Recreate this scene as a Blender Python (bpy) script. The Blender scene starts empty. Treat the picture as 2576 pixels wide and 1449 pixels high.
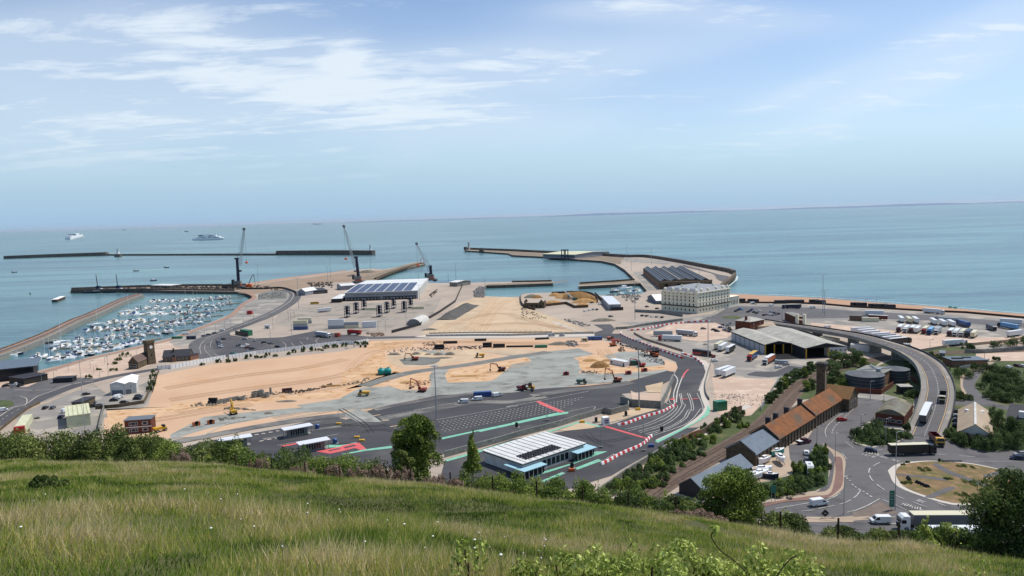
import bpy, math, random
import numpy as np
from mathutils import Vector, Matrix
R = math.radians
random.seed(7)
sc = bpy.context.scene
# ------------------------------------------------------------------ camera
H = 90.0                      # eye height above the quay level (z = 0)
F = 1860.0                    # focal length in units where the picture is 2576 wide
PITCH, ROLL = R(5.545), R(1.734)
fwd = Vector((0, math.cos(PITCH), -math.sin(PITCH)))
u0 = Vector((0, math.sin(PITCH), math.cos(PITCH)))
xr = Vector((1, 0, 0))
right = xr*math.cos(ROLL) - u0*math.sin(ROLL)
up = xr*math.sin(ROLL) + u0*math.cos(ROLL)
CAM = Vector((0, 0, H))
cd = bpy.data.cameras.new('camera'); cam = bpy.data.objects.new('camera', cd)
sc.collection.objects.link(cam)
cd.sensor_width = 36; cd.lens = 36*F/2576; cd.clip_start = 0.3; cd.clip_end = 600000
m3 = Matrix((right, up, -fwd)).transposed()
cam.matrix_world = Matrix.Translation(CAM) @ m3.to_4x4()
sc.camera = cam
# ------------------------------------------------------------------ light
SUN_DIR = Vector((0.90, 0.42, 1.72)).normalized()        # towards the sun
sun_el = math.asin(SUN_DIR.z); sun_az = math.atan2(SUN_DIR.x, SUN_DIR.y)
w = bpy.data.worlds.new('World'); sc.world = w; w.use_nodes = True
SKY_STRENGTH, SUN_STRENGTH, EXPOSURE = 0.115, 3.9, 0.22
sd = bpy.data.lights.new('sun', 'SUN'); sd.energy = SUN_STRENGTH; sd.angle = R(0.53); sd.color = (1, 0.955, 0.88)
so = bpy.data.objects.new('sun', sd); sc.collection.objects.link(so)
so.rotation_euler = SUN_DIR.to_track_quat('Z', 'Y').to_euler()
sc.view_settings.view_transform = 'Standard'; sc.view_settings.look = 'None'
sc.view_settings.gamma = 1; sc.view_settings.exposure = EXPOSURE
def build_world():
    nt = w.node_tree; N = nt.nodes; L_ = nt.links; N.clear()
    def n(t, **k):
        o = N.new(t)
        for a, b in k.items(): setattr(o, a, b)
        return o
    out = n('ShaderNodeOutputWorld'); bg = n('ShaderNodeBackground'); bg.inputs[1].default_value = SKY_STRENGTH
    sky = n('ShaderNodeTexSky', sky_type='NISHITA'); sky.sun_disc = False
    sky.sun_elevation = sun_el; sky.sun_rotation = sun_az; sky.altitude = 90
    sky.air_density = 1.0; sky.dust_density = 0.6; sky.ozone_density = 2.2
    geo = n('ShaderNodeNewGeometry')
    sep = n('ShaderNodeSeparateXYZ'); 
    neg = n('ShaderNodeVectorMath', operation='SCALE'); neg.inputs[3].default_value = -1
    L_.new(geo.outputs['Incoming'], neg.inputs[0]); L_.new(neg.outputs[0], sep.inputs[0])
    def math_(op, a, b=None, clamp=False):
        o = n('ShaderNodeMath', operation=op); o.use_clamp = clamp
        for i, v in enumerate((a, b)):
            if v is None: continue
            if isinstance(v, (int, float)): o.inputs[i].default_value = v
            else: L_.new(v, o.inputs[i])
        return o.outputs[0]
    z = math_('MAXIMUM', sep.outputs[2], 0.0)
    zz = math_('ADD', z, 0.10)
    # clouds lie on a flat layer high above: direction / height
    cx = math_('DIVIDE', sep.outputs[0], zz); cy = math_('DIVIDE', sep.outputs[1], zz)
    comb = n('ShaderNodeCombineXYZ'); L_.new(cx, comb.inputs[0]); L_.new(cy, comb.inputs[1])
    def noise(scale, det, rough, off, stretch=(1, 1, 1), rot=0, dist=0.0):
        mp = n('ShaderNodeMapping'); mp.inputs['Location'].default_value = off; mp.inputs['Scale'].default_value = stretch
        mp.inputs['Rotation'].default_value = (0, 0, rot)
        L_.new(comb.outputs[0], mp.inputs[0])
        t = n('ShaderNodeTexNoise'); t.inputs['Scale'].default_value = scale; t.inputs['Detail'].default_value = det
        t.inputs['Roughness'].default_value = rough; t.inputs['Distortion'].default_value = dist
        L_.new(mp.outputs[0], t.inputs['Vector']); return t.outputs['Fac']
    def ramp(v, a, b):
        o = n('ShaderNodeMapRange', interpolation_type='SMOOTHSTEP'); L_.new(v, o.inputs[0])
        o.inputs[1].default_value = a; o.inputs[2].default_value = b; return o.outputs[0]
    fib = noise(1.3, 10, 0.64, (1.3, 2.2, 0), (0.5, 1.5, 1), -0.35, 1.1)
    fine = noise(5.0, 8, 0.62, (9.3, 1.2, 0), (0.6, 1.1, 1), 0.2, 0.4)
    big = noise(0.5, 3, 0.5, (3.1, 7.7, 0), (1, 0.8, 1), 0.4, 0.4)
    # cloud banks, each at its own bearing and elevation: slope x/y, z/y, half widths, tilt, thickness
    yy = math_('MAXIMUM', sep.outputs[1], 0.05); az = math_('DIVIDE', sep.outputs[0], yy); el = math_('DIVIDE', sep.outputs[2], yy); tot = None
    for px, py, sx, sy, ti, wt in CLOUDS:
        d = fwd*F + right*(px-1288) + up*(724.5-py); a0, e0 = d.x/d.y, d.z/d.y; sx /= F; sy /= F
        da = math_('SUBTRACT', az, a0); de = math_('SUBTRACT', math_('SUBTRACT', el, e0), math_('MULTIPLY', da, ti))
        q = math_('ADD', math_('POWER', math_('ABSOLUTE', math_('DIVIDE', da, sx)), 2.0), math_('POWER', math_('ABSOLUTE', math_('DIVIDE', de, sy)), 2.0))
        g = math_('MULTIPLY', math_('DIVIDE', 1.0, math_('ADD', math_('POWER', q, 1.6), 1.0)), wt)
        tot = g if tot is None else math_('ADD', tot, g)
    fld = math_('ADD', tot, math_('ADD', math_('MULTIPLY', math_('SUBTRACT', fib, 0.5), 3.2), math_('MULTIPLY', math_('SUBTRACT', fine, 0.5), 2.4)))
    dens = math_('MULTIPLY', ramp(fld, 0.25, 1.75), 0.88)
    veil = math_('MULTIPLY', ramp(math_('ADD', math_('MULTIPLY', tot, 0.6), big), 0.35, 1.1), 0.42)
    dens = math_('MAXIMUM', dens, veil); dens = math_('MULTIPLY', dens, ramp(z, 0.02, 0.14))
    tint = n('ShaderNodeMix', data_type='RGBA', blend_type='MULTIPLY'); tint.inputs[0].default_value = 1.0
    L_.new(sky.outputs[0], tint.inputs[6]); tint.inputs[7].default_value = TINT
    # paler, milkier blue low over the sea
    low = n('ShaderNodeMix', data_type='RGBA'); L_.new(math_('MULTIPLY', ramp(z, 0.13, 0.0), 0.8), low.inputs[0])
    L_.new(tint.outputs[2], low.inputs[6]); low.inputs[7].default_value = LOWSKY
    mx = n('ShaderNodeMix', data_type='RGBA'); L_.new(dens, mx.inputs[0])
    L_.new(low.outputs[2], mx.inputs[6]); mx.inputs[7].default_value = CLOUD
    L_.new(mx.outputs[2], bg.inputs[0]); L_.new(bg.outputs[0], out.inputs[0])
TINT = (0.92, 0.96, 1.03, 1); LOWSKY = (2.35, 4.15, 6.2, 1); CLOUD = (6.2, 6.9, 7.5, 1)
CLOUDS = [(150, 120, 400, 120, 0, .9), (380, 290, 460, 80, .12, .75), (150, 400, 340, 60, 0, .6), (640, 180, 300, 80, -.35, .6), (700, 420, 300, 50, .2, .4), (862, 152, 55, 42, 0, 1.1), (1200, 170, 330, 62, .05, .95), (1120, 285, 260, 45, -.12, .7), (1000, 400, 120, 50, .5, .4), (1560, 22, 170, 26, .0, .8), (1830, 40, 260, 36, -.08, .55), (2020, 225, 120, 22, .35, .5), (2330, 190, 330, 50, .38, .8), (2450, 70, 220, 50, .35, .6), (1700, 120, 300, 40, .1, .4), (1750, 300, 500, 120, 0, .18), (2150, 330, 300, 30, .05, .4)]
build_world()
# ------------------------------------------------------------------ measuring helpers
ORG = {'D': (0, 0)}
for r_, y0 in zip('ABCE', (563.5, 791.6, 1019.7, 1207.5)):
    for c_ in range(6): ORG[r_+str(c_)] = (c_*429.33, y0)
def L(s):
    """'D 1,2 3,4 A1 10,20' -> list of picture points (a tile name changes the origin)"""
    o = 'D'; out = []
    for t in s.split():
        if ',' in t:
            a, b = t.split(',')
            a = float(a); b = float(b)
            out.append((a, b) if o == 'D' else (ORG[o][0]+a/6, ORG[o][1]+b/6))
        else: o = t
    return out
def G(p, z=0.0):
    """the point at height z that a surveyor at the camera sees in the direction of picture point p"""
    d = fwd*F + right*(p[0]-1288) + up*(724.5-p[1])
    t = (z-H)/d.z
    return CAM + d*t
def at_depth(p, depth):
    d = fwd*F + right*(p[0]-1288) + up*(724.5-p[1])
    return CAM + d*(depth/F)
def proj(P):
    v = Vector(P)-CAM; k = F/v.dot(fwd)
    return (1288+v.dot(right)*k, 724.5-v.dot(up)*k)
def hgt(base, ytop, z=0.0):
    """height of an upright whose foot is at picture point base and whose top is at picture row ytop"""
    P = G(base, z); lo, hi = 0, 300
    for _ in range(40):
        m = (lo+hi)/2
        if proj((P.x, P.y, z+m))[1] > ytop: lo = m
        else: hi = m
    return lo
def mpp(p, z=0.0):
    """metres per picture unit at ground point p"""
    return (G(p, z)-CAM).dot(fwd)/F
# ------------------------------------------------------------------ materials
MATS = {}
def rgb(c):
    if isinstance(c, str):
        v = [int(c[i:i+2], 16)/255 for i in (0, 2, 4)]
        return tuple(x/12.92 if x <= .04045 else ((x+.055)/1.055)**2.4 for x in v)+(1,)
    return tuple(c)+(1,) if len(c) == 3 else tuple(c)
def mat(name, col, rough=0.7, col2=None, scale=1.0, amt=1.0, metal=0.0, bump=0.0, bscale=None, coord='Position',
        det=5, stretch=None, spec=0.3, rot=0.0, lo=0.35, hi=0.65, trans=0.0, col3=None, s3=0.1, lo3=.5, hi3=.62, dist=0.0):
    if name in MATS: return MATS[name]
    m = bpy.data.materials.new(name); MATS[name] = m; m.use_nodes = True
    nt = m.node_tree; N = nt.nodes; K = nt.links; b = N['Principled BSDF']
    b.inputs['Roughness'].default_value = rough; b.inputs['Metallic'].default_value = metal
    b.inputs['Specular IOR Level'].default_value = spec
    c = rgb(col); b.inputs['Base Color'].default_value = c
    if col2 is not None or bump:
        if coord == 'Position': src = N.new('ShaderNodeNewGeometry').outputs['Position']
        else: src = N.new('ShaderNodeTexCoord').outputs['Object']
        mp = N.new('ShaderNodeMapping'); K.new(src, mp.inputs[0])
        if stretch: mp.inputs['Scale'].default_value = stretch
        mp.inputs['Rotation'].default_value = (0, 0, rot)
    if col2 is not None:
        t = N.new('ShaderNodeTexNoise'); t.inputs['Scale'].default_value = scale; t.inputs['Detail'].default_value = det
        t.inputs['Roughness'].default_value = 0.62; t.inputs['Distortion'].default_value = dist
        K.new(mp.outputs[0], t.inputs['Vector'])
        rg = N.new('ShaderNodeMapRange'); rg.inputs[1].default_value = lo; rg.inputs[2].default_value = hi; rg.inputs[4].default_value = amt
        K.new(t.outputs['Fac'], rg.inputs[0])
        mx = N.new('ShaderNodeMix'); mx.data_type = 'RGBA'; K.new(rg.outputs[0], mx.inputs[0])
        mx.inputs[6].default_value = c; mx.inputs[7].default_value = rgb(col2)
        o = mx.outputs[2]
        if col3 is not None:
            t3 = N.new('ShaderNodeTexNoise'); t3.inputs['Scale'].default_value = s3; t3.inputs['Detail'].default_value = 6
            K.new(src, t3.inputs['Vector'])
            r3 = N.new('ShaderNodeMapRange'); r3.inputs[1].default_value = lo3; r3.inputs[2].default_value = hi3
            K.new(t3.outputs['Fac'], r3.inputs[0])
            m3_ = N.new('ShaderNodeMix'); m3_.data_type = 'RGBA'; K.new(r3.outputs[0], m3_.inputs[0])
            K.new(o, m3_.inputs[6]); m3_.inputs[7].default_value = rgb(col3); o = m3_.outputs[2]
        K.new(o, b.inputs['Base Color'])
    if bump:
        t2 = N.new('ShaderNodeTexNoise'); t2.inputs['Scale'].default_value = bscale or scale*3; t2.inputs['Detail'].default_value = 6
        K.new(mp.outputs[0], t2.inputs['Vector'])
        bp = N.new('ShaderNodeBump'); bp.inputs['Strength'].default_value = 0.8; bp.inputs['Distance'].default_value = bump
        K.new(t2.outputs['Fac'], bp.inputs['Height']); K.new(bp.outputs[0], b.inputs['Normal'])
    return m
# ------------------------------------------------------------------ mesh building
class MB:
    def __init__(s): s.v = []; s.f = []; s.m = []; s.mats = []
    def mi(s, m):
        if m not in s.mats: s.mats.append(m)
        return s.mats.index(m)
    def add(s, vs, fs, m):
        o = len(s.v); s.v += [tuple(v) for v in vs]; k = s.mi(m)
        for f in fs: s.f.append([i+o for i in f]); s.m.append(k)
        return s
    def box(s, x0, x1, y0, y1, z0, z1, m, taper=0.0):
        t = taper
        vs = [(x0, y0, z0), (x1, y0, z0), (x1, y1, z0), (x0, y1, z0), (x0+t, y0+t, z1), (x1-t, y0+t, z1), (x1-t, y1-t, z1), (x0+t, y1-t, z1)]
        return s.add(vs, [(0, 3, 2, 1), (4, 5, 6, 7), (0, 1, 5, 4), (1, 2, 6, 5), (2, 3, 7, 6), (3, 0, 4, 7)], m)
    def prism(s, base, z0, z1, m, mtop=None, inset=0.0):
        """upright prism over a ground polygon (list of xy)"""
        n = len(base); ar = sum(base[i][0]*base[(i+1) % n][1]-base[(i+1) % n][0]*base[i][1] for i in range(n))
        if ar < 0: base = base[::-1]
        vs = [(p[0], p[1], z0) for p in base]+[(p[0], p[1], z1) for p in base]
        s.add(vs, [(i, (i+1) % n, n+(i+1) % n, n+i) for i in range(n)], m)
        s.add([(p[0], p[1], z1) for p in base], [tuple(range(n))], mtop or m); return s
    def side(s, prof, y0, y1, m, x=0.0):
        """profile in xz extruded along y"""
        n = len(prof); vs = [(p[0]+x, y0, p[1]) for p in prof]+[(p[0]+x, y1, p[1]) for p in prof]
        ar = sum(prof[i][0]*prof[(i+1) % n][1]-prof[(i+1) % n][0]*prof[i][1] for i in range(n))
        f = [(i, (i+1) % n, n+(i+1) % n, n+i) for i in range(n)]+[tuple(range(n))[::-1], tuple(range(n, 2*n))]
        if ar < 0: f = [g[::-1] for g in f]
        f = [g[::-1] for g in f] if y1 < y0 else f
        return s.add(vs, [g for g in f], m)
    def loft(s, rings, m, cap=True):
        n = len(rings[0]); vs = [p for r_ in rings for p in r_]; f = []
        for k in range(len(rings)-1):
            for i in range(n): f.append((k*n+i, k*n+(i+1) % n, (k+1)*n+(i+1) % n, (k+1)*n+i))
        if cap: f += [tuple(range(n))[::-1], tuple(range((len(rings)-1)*n, len(rings)*n))]
        return s.add(vs, f, m)
    def tube(s, a, b, r0, m, r1=None, n=6):
        a = Vector(a); b = Vector(b); d = (b-a)
        if d.length < 1e-6: return s
        q = d.to_track_quat('Z', 'Y'); r1 = r0 if r1 is None else r1
        rings = [[p+q @ Vector((math.cos(2*math.pi*i/n)*r, math.sin(2*math.pi*i/n)*r, 0)) for i in range(n)] for p, r in ((a, r0), (b, r1))]
        return s.loft(rings, m)
    def lathe(s, prof, c, m, n=12):
        rings = [[(c[0]+math.cos(2*math.pi*i/n)*r, c[1]+math.sin(2*math.pi*i/n)*r, c[2]+z) for i in range(n)] for r, z in prof]
        return s.loft(rings, m)
    def quad(s, a, b, c, d, m): return s.add([a, b, c, d], [(0, 1, 2, 3)], m)
    def build(s, name, parent=None, loc=None, rz=0.0, smooth=False):
        me = bpy.data.meshes.new(name); me.from_pydata(s.v, [], s.f)
        for m in s.mats: me.materials.append(m)
        me.polygons.foreach_set('material_index', s.m)
        if smooth: me.polygons.foreach_set('use_smooth', [True]*len(me.polygons))
        me.update()
        return link(name, me, parent, loc, rz)
def link(name, me, parent=None, loc=None, rz=0.0):
    o = bpy.data.objects.new(name, me); sc.collection.objects.link(o)
    if parent: o.parent = parent
    if loc is not None: o.location = loc
    o.rotation_euler[2] = rz
    return o
def tag(o, label=None, cat=None, group=None, kind=None):
    if label: o['label'] = label
    if cat: o['category'] = cat
    if group: o['group'] = group
    if kind: o['kind'] = kind
    return o
def empty(name, loc, rz=0.0, label=None, cat=None, group=None):
    o = bpy.data.objects.new(name, None); sc.collection.objects.link(o); o.location = loc; o.rotation_euler[2] = rz
    o.empty_display_size = 0.5
    return tag(o, label, cat, group)
KIDS = {}
def copy_tree(src, loc, rz, label, group=None, scale=1.0):
    r_ = src.copy(); sc.collection.objects.link(r_); r_.location = loc; r_.rotation_euler = (0, 0, rz); r_.scale = (scale,)*3
    tag(r_, label, None, group)
    def rec(s, d):
        if s.name not in KIDS: KIDS[s.name] = [c for c in s.children]
        for c in KIDS[s.name]:
            k = c.copy(); sc.collection.objects.link(k); k.parent = d; rec(c, k)
    rec(src, r_); return r_
# ------------------------------------------------------------------ ground materials (real base colours)
M = {}
M['sea'] = None
M['yard'] = mat('pale_concrete', '988B7E', 0.9, 'AA9B8B', 0.012, 1, bump=0.02, bscale=0.6, col3='93887C', s3=0.05, lo3=.55, hi3=.72)
M['sand'] = mat('dug_sand', 'B89678', 0.95, 'C1A285', 0.02, 1, bump=0.12, bscale=0.25, col3='BC9068', s3=0.03, lo3=.58, hi3=.8)
M['sand2'] = mat('churned_sand', 'B8906A', 0.95, 'C9AC8A', 0.09, 1, bump=0.6, bscale=0.22, col3='A87A4C', s3=0.2, lo3=.56, hi3=.64, stretch=(0.5, 1.6, 1), rot=.3, dist=1.5)
M['cream'] = mat('pale_crushed_chalk', 'BFA98C', 0.95, 'AB957A', 0.06, 1, bump=0.25, bscale=0.4)
M['gravel'] = mat('grey_gravel', '85867F', 0.95, '979890', 0.05, 1, bump=0.12, bscale=0.8, col3='75766F', s3=0.11, lo3=.5, hi3=.66, stretch=(.5, 1.4, 1), rot=.15)
M['gravel_dark'] = mat('dark_gravel', '62625D', 0.95, '7B7B74', 0.08, 1, bump=0.2, bscale=0.6, dist=1)
M['asph'] = mat('new_asphalt', '39383A', 0.8, '464547', 0.05, 1, col3='5A5853', s3=0.035, lo3=.54, hi3=.76, stretch=(.35, 1.5, 1), rot=.15)
M['road'] = mat('road_asphalt', '565454', 0.85, '636060', 0.06, 1, col3='4A4848', s3=0.12, lo3=.5, hi3=.7)
M['road2'] = mat('dark_road_asphalt', '444345', 0.85, '4F4D4E', 0.06, 1, col3='5A5755', s3=0.04, lo3=.52, hi3=.7)
M['lorry'] = mat('old_yard_surface', '8B867E', 0.9, '77736E', 0.03, 1, col3='A39A8D', s3=0.06, lo3=.5, hi3=.62)
M['pinkc'] = mat('pinkish_concrete', 'BCA591', 0.9, 'AE9683', 0.05, 1, col3='C9B6A2', s3=0.12, lo3=.55, hi3=.7)
M['pave'] = mat('beige_pavement', 'A99682', 0.9, '9A8874', 0.1, 1)
M['redpath'] = mat('red_brown_path', '9C7C6A', 0.9, '8C7060', 0.12, 1)
M['redpave'] = mat('dull_red_pavement', '7E6258', 0.9, '715850', 0.12, 1)
M['beach'] = mat('shingle_beach', 'AC8A70', 0.95, '9E7C62', 0.05, 1, bump=0.2, bscale=0.5, stretch=(.4, 1.5, 1))
M['verge'] = mat('rough_verge', '3A4626', 0.95, '525A34', 0.15, 1, bump=0.3, bscale=0.5, col3='6B6544', s3=0.07, lo3=.58, hi3=.7)
M['bed'] = mat('shrub_bed_cover', '26331A', 0.95, '3A4A26', 0.3, 1, bump=0.5, bscale=0.6)
M['quay'] = mat('weathered_quay_top', '8A7A66', 0.9, '6E6252', 0.05, 1)
M['dry'] = mat('dry_island_soil', '7C6248', 0.95, '59592F', 0.12, 1, bump=0.15, bscale=0.6, col3='8A7050', s3=0.35, lo3=.5, hi3=.66)
M['wall'] = mat('harbour_wall', '4E4842', 0.9, '6B6359', 0.15, 1, bump=0.1)
M['white'] = mat('white_paint', 'E6E5E1', 0.6)
M['line'] = mat('road_paint_white', 'C8C4BB', 0.7, '96928B', 0.6, 1)
M['liney'] = mat('road_paint_ochre', 'C9A36A', 0.7)
M['green'] = mat('mint_green_surfacing', '5FA98C', 0.85, '86B8A0', 0.5, 1, col3='7C9A8C', s3=.4, lo3=.5, hi3=.7)
M['red'] = mat('red_surfacing', 'C04A4E', 0.85, 'D06868', 0.5, 1, col3='A0605E', s3=.5, lo3=.52, hi3=.7)
M['redw'] = mat('barrier_red', 'C4383A', 0.6)
M['kerb'] = mat('kerb_stone', 'B9B0A4', 0.9)
M['ballast'] = mat('rail_ballast', '6B5A4C', 0.95, '584A3F', 0.3, 1, bump=0.2, bscale=1.5)
M['rail'] = mat('rusty_rail', '3A2A22', 0.5)
def spline(P, n=6):
    if len(P) < 3: return [tuple(p) for p in P]
    out = []
    for i in range(len(P)-1):
        p0 = P[max(i-1, 0)]; p1 = P[i]; p2 = P[i+1]; p3 = P[min(i+2, len(P)-1)]
        for k in range(n):
            t = k/n
            out.append(tuple(0.5*((2*p1[j])+(-p0[j]+p2[j])*t+(2*p0[j]-5*p1[j]+4*p2[j]-p3[j])*t*t+(-p0[j]+3*p1[j]-3*p2[j]+p3[j])*t**3) for j in range(2)))
    out.append(tuple(P[-1])); return out
def W2(s, z=0.0, n=0):
    P = L(s) if isinstance(s, str) else s
    if n: P = spline(P, n)
    return [tuple(G(p, z)[:2]) for p in P]
def zone(name, s, m, lvl, n=0, h=0.0, mside=None):
    P = W2(s, 0, n)
    b = MB()
    if h: b.prism(P, 0.0, h, mside or m, m)
    else: b.add([(x, y, 0.02*lvl) for x, y in P], [tuple(range(len(P)))], m)
    o = b.build(name); tag(o, kind='structure')
    if h == 0 and o.data.polygons[0].normal.z < 0: o.data.flip_normals()
    return o
def offset(P, d):
    """polyline of (x, y) moved d to its left"""
    out = []
    for i in range(len(P)):
        a = Vector(P[max(i-1, 0)]); b = Vector(P[min(i+1, len(P)-1)]); t = (b-a).normalized()
        out.append((P[i][0]-t.y*d, P[i][1]+t.x*d))
    return out
def resample(P, step):
    out = [P[0]]; acc = 0.0
    for i in range(len(P)-1):
        a = Vector(P[i][:2]); b = Vector(P[i+1][:2]); l = (b-a).length
        if l == 0: continue
        t = step-acc
        while t <= l: out.append(tuple(a+(b-a)*(t/l))); t += step
        acc = (acc+l) % step
    return out
def ribbon(b, P, wd, z, m, dash=None, off=0.0):
    if off: P = offset(P, off)
    A = offset(P, wd/2); B = offset(P, -wd/2)
    if dash is None:
        vs = [(x, y, z) for x, y in A]+[(x, y, z) for x, y in B]; n = len(P)
        b.add(vs, [(i, n+i, n+i+1, i+1) for i in range(n-1)], m); return b
    on, gap = dash; Q = resample(P, 1.0 if on >= 1 else on/2); k = 0; st = 1.0 if on >= 1 else on/2
    i = 0; a_ = int(round(on/st)); g_ = int(round(gap/st))
    while i+a_ < len(Q):
        seg = Q[i:i+a_+1]; ribbon(b, seg, wd, z, m); i += a_+g_
    return b
def road(name, s, wd, m, lvl, n=6):
    b = MB(); ribbon(b, W2(s, 0, n), wd, 0.02*lvl, m); return tag(b.build(name), kind='structure')
# ------------------------------------------------------------------ sea
def sea_material():
    m = bpy.data.materials.new('sea_water'); m.use_nodes = True; nt = m.node_tree; N = nt.nodes; K = nt.links; b = N['Principled BSDF']
    geo = N.new('ShaderNodeNewGeometry')
    def noise(s, det, st, rot=0.0, dist=0.0):
        mp = N.new('ShaderNodeMapping'); mp.inputs['Scale'].default_value = st; mp.inputs['Rotation'].default_value = (0, 0, rot); K.new(geo.outputs['Position'], mp.inputs[0])
        t = N.new('ShaderNodeTexNoise'); t.inputs['Scale'].default_value = s; t.inputs['Detail'].default_value = det; t.inputs['Distortion'].default_value = dist
        K.new(mp.outputs[0], t.inputs['Vector']); return t.outputs['Fac']
    def mixc(f, a, c, lo, hi):
        r_ = N.new('ShaderNodeMapRange'); r_.interpolation_type = 'SMOOTHSTEP'; r_.inputs[1].default_value = lo; r_.inputs[2].default_value = hi; K.new(f, r_.inputs[0])
        x = N.new('ShaderNodeMix'); x.data_type = 'RGBA'; K.new(r_.outputs[0], x.inputs[0])
        for i, v in ((6, a), (7, c)):
            if isinstance(v, tuple): x.inputs[i].default_value = v
            else: K.new(v, x.inputs[i])
        return x.outputs[2]
    c = mixc(noise(0.0011, 4, (1, 2.2, 1), .2, .6), rgb(SEA_A), rgb(SEA_B), 0.40, 0.60)
    c = mixc(noise(0.0035, 6, (.22, 2.6, 1), .12, .8), c, rgb(SEA_C), 0.46, 0.66)
    c = mixc(noise(0.05, 6, (.35, 2.0, 1), .1, .4), c, rgb(SEA_D), 0.52, 0.72)
    K.new(c, b.inputs['Base Color']); b.inputs['Roughness'].default_value = 0.25; b.inputs['Specular IOR Level'].default_value = 0.22
    bp = N.new('ShaderNodeBump'); bp.inputs['Strength'].default_value = 1.0; bp.inputs['Distance'].default_value = 0.9
    K.new(noise(0.16, 8, (.45, 1.6, 1), .15, .3), bp.inputs['Height']); K.new(bp.outputs[0], b.inputs['Normal'])
    return m
SEA_A, SEA_B, SEA_C, SEA_D = '486A6E', '5C8181', '405E68', '618585'
def sea():
    b = MB(); X = 400000
    b.quad((-X, -400, -4), (X, -400, -4), (X, X, -4), (-X, X, -4), sea_material()); tag(b.build('sea_water'), kind='structure')
sea()
# ------------------------------------------------------------------ land, quays and piers
COAST = '''D -260,992 0,950 88,938 103,930 160,917 217,900 283,885 355,868 429,850 476,832 533,810 579,791 611,762 635,748 633,742 620,736 596,733
 579,733 430,731 322,729 177,731 177,729 322,723 430,720 560,720 626,716 713,704 779,694 836,688 859,683 892,678 939,676 965,678 1002,671 1025,664 1055,658
 1069,661 1069,664 1009,677 975,689 942,700 946,707 1097,712 1129,712 1220,710 1391,707 1391,712 1288,716 1222,718 1205,730 1200,747 1288,747 1308,746
 1310,743 1321,738 1378,736 1438,733 1470,735 1496,740 1513,743 1541,744 1613,739 1628,732 1611,712 1456,720 1456,713 1596,704 1591,697 1571,678 1546,663
 1513,656 1438,651 1371,645.5 1288,641.5 1279,637 1169,629.5 1169,626 1288,631 1355,634.5 1463,638 1571,645 1630,645 1717,660 1767,670 1834,682 1850,688
 1850,694 1814,724 1816,743 1834,750 1907,760 2001,760 2067,762 2147,770 2330,780 2576,798 2800,815 3300,850'''
def land():
    P = W2(COAST); P += [(P[-1][0], -500), (P[0][0]-200, -500), (P[0][0]-200, P[0][1])]
    b = MB(); b.prism(P, -9.0, 0.0, M['wall'], M['yard']); tag(b.build('quay_ground'), kind='structure')
land()
def beach():
    inn = W2('D 1812,736 1816,745 1834,751 1907,761 2001,761 2067,763 2147,771 2330,781 2576,799 2800,816 3300,850')
    mid = W2('D 1811,733 1822,741 1850,744 1907,751 2001,754 2067,757 2147,765 2330,775 2576,793 2800,810 3300,844', -1.2)
    out = W2('D 1806,731 1812,737 1867,738.5 1907,740 1967,742 2060,747 2147,753.5 2330,767 2576,788 2800,805 3300,838', -4.6)
    b = MB(); n = len(inn)
    vs = [(x, y, .02) for x, y in inn]+[(x, y, -1.0) for x, y in mid]+[(x, y, -4.9) for x, y in out]
    f = [(i, i+1, n+i+1, n+i) for i in range(n-1)]+[(n+i, n+i+1, 2*n+i+1, 2*n+i) for i in range(n-1)]
    b.add(vs, f, M['beach']); o = b.build('beach'); tag(o, kind='structure')
    # the small sand spit on the harbour side
    inn = W2('D 600,719 626,716 713,704 779,694 836,688 870,681'); out = W2('D 598,718 626,711 713,698 779,690 836,684 870,678', -4.6)
    n = len(inn); b = MB(); b.add([(x, y, .02) for x, y in inn]+[(x, y, -4.9) for x, y in out], [(i, i+1, n+i+1, n+i) for i in range(n-1)], M['beach']); tag(b.build('harbour_beach'), kind='structure')
beach()
# ------------------------------------------------------------------ surfaces
zone('pier_promenade_surface', 'D 600,732 626,718 713,706 836,690 900,681 960,680 1000,676 945,705 830,712 745,728 640,740', mat('pier_ground', '96826F', .95, '84725F', .02, 1), 1)
zone('marina_yard', 'D 641,752 700,742 735,740 728,760 690,783 640,806 588,826 523,848 495,866 440,872 425,858 480,836 537,814 582,795 614,768', M['lorry'], 1)
zone('promenade_plaza', 'D -260,1000 0,955 95,945 222,907 290,892 425,858 440,872 480,885 330,935 180,962 90,985 -200,1010', M['pinkc'], 1)
zone('fish_quay_surface', 'D 178,730.5 322,728 430,728 596,731 625,724 626,718 560,721 430,721.5 322,724 178,729.3', M['quay'], 3)
zone('inner_mole_surface', 'D 1456,718 1456,714 1596,706 1611,711', M['quay'], 3)
zone('dock_mole_surface', 'D 1225,715 1391,709 1429,705 1429,706.5 1391,711.5 1288,715.5 1225,717.5', M['quay'], 3)
zone('curved_pier_surface', 'D 944,704 975,690 1009,678 1040,668 1068,663 1068,661.5 1055,659 1025,665 985,676 950,688 900,700', M['quay'], 3)
zone('long_pier_surface', 'D 1172,628.5 1288,633 1355,637 1463,641 1571,648 1560,665 1513,655 1438,650 1371,645 1288,641 1280,636.5 1172,629', M['quay'], 3)
zone('rubble_plot', 'A1 1320,1060 1500,1005 1700,995 1760,1040 1750,1130 1310,1150', M['gravel_dark'], 2)
zone('crossing_road', 'D -260,1060 0,975 70,973 115,952 200,950 240,952 170,975 60,1030 -120,1090', M['road'], 2)
zone('island_verge', 'B0 0,1290 170,1300 230,1360 60,1420 0,1440', M['verge'], 3)
zone('ferry_car_park', 'B1 400,400 880,240 900,310 1260,360 1700,340 2200,240 2576,300 B2 420,330 D 1045,846 1130,848 930,853 859,863 763,875 579,898 529,902 493,885', M['road2'], 2)
zone('service_yard', 'D 130,1000 235,965 280,1000 395,950 385,985 362,1025 262,1050 250,1092 60,1092 40,1050', M['lorry'], 2)
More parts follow.
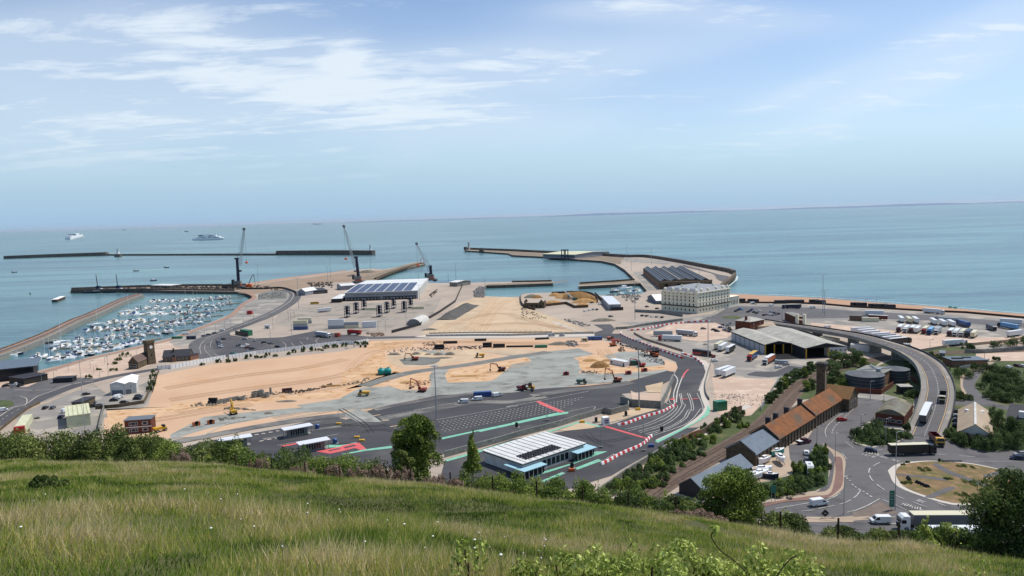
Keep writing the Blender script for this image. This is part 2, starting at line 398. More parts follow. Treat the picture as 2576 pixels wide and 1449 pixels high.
zone('earthworks_sand', '''D 396,945 432,936 546,914 663,904 860,884 932,868 1045,855 1490,850 1560,869 1640,896 1704,914 1704,930 1600,960 1450,975 1250,990
 1050,1020 900,1040 640,1075 480,1100 262,1110 262,1052 372,1028 388,965''', M['sand'], 2)
zone('north_sand_field', 'D 1060,840 1090,815 1160,760 1205,745 1308,748 1312,770 1400,800 1480,832 1490,842 1070,845', M['cream'], 2)
zone('north_sand_tracks', 'D 1175,815 1215,775 1230,752 1290,750 1300,765 1280,790 1300,812 1420,818 1300,828 1180,832', mat('raked_chalk', 'B39B7E', .95, 'C0A88A', .05, 1, bump=.2, bscale=.4), 3)
zone('churned_sand', 'B2 0,880 250,780 520,560 640,560 700,700 880,830 940,870 600,950 300,1090 0,1140', M['sand2'], 3)
zone('churned_sand', 'B2 420,400 1100,380 1080,480 700,540 640,560 380,520', M['sand2'], 3)
zone('churned_sand', 'B2 0,1150 560,950 800,870 960,880 650,1060 400,1110 0,1250 B1 1800,1290 1000,1380 300,1449 0,1500 0,1350 900,1260 1500,1250 2300,1150', M['sand2'], 3)
zone('churned_sand', 'B2 700,1070 950,930 1400,870 1480,890 1400,1000 1250,1080 900,1140', M['sand2'], 5)
zone('churned_sand', 'B2 1540,900 1620,850 2576,700 B3 0,700 200,660 300,700 0,750 B2 2500,830 2300,990 2150,1010 1620,1030', M['sand2'], 5)
zone('churned_sand', 'B3 1000,640 1260,600 1400,660 1500,740 1560,800 2300,790 2300,830 1500,900 1100,860 1020,810', M['sand2'], 5)
zone('churned_sand', 'B0 1600,1449 2200,1400 2576,1390 C1 0,60 C0 2300,260 1650,330 1600,60', M['sand2'], 3)
zone('crushed_chalk', 'B2 680,620 1100,540 2200,530 2560,500 B3 500,560 0,600 B2 2100,560 2300,620 1500,770 900,800 740,720', M['cream'], 4)
zone('works_gravel', '''B3 1010,510 1220,590 1240,620 920,650 1050,720 1080,800 1000,880 1500,900 2380,830 2300,870 1700,1010 1100,1060 0,1180 B2 1600,1210 1440,1220
 450,1420 0,1449 C1 1900,110 600,340 0,520 0,440 500,180 900,130 2000,30 B1 1900,1370 2576,1270 B2 0,1250 300,1100 640,1090 820,1060 950,1140 1250,1150 1400,1060
 1480,900 1550,1020 2200,1010 2320,920 2400,900 B3 0,750 200,700 300,690 200,640 0,630 B2 2200,570 B3 0,610''', M['gravel'], 4)
zone('works_gravel', 'B2 1090,540 1500,545 1700,580 1500,620 1250,560', M['gravel'], 5)
zone('dark_gravel_pad', 'B2 870,680 1100,640 1470,660 1450,720 1300,760 950,760', M['gravel_dark'], 5, 4)
zone('plant_compound', 'B3 1380,620 1650,560 1950,560 2300,690 2300,760 1900,800 1500,700', M['gravel'], 6)
road('haul_road', 'D 915,972 965,955 1030,938 1100,928 1180,917 1290,899 1340,892 1380,885', 9, M['gravel_dark'], 6)
road('haul_road_branch', 'D 1100,985 1105,965 1100,945 1112,930', 9, M['gravel'], 7)
zone('asphalt_yard', '''D 420,1150 501,1113 704,1078 829,1046 870,1056 905,1048 934,1030 1100,995 1200,990 1288,988 1361,978 1476,971 1580,960 1678,933 1697,936
 1690,955 1665,968 1620,985 1563,991 1588,1008 1565,1025 1518,1031 1288,1090 1119,1142 1000,1175 420,1200''', M['asph'], 5)
zone('crossing_gravel', 'D 856,1040 905,1030 930,1040 960,1062 900,1062 ', M['gravel'], 6)
zone('apron', '''D 1119,1160 1290,1105 1401,1088 1511,1074 1555,1063 1650,1100 1717,1078 1760,1075 1717,1100 1655,1130 1580,1172 1538,1197 1400,1240 1100,1230''', M['asph'], 5)
zone('curved_approach', '''D 1496,838 1561,840 1605,858 1717,894 1751,905 1770,921 1776,935 1770,955 1760,980 1766,1005 1774,1025 1765,1040 1747,1056 1717,1077 1650,1106
 1600,1095 1540,1072 1555,1062 1640,1033 1680,1010 1688,985 1692,950 1705,925 1700,910 1666,896 1608,878 1555,859 1496,846''', M['asph'], 6)
zone('curb_path', 'D 1717,893 1740,896 1775,908 1787,920 1782,950 1772,975 1780,1005 1788,1030 1782,1045 1762,1058 1717,1083 1655,1115 1650,1107 1717,1076 1747,1055 1765,1040 1773,1025 1765,1005 1759,980 1769,955 1775,935 1770,921 1751,905', M['kerb'], 7)
zone('mint_band', 'D 1780,1018 1788,1030 1782,1045 1762,1058 1717,1083 1655,1115 1647,1111 1717,1078 1750,1062 1772,1042 1778,1030', M['green'], 8)
zone('mint_band', 'C2 1520,490 2576,270 C3 0,265 700,110 850,100 850,125 500,190 0,300 C2 2100,405 2060,395 1520,520', M['green'], 7)
zone('mint_band', 'C2 0,740 350,670 760,615 760,650 380,690 80,740', M['green'], 7)
zone('mint_band', 'C1 2060,690 2400,600 2576,600 C2 0,600 220,560 240,570 0,640 C1 2380,640 2100,700', M['green'], 6)
zone('mint_band', 'C2 1560,830 1950,720 C3 0,540 580,385 1040,240 1350,320 1300,335 1040,262 600,400 0,570 C2 1960,750 1600,850', M['green'], 7)
zone('mint_band', 'C3 280,1060 900,880 960,820 1270,700 1440,700 900,900 320,1090', M['green'], 7)
zone('mint_band', 'C3 430,1150 760,1010 810,1030 480,1165', M['green'], 7)
zone('mint_band', 'C3 930,960 1300,815 1360,840 990,975', M['green'], 7)
zone('red_band', 'B3 350,1310 410,1305 C3 800,100 720,118 450,0', M['red'], 7)
zone('red_band', 'C3 1340,315 1440,320 2070,505 2030,515', M['red'], 8)
zone('red_band', 'C1 1650,615 1900,570 1950,580 1700,630', M['red'], 7)
zone('red_box_marking', 'C1 2190,700 2576,625 C2 0,615 220,570 270,570 380,665 290,680 200,650 0,700 C1 2400,735', M['red'], 8)
for s in ('C2 30,640 190,600 230,615 60,655', 'C2 40,690 220,655 260,670 200,690 60,740', 'C1 2370,690 2550,650 2570,660 2400,700'):
    zone('asphalt_panel', s, M['asph'], 9)
zone('sand_island', 'C3 680,385 1040,262 1300,325 1200,350 800,390', M['cream'], 8)
zone('sand_island', 'B3 1760,1390 C3 1760,60 2100,30 2210,60 1700,210 1480,260 1220,240 1400,150', M['cream'], 8)
zone('concrete_slab', 'B3 2010,1080 2280,1020 2250,1180 2040,1175', M['cream'], 9)
zone('concrete_slab', 'B3 1790,1150 1880,1190 2230,1185 2250,1330 1810,1290', M['pinkc'], 9)
zone('side_road', 'D 1042,848 1090,838 1180,834 1300,840 1490,840 1500,846 1300,850 1100,850', M['kerb'], 3)
zone('junction_asphalt', 'B3 1230,150 1490,145 1560,215 1500,290 1200,280 1380,230', M['road2'], 3)
zone('works_road', 'B3 600,90 850,180 1130,265 1000,270 640,130', M['kerb'], 3)
# right hand side: lorry parks and roads
zone('lorry_yard', 'D 1600,885 1650,840 1700,830 1840,845 1930,885 2030,905 2100,905 2120,915 2040,935 1985,955 1950,975 1880,985 1800,960 1795,915 1760,895 1700,880 1640,862', M['lorry'], 2)
zone('demolition_yard', 'D 1798,1000 1790,945 1860,950 1960,955 1935,990 1920,1010 1885,1048 1830,1060 1795,1030', M['pinkc'], 3)
zone('dark_patch', 'B4 960,900 1100,860 1400,860 1600,770 1870,800 1830,850 1500,930 1300,950 1000,920', M['road2'], 3)
zone('wide_port_road', '''D 1560,812 1640,806 1720,800 1790,790 1830,765 1907,765 2001,766 2147,776 2330,786 2576,806 2700,815 2700,905 2576,880 2400,872 2313,885 2147,850 1990,838
 1900,830 1850,835 1750,838 1640,830''', M['lorry'], 2)
zone('port_road_surface', 'D 1640,812 1750,808 1800,792 1836,770 2001,772 2147,782 2330,792 2576,812 2700,820 2700,835 2330,806 2147,800 2000,802 1900,815 1700,832 1650,828', M['road'], 3)
zone('lorry_park_concrete', 'D 2040,812 2147,820 2255,833 2400,843 2463,850 2576,846 2640,870 2480,868 2397,872 2313,886 2147,850 2040,835', M['pinkc'], 4)
zone('grass_oval', 'A4 580,1400 850,1390 B4 860,60 640,60', M['verge'], 5, 3)
zone('hardstanding', 'D 1690,815 1800,812 1850,835 1830,850 1760,860 1690,850 1620,840', M['pinkc'], 6)
zone('railway_bank', 'D 1590,1235 1720,1122 1780,1092 1850,1050 1890,1045 1960,975 2010,940 2080,915 2150,905 2230,900 2210,915 2120,985 2060,1000 1990,1010 1950,1080 1830,1140 1700,1225 1640,1260', M['verge'], 4)
road('railway_track_bed', 'D 1590,1280 1650,1232 1717,1190 1780,1155 1840,1120 1905,1080 1945,1045 1975,1008 2005,978 2040,955 2085,935 2140,918 2200,906 2290,893 2400,887 2600,880', 9.5, M['ballast'], 6)
road('track_side_path', 'D 1700,1142 1745,1110 1800,1070 1850,1040 1885,1020', 3.5, M['kerb'], 7)
zone('town_roads', '''D 1880,1290 1905,1268 1985,1260 2060,1235 2085,1200 2092,1160 2070,1135 2020,1125 2040,1090 2060,1060 2105,1030 2115,990 2150,985 2210,1000 2245,1040
 2300,1090 2400,1085 2440,1120 2600,1130 2700,1150 2700,1420 2300,1420 1990,1330''', M['road'], 3)
zone('backland', 'D 2105,1000 2120,960 2300,880 2400,872 2700,900 2700,1140 2440,1120 2380,1090 2380,1000 2300,1000 2290,1090 2200,1060', M['verge'], 2)
zone('works_court', 'D 2110,990 2150,975 2260,1000 2290,1040 2290,1060 2240,1010 2160,1000', M['lorry'], 4)
zone('backland_road', 'C5 1500,0 B5 1480,1300 1700,1280 1640,1150 1620,950 1750,850 2000,740 2140,730 1960,850 1900,950 1820,1060 1900,1180 2150,1330 2400,1400 2576,1420 C5 2576,60 2300,70 2100,20', M['road'], 4)
zone('backland_path', 'B5 1610,940 1780,830 2000,720 2140,720 1900,830 1720,900 1660,960 1650,1080 1750,1260 1680,1280 1620,1100', M['pave'], 5)
zone('far_yard', 'B5 1850,590 2576,560 2700,560 2700,700 2050,700 1850,620', M['pinkc'], 3)
zone('roundabout_island', 'C5 520,990 600,920 750,870 1100,840 1400,850 1700,870 2000,920 2300,1000 2576,1130 2800,1300 2800,1500 2000,1500 E5 1500,380 1000,240 700,120 590,20 C5 560,1080', M['kerb'], 5, 3, h=0.14)
def island():
    P = W2('C5 660,960 760,900 1100,855 1400,860 1700,885 2000,935 2300,1010 2576,1150 2760,1300 2760,1480 2000,1480 E5 1500,350 1000,210 760,100 680,0 C5 640,1040', 0, 3)
    b = MB(); b.prism(P, 0.1, 0.22, M['kerb'], M['dry']); tag(b.build('planted_island'), kind='structure')
    for s in ('C5 1250,860 1450,980 1700,1080 2000,1180 2100,1240 2050,1260 1700,1130 1400,1020 1200,900', 'C5 660,1030 1000,1060 1400,1110 1380,1140 1000,1090 660,1050', 'C5 1080,1380 1400,1240 1550,1250 1200,1400', 'C5 1950,1060 2200,990 2300,1000 2000,1100'):
        P = W2(s, .22, 2); b = MB(); b.add([(x, y, .25) for x, y in P], [tuple(range(len(P)))], M['road']); o = b.build('island_path'); tag(o, kind='structure')
        if o.data.polygons[0].normal.z < 0: o.data.flip_normals()
island()
zone('pavement', 'C4 2130,580 2250,660 2400,740 2460,850 2440,1050 2440,1220 2360,1320 2200,1400 E4 1900,250 1300,350 1250,340 1900,200 C4 2150,1300 2240,1200 2280,1000 2290,800 2220,680 2110,590', M['pave'], 5, 3, h=0.12)
zone('pavement_red_strip', 'C4 2290,780 2400,800 2420,1000 2410,1200 2300,1330 2100,1420 E4 1600,330 1250,400 1240,360 1900,250 C4 2200,1350 2280,1200 2310,1000', M['redpave'], 8, 3)
zone('front_verge', 'E4 1500,560 2400,560 2576,545 E5 700,560 0,620 E4 2576,640 1700,640', M['pave'], 5)
zone('splitter_island', 'E5 -20,480 100,470 250,400 390,340 480,360 600,450 690,500 500,540 0,560', mat('splitter_paving', '75685E', .9, '64584F', .2, 1), 5, 0, h=0.12)
zone('left_bed', 'C4 1930,700 2080,590 2190,680 2210,900 2190,1200 2000,1290 1600,1340 E4 1250,310 900,100 C4 1300,1150 1650,1050 1700,880 1830,860 1900,800', M['bed'], 4)
zone('centre_bed_kerb', 'C5 -20,560 20,430 130,330 250,240 500,340 760,360 860,430 780,500 590,600 300,640 100,600', M['kerb'], 4, 0, h=0.12)
zone('centre_bed', 'C5 10,530 40,430 150,350 260,270 500,350 740,370 820,430 760,500 560,590 300,620 120,590', M['bed'], 8)
zone('right_bed', 'C5 1400,520 1500,560 1700,640 2000,690 2300,690 2700,670 2700,500 2500,300 2050,260 1500,340 1390,450', M['bed'], 4)
zone('boat_yard', 'C4 1050,900 1480,700 1600,800 1650,1000 1500,1080 1100,1190 930,1180 920,1050', M['pave'], 5)
zone('side_lane', 'C4 1600,600 1900,560 1950,640 1900,800 1830,900 1680,900 1620,800', M['road'], 5)
# ------------------------------------------------------------------ painted lines
def lines(name, items, m, z=0.02*11):
    b = MB()
    for s, wd, dash in items: ribbon(b, W2(s, 0, 5), wd, z, m, dash)
    return tag(b.build(name), kind='structure')
lines('road_marking', [
 ('D 2300,1113 2240,1130 2180,1135', .25, (3, 3)), ('C5 400,870 320,910 250,960 235,1020 260,1100 340,1190 480,1290 640,1370 800,1430', .3, (5, 3)),
 ('C5 -20,1200 60,1260 200,1340 320,1420', .45, (1, 1)), ('C5 110,1290 50,1370 E5 0,280', .3, None), ('E5 0,480 200,400 400,290', .3, None), ('E5 440,305 620,375 800,460', .2, None),
 ('E5 900,340 1110,420', .25, None), ('E5 1270,350 1390,400', .25, None), ('E5 580,670 700,660', .25, None), ('E5 1720,470 1840,500 1880,485', .25, None), ('E5 1770,510 1840,580', .25, None),
 ('C5 1170,740 1300,745 1370,750 1600,770 1800,780 2230,800', .25, (5, 4)), ('C5 1700,850 2100,855 2576,850', .15, None), ('C5 280,795 400,755', .3, None), ('C5 470,740 580,710', .2, None),
 ('C4 2450,1070 2480,1110 2576,1180', .5, (1, 1)), ('E4 1480,525 1700,490 2000,460', .22, (4, 3)), ('E4 2050,440 2300,390 2450,350 2576,290', .22, (6, 2)), ('E4 2480,500 2576,470', .3, None),
 ('C4 2500,80 2350,170 2200,300 2150,400 2170,480', .22, None), ('C4 2576,60 2430,200 2280,350 2250,460', .22, (3, 1)), ('C4 2450,550 2576,650', .2, None), ('C4 2400,720 2480,820', .2, None),
 ('B5 -20,1320 200,1330 400,1300 410,1280', .18, None), ('E4 1400,440 1900,355 2200,300 2380,210', .25, None)], M['line'])
lines('ferry_bay_marking', [('C1 430,570 730,515', .25, None), ('C1 1200,430 1680,350', .25, None), ('C1 2080,280 2280,240', .25, None), ('C1 2360,470 2530,440', .25, None), ('C1 1610,610 1900,560', .25, None),
 ('C2 550,185 1420,30', .3, None), ('B2 1100,1449 1950,1290 2576,1170', .3, None), ('C2 1430,225 2576,30 C3 0,10 B3 0,1385 1160,1160', .3, None), ('C3 850,100 1230,25 1235,60', .3, None),
 ('C1 60,495 500,450 900,270 1900,105', .7, None), ('C2 200,120 400,60', .2, None), ('C2 800,355 880,340', .4, None),
 ('C3 1700,370 2000,295 2300,160 2450,30 B3 2330,1340 2300,1230 2270,1130', .3, None), ('C3 1760,390 2050,310 2350,180 2500,30 B3 2390,1340 2350,1200', .3, None),
 ('C3 1900,400 2250,290 2450,160 2560,10 B4 -20,1340 -50,1200', .3, None), ('C3 1930,420 2280,310 2500,170 C4 40,10 B4 5,1340 -25,1190', .3, None),
 ('C3 2010,440 2350,340 2576,210 C4 80,80 B4 130,1440 120,1330 70,1190', .3, None), ('C3 2040,460 2380,350 C4 40,210 110,100 B4 165,1440 150,1330 100,1190', .3, None),
 ('C3 2140,460 2576,310 C4 160,200 270,60 B4 310,1440 280,1320 215,1190', .3, None), ('B4 200,690 330,780 370,850 280,1030 240,1160', .3, None),
 ('C3 1340,300 1480,260 1700,190 1900,150', .3, None), ('C3 1360,855 1540,740 1500,800', .2, None), ('B3 2450,910 2500,1000 2440,1200 2460,1380', .6, None), ('B3 2576,930 2500,1150 2480,1330', .6, None)], M['line'])
lines('ferry_lane_arrow', [(f'B4 {x},{y} {x+12},{y+8}', 3.4, None) for x, y in ((20, 1275), (180, 1272))]+[('B3 2400,1275 2450,1285', 3.2, None), ('B4 0,960 30,890 90,830', .9, None)], M['red'], 0.02*12)
lines('car_park_marking', [('B1 460,600 440,500 480,420 560,370 860,320', .3, None), ('B1 620,640 520,540 520,460', .25, None), ('B1 640,510 600,480 620,400 700,380', .25, None), ('B1 830,330 1050,360 1260,400 1560,480', .25, None), ('B1 1680,410 1740,460 1720,520', .3, None),
 ('B1 1820,430 1880,500', .3, None), ('B1 1950,410 2010,470 1980,500', .3, None), ('B1 2250,340 2190,400 2230,440', .3, None), ('B1 1320,525 1420,510', .3, None), ('B1 650,590 720,630', .25, None), ('B1 1640,390 1800,385', .3, None), ('B1 1940,360 2060,350 2060,380', .3, None)], M['kerb'])
lines('left_road_marking', [('C0 -20,270 60,200 130,150 280,70 420,10', .25, (3, 3))], M['line'])
lines('left_road_kerb', [('C0 0,170 200,40 400,-20 B0 560,1240 700,1190 1100,1050 1420,1010', .5, None), ('B0 220,1140 700,1140 1000,1070 1400,1000', .5, None), ('B0 310,1240 400,1270 400,1340 350,1380 D 20,1028', .4, None)], M['kerb'])
road('coast_road', 'D -60,1095 0,1062 33,1036 72,1018 117,998 183,973 267,951 350,936 400,928', 8, M['road2'], 4)
road('coast_road_pavement', 'D -60,1118 0,1078 60,1035 110,1015 190,983 270,962 380,942', 2.5, M['pave'], 3)
road('quay_road', 'D 700,731 722,730 738,736 743,745 730,762 690,786 646,805 588,827 523,850 500,866 509,885 530,900', 14, M['road'], 3)
lines('quay_road_marking', [('D 700,728 722,729 735,736 738,745 725,762 685,786 640,806 582,828 515,852', .6, None)], M['kerb'])
road('promenade_path', 'D 92,941 160,921 217,904 283,889 355,872 429,854 476,836 533,814 579,795 611,766 638,750 636,743 622,738 600,736', 5.5, M['redpath'], 4)
# bays of the new ferry lanes: short white bars in five rows
def bays():
    b = MB()
    A, B_ = G(L('C2 1480,250')[0]), G(L('B3 1150,1230')[0]); C, D_ = G(L('C2 1540,420')[0]), G(L('C3 750,100')[0])
    for r_ in range(6):
        t = (r_+.3)/6
        P, Q = A.lerp(C, t), B_.lerp(D_, t); n = int((Q-P).length/2.0); d = (Q-P).normalized(); nn = Vector((-d.y, d.x, 0))
        for i in range(n):
            c = P+d*(i*2.0+(r_ % 2))
            for k in (-.42, .42):
                e = c+nn*k; b.quad(*[(e+d*x+nn*y+Vector((0, 0, .24)))[:] for x, y in ((-.4, -.08), (.4, -.08), (.4, .08), (-.4, .08))], M['line'])
            b.quad(*[(c+d*x+nn*y+Vector((0, 0, .243)))[:] for x, y in ((-.1, -.5), (.1, -.5), (.1, .5), (-.1, .5))], M['line'])
    tag(b.build('bay_marking'), kind='structure')
    b = MB()
    for s in ('C1 1270,450 1330,445', 'C1 1370,435 1430,430', 'C1 1480,415 1540,410', 'C1 1590,395 1640,392', 'C1 1340,550 1400,540', 'C1 1460,525 1520,515', 'C1 1570,505 1620,495'):
        ribbon(b, W2(s), 1.0, .24, M['kerb'])
    for s in ('C2 360,90 470,70', 'C2 480,165 590,148', 'C2 605,245 720,230', 'C2 735,332 850,312'): ribbon(b, W2(s), 1.1, .24, M['cream'])
    tag(b.build('lane_bay_marking'), kind='structure')
    b = MB()
    for s in ('E5 750,370 860,400', 'E5 890,420 1010,440', 'E5 980,315 1060,345', 'C5 420,780 500,800', 'C5 600,830 680,855', 'C5 200,720 370,745', 'C5 140,745 290,780'):
        P = W2(s); d = (Vector(P[1])-Vector(P[0])); n = max(3, int(d.length/.9)); d /= n
        for i in range(n+1):
            c = Vector(P[0])+d*i; nn = Vector((-d.y, d.x)).normalized()
            ribbon(b, [tuple(c-nn*.9), tuple(c+nn*.9)], .25, .24, M['line'])
            if i % 2: ribbon(b, [tuple(c-nn*.9), tuple(c-nn*.9+d)], .25, .243, M['line'])
    tag(b.build('road_lettering'), kind='structure')
bays()
def rails():
    b = MB(); P = W2('D 1590,1280 1650,1232 1717,1190 1780,1155 1840,1120 1905,1080 1945,1045 1975,1008 2005,978 2040,955 2085,935 2140,918 2200,906 2290,893 2400,887 2600,880', 0, 8)
    for o in (-2.9, -1.45, 1.45, 2.9): ribbon(b, P, .16, .3, M['rail'], off=o)
    tag(b.build('railway_rails'), kind='structure')
    b = MB()
    for o in (-2.2, 2.2): ribbon(b, P, 2.6, .16, mat('sleepers', '4A3B31', .9, '6B5A4C', 0.8), off=o)
    tag(b.build('railway_sleepers'), kind='structure')
rails()
# distant coast on the horizon
def far_coast():
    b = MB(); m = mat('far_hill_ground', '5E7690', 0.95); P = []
    rnd = random.Random(4); n = 160
    vs = []; 
    for i in range(n+1):
        x = -9000+i*48000/n; y = 40000+1500*math.sin(i*.11)
        h = .55*(90+70*(math.sin(i*.13+1)+math.sin(i*.31)*.5+rnd.uniform(-.2, .2)))*min(1, i/40+.1)+10
        if i > 110: h += (i-110)*.7
        vs += [(x, y, -4), (x, y+600, h), (x, y+3000, h*1.05), (x, y+4000, -4)]
    f = []
    for i in range(n):
        for k in range(3): f.append((i*4+k, i*4+4+k, i*4+5+k, i*4+1+k))
    b.add(vs, f, m); tag(b.build('distant_coast_hills', None, None, 0, True), kind='structure')
far_coast()

def tracks():
    """wheel ruts pressed into the sand and gravel"""
    b = MB(); m = mat('rut_dark_sand', 'A98460', .95, 'B8946E', .3, 1); rnd = random.Random(8)
    for s in ('D 1190,830 1215,800 1240,770 1250,752', 'D 1225,830 1240,800 1262,772 1285,755', 'D 1120,828 1180,805 1250,790 1300,800 1400,830', 'D 1210,820 1300,815 1400,825 1470,838', 'D 430,1010 600,985 760,965 870,945 940,915', 'D 450,1040 620,1010 800,985 900,965 960,945', 'D 900,930 930,900 960,885 1040,870', 'D 940,870 1100,862 1300,866 1480,872', 'D 1080,858 1100,875 1095,890', 'D 420,980 600,950 760,930 880,905', 'D 1500,880 1520,905 1500,925 1480,935', 'D 300,1070 400,1060 520,1040 640,1020', 'D 1240,940 1290,925 1340,915', 'D 1130,958 1200,950 1260,940'):
        P = W2(s, 0, 8); 
        for o in (0, 2.1, 5.5, 7.6): ribbon(b, [(x+rnd.uniform(-.12, .12), y+rnd.uniform(-.12, .12)) for x, y in offset(P, o)], .55, .125, m)
    tag(b.build('wheel_ruts'), kind='structure')
    b = MB(); m = mat('rut_pale_gravel', '9A9B94', .95, '85867F', .3, 1)
    for s in ('D 700,1060 860,1030 1000,1000 1200,980 1400,965 1600,945', 'D 880,1015 1050,990 1250,970 1450,950'):
        P = W2(s, 0, 8)
        for o in (0, 2.2, 6, 8.2): ribbon(b, offset(P, o), .7, .135, m)
    tag(b.build('gravel_ruts'), kind='structure')
tracks()

def worn():
    """dusty lighter lanes on the new asphalt"""
    b = MB(); m = mat('dusty_asphalt', '6A6864', .9, '504E4E', .12, 1, stretch=(.4, 1.5, 1), col3='7C7972', s3=.06)
    for s, w_ in (('C1 60,560 700,440 1400,310 2200,190 C2 60,150', 7), ('C2 600,215 1400,70 2000,-40 B3 0,1320 500,1240', 6), ('B2 500,1440 1200,1300 2000,1190', 5), ('B3 300,1230 900,1140 1500,1080 1800,1020', 7), ('C1 1400,520 2000,400 C2 0,320', 3)): ribbon(b, W2(s, 0, 6), w_, .195, m)
    tag(b.build('dusty_lane'), kind='structure')
    b = MB(); m = mat('tyre_dark', '39373A', .8)
    for s in ('C2 0,330 200,300 420,330 700,300', 'C1 2200,330 2500,300 C2 200,330', 'C3 1000,460 1150,520 1400,560 1800,500', 'C3 1100,420 1250,560 1500,640', 'C2 300,430 500,380 760,400', 'C2 -40,60 150,180 300,280 420,420'):
        for o in (0, 2.0): ribbon(b, W2(s, 0, 6), .4, .21, m, off=o)
    tag(b.build('tyre_marks'), kind='structure')
worn()

b = MB(); ribbon(b, W2('D 1812,737 1867,738.2 1907,739.7 1967,741.7 2060,746.7 2147,753 2330,766.5 2576,787.5 2800,804', -3.9, 3), 2.2, -3.93, mat('foam', 'C9D3D2', .9, '8FA9AA', .3, 1)); ribbon(b, W2('D 1813,733 1822,727 1852,704 1853,694', -3.9, 2), 3, -3.93, MATS['foam']); tag(b.build('shore_foam'), kind='stuff')

zone('pier_road', 'A4 0,612 300,690 560,765 700,795 620,870 520,835 500,800 440,750 200,690 0,645', M['road'], 6, 3)
zone('pier_road', 'D 1571,650 1630,650 1717,665 1717,671 1640,662 1590,660 1560,656', M['lorry'], 6)
zone('pier_road', 'A3 1830,730 1960,720 2230,1000 2050,1000', M['lorry'], 6)
zone('container_yard_surface', 'D 700,790 760,765 880,762 1060,760 1110,750 1090,790 1040,830 900,835 760,830 690,815', mat('yard_grey_beige', '8E857A', .9, '9E9284', .02, 1, col3='7F776D', s3=.06, lo3=.52, hi3=.66), 2)
# ------------------------------------------------------------------ building kit
B_ = {}
B_['panel'] = mat('grey_wall_panel', '8E9297', .6, '7F8388', .3, 1, coord='Object')
B_['whitewall'] = mat('white_render_wall', 'C9C8C2', .8, 'B5B3AC', .4, 1, coord='Object')
B_['offwhite'] = mat('off_white_sheet', 'C2C0B8', .6, 'ADABA3', .25, 1, coord='Object')
B_['dark'] = mat('charcoal_cladding', '26262A', .6)
B_['black'] = mat('dark_void', '0C0C0E', .9)
B_['glass'] = mat('window_glass', '171D22', .2, spec=.3)
B_['solar'] = mat('solar_glass', '2A3350', .35, '353F60', .15, 1, spec=.3, coord='Object')
B_['brick'] = mat('red_brick', '6B3A2C', .9, '54301F', 1.5, 1, coord='Object')
B_['brickpink'] = mat('weathered_brick', '8F6A52', .9, '77543F', .8, 1, coord='Object')
B_['stone'] = mat('sooty_stone', '6A5C48', .9, '463E32', .7, 1, coord='Object')
B_['slate'] = mat('blue_slate', '5F6C78', .6, '54606B', .5, 1, coord='Object')
B_['slate_dark'] = mat('dark_slate', '2E2F35', .7, '3A3A40', .6, 1, coord='Object')
B_['rust'] = mat('lichened_orange_roof', '84532D', .85, '684226', .5, 1, coord='Object', col3='564A3C', s3=.16, lo3=.48, hi3=.66)
B_['asb'] = mat('stained_cement_roof', 'A5A298', .85, '918E84', .12, 1, coord='Object', col3='B4B0A4', s3=.3, lo3=.55, hi3=.7)
B_['beige'] = mat('beige_sheet_roof', 'A8957E', .7, '98866F', .2, 1, coord='Object')
B_['cream'] = mat('cream_stucco', 'EAE2C8', .75, 'DED6BC', .35, 1, coord='Object')
B_['creamb'] = mat('cream_prefab', 'C8C8A8', .7, 'B5B595', .4, 1, coord='Object')
B_['conc'] = mat('grey_concrete', '85847C', .85, '6F6F69', .35, 1, coord='Object', col3='9B9A90', s3=.8, lo3=.55, hi3=.7)
B_['frame'] = mat('white_frame', 'CFCFCB', .5)
B_['blue'] = mat('pale_blue_canopy', '98BDC9', .5)
B_['yellow'] = mat('yellow_paint', 'C99A2C', .5)
B_['orange'] = mat('orange_paint', 'C2541F', .5)
B_['redp'] = mat('red_paint', 'A02420', .45)
B_['steel'] = mat('grey_steel', '6E7275', .45, metal=.3)
B_['dkblue'] = mat('dark_blue_steel', '1E2740', .5)
B_['navy'] = mat('navy_crane_paint', '1D2236', .5)
B_['tank'] = mat('blue_grey_tank', '363C43', .55, '2C3137', .3, 1, coord='Object')
B_['teal'] = mat('teal_plastic', '23847F', .4)
B_['wood'] = mat('grey_timber', '5B4A3A', .9, '453729', 2, 1, coord='Object')
B_['galv'] = mat('galvanised', '9AA0A2', .4, metal=.4)
def fr_abd(a, b, d, z=0.0):
    """near-left a, near-right b, far-left d (picture points at height z): local x runs a->b, y runs a->d (y exact)"""
    A, Bp, Dp = (G(L(s)[0] if isinstance(s, str) else s, z) for s in (a, b, d))
    v = (Dp-A); v.z = 0; dy = v.length; v.normalize(); u = Vector((v.y, -v.x, 0))
    return Vector((A.x, A.y, 0)), math.atan2(u.y, u.x), (Bp-A).dot(u), dy
def fr_abc(a, b, c, z=0.0):
    """near-left a, near-right b, far-right c: x exact along a->b"""
    A, Bp, Cp = (G(L(s)[0] if isinstance(s, str) else s, z) for s in (a, b, c))
    u = (Bp-A); u.z = 0; lx = u.length; u.normalize(); v = Vector((-u.y, u.x, 0))
    return Vector((A.x, A.y, 0)), math.atan2(u.y, u.x), lx, abs((Cp-Bp).dot(v))
def fr_line(n, f, wd, z=0.0):
    """right-hand long side from near point n to far point f, width wd to its left"""
    A, Bp = (G(L(s)[0] if isinstance(s, str) else s, z) for s in (n, f))
    v = (Bp-A); v.z = 0; ln = v.length; v.normalize(); u = Vector((v.y, -v.x, 0)); o = A-u*wd
    return Vector((o.x, o.y, 0)), math.atan2(u.y, u.x), wd, ln
def thing(name, fr, label, cat, group=None): return empty(name, fr[0], fr[1], label, cat, group)
def part(name, b, root): return b.build(name, root)
def wall(root, X, Y, h, m, x0=0, y0=0, name='wall'): return part(name, MB().box(x0, X, y0, Y, 0, h, m), root)
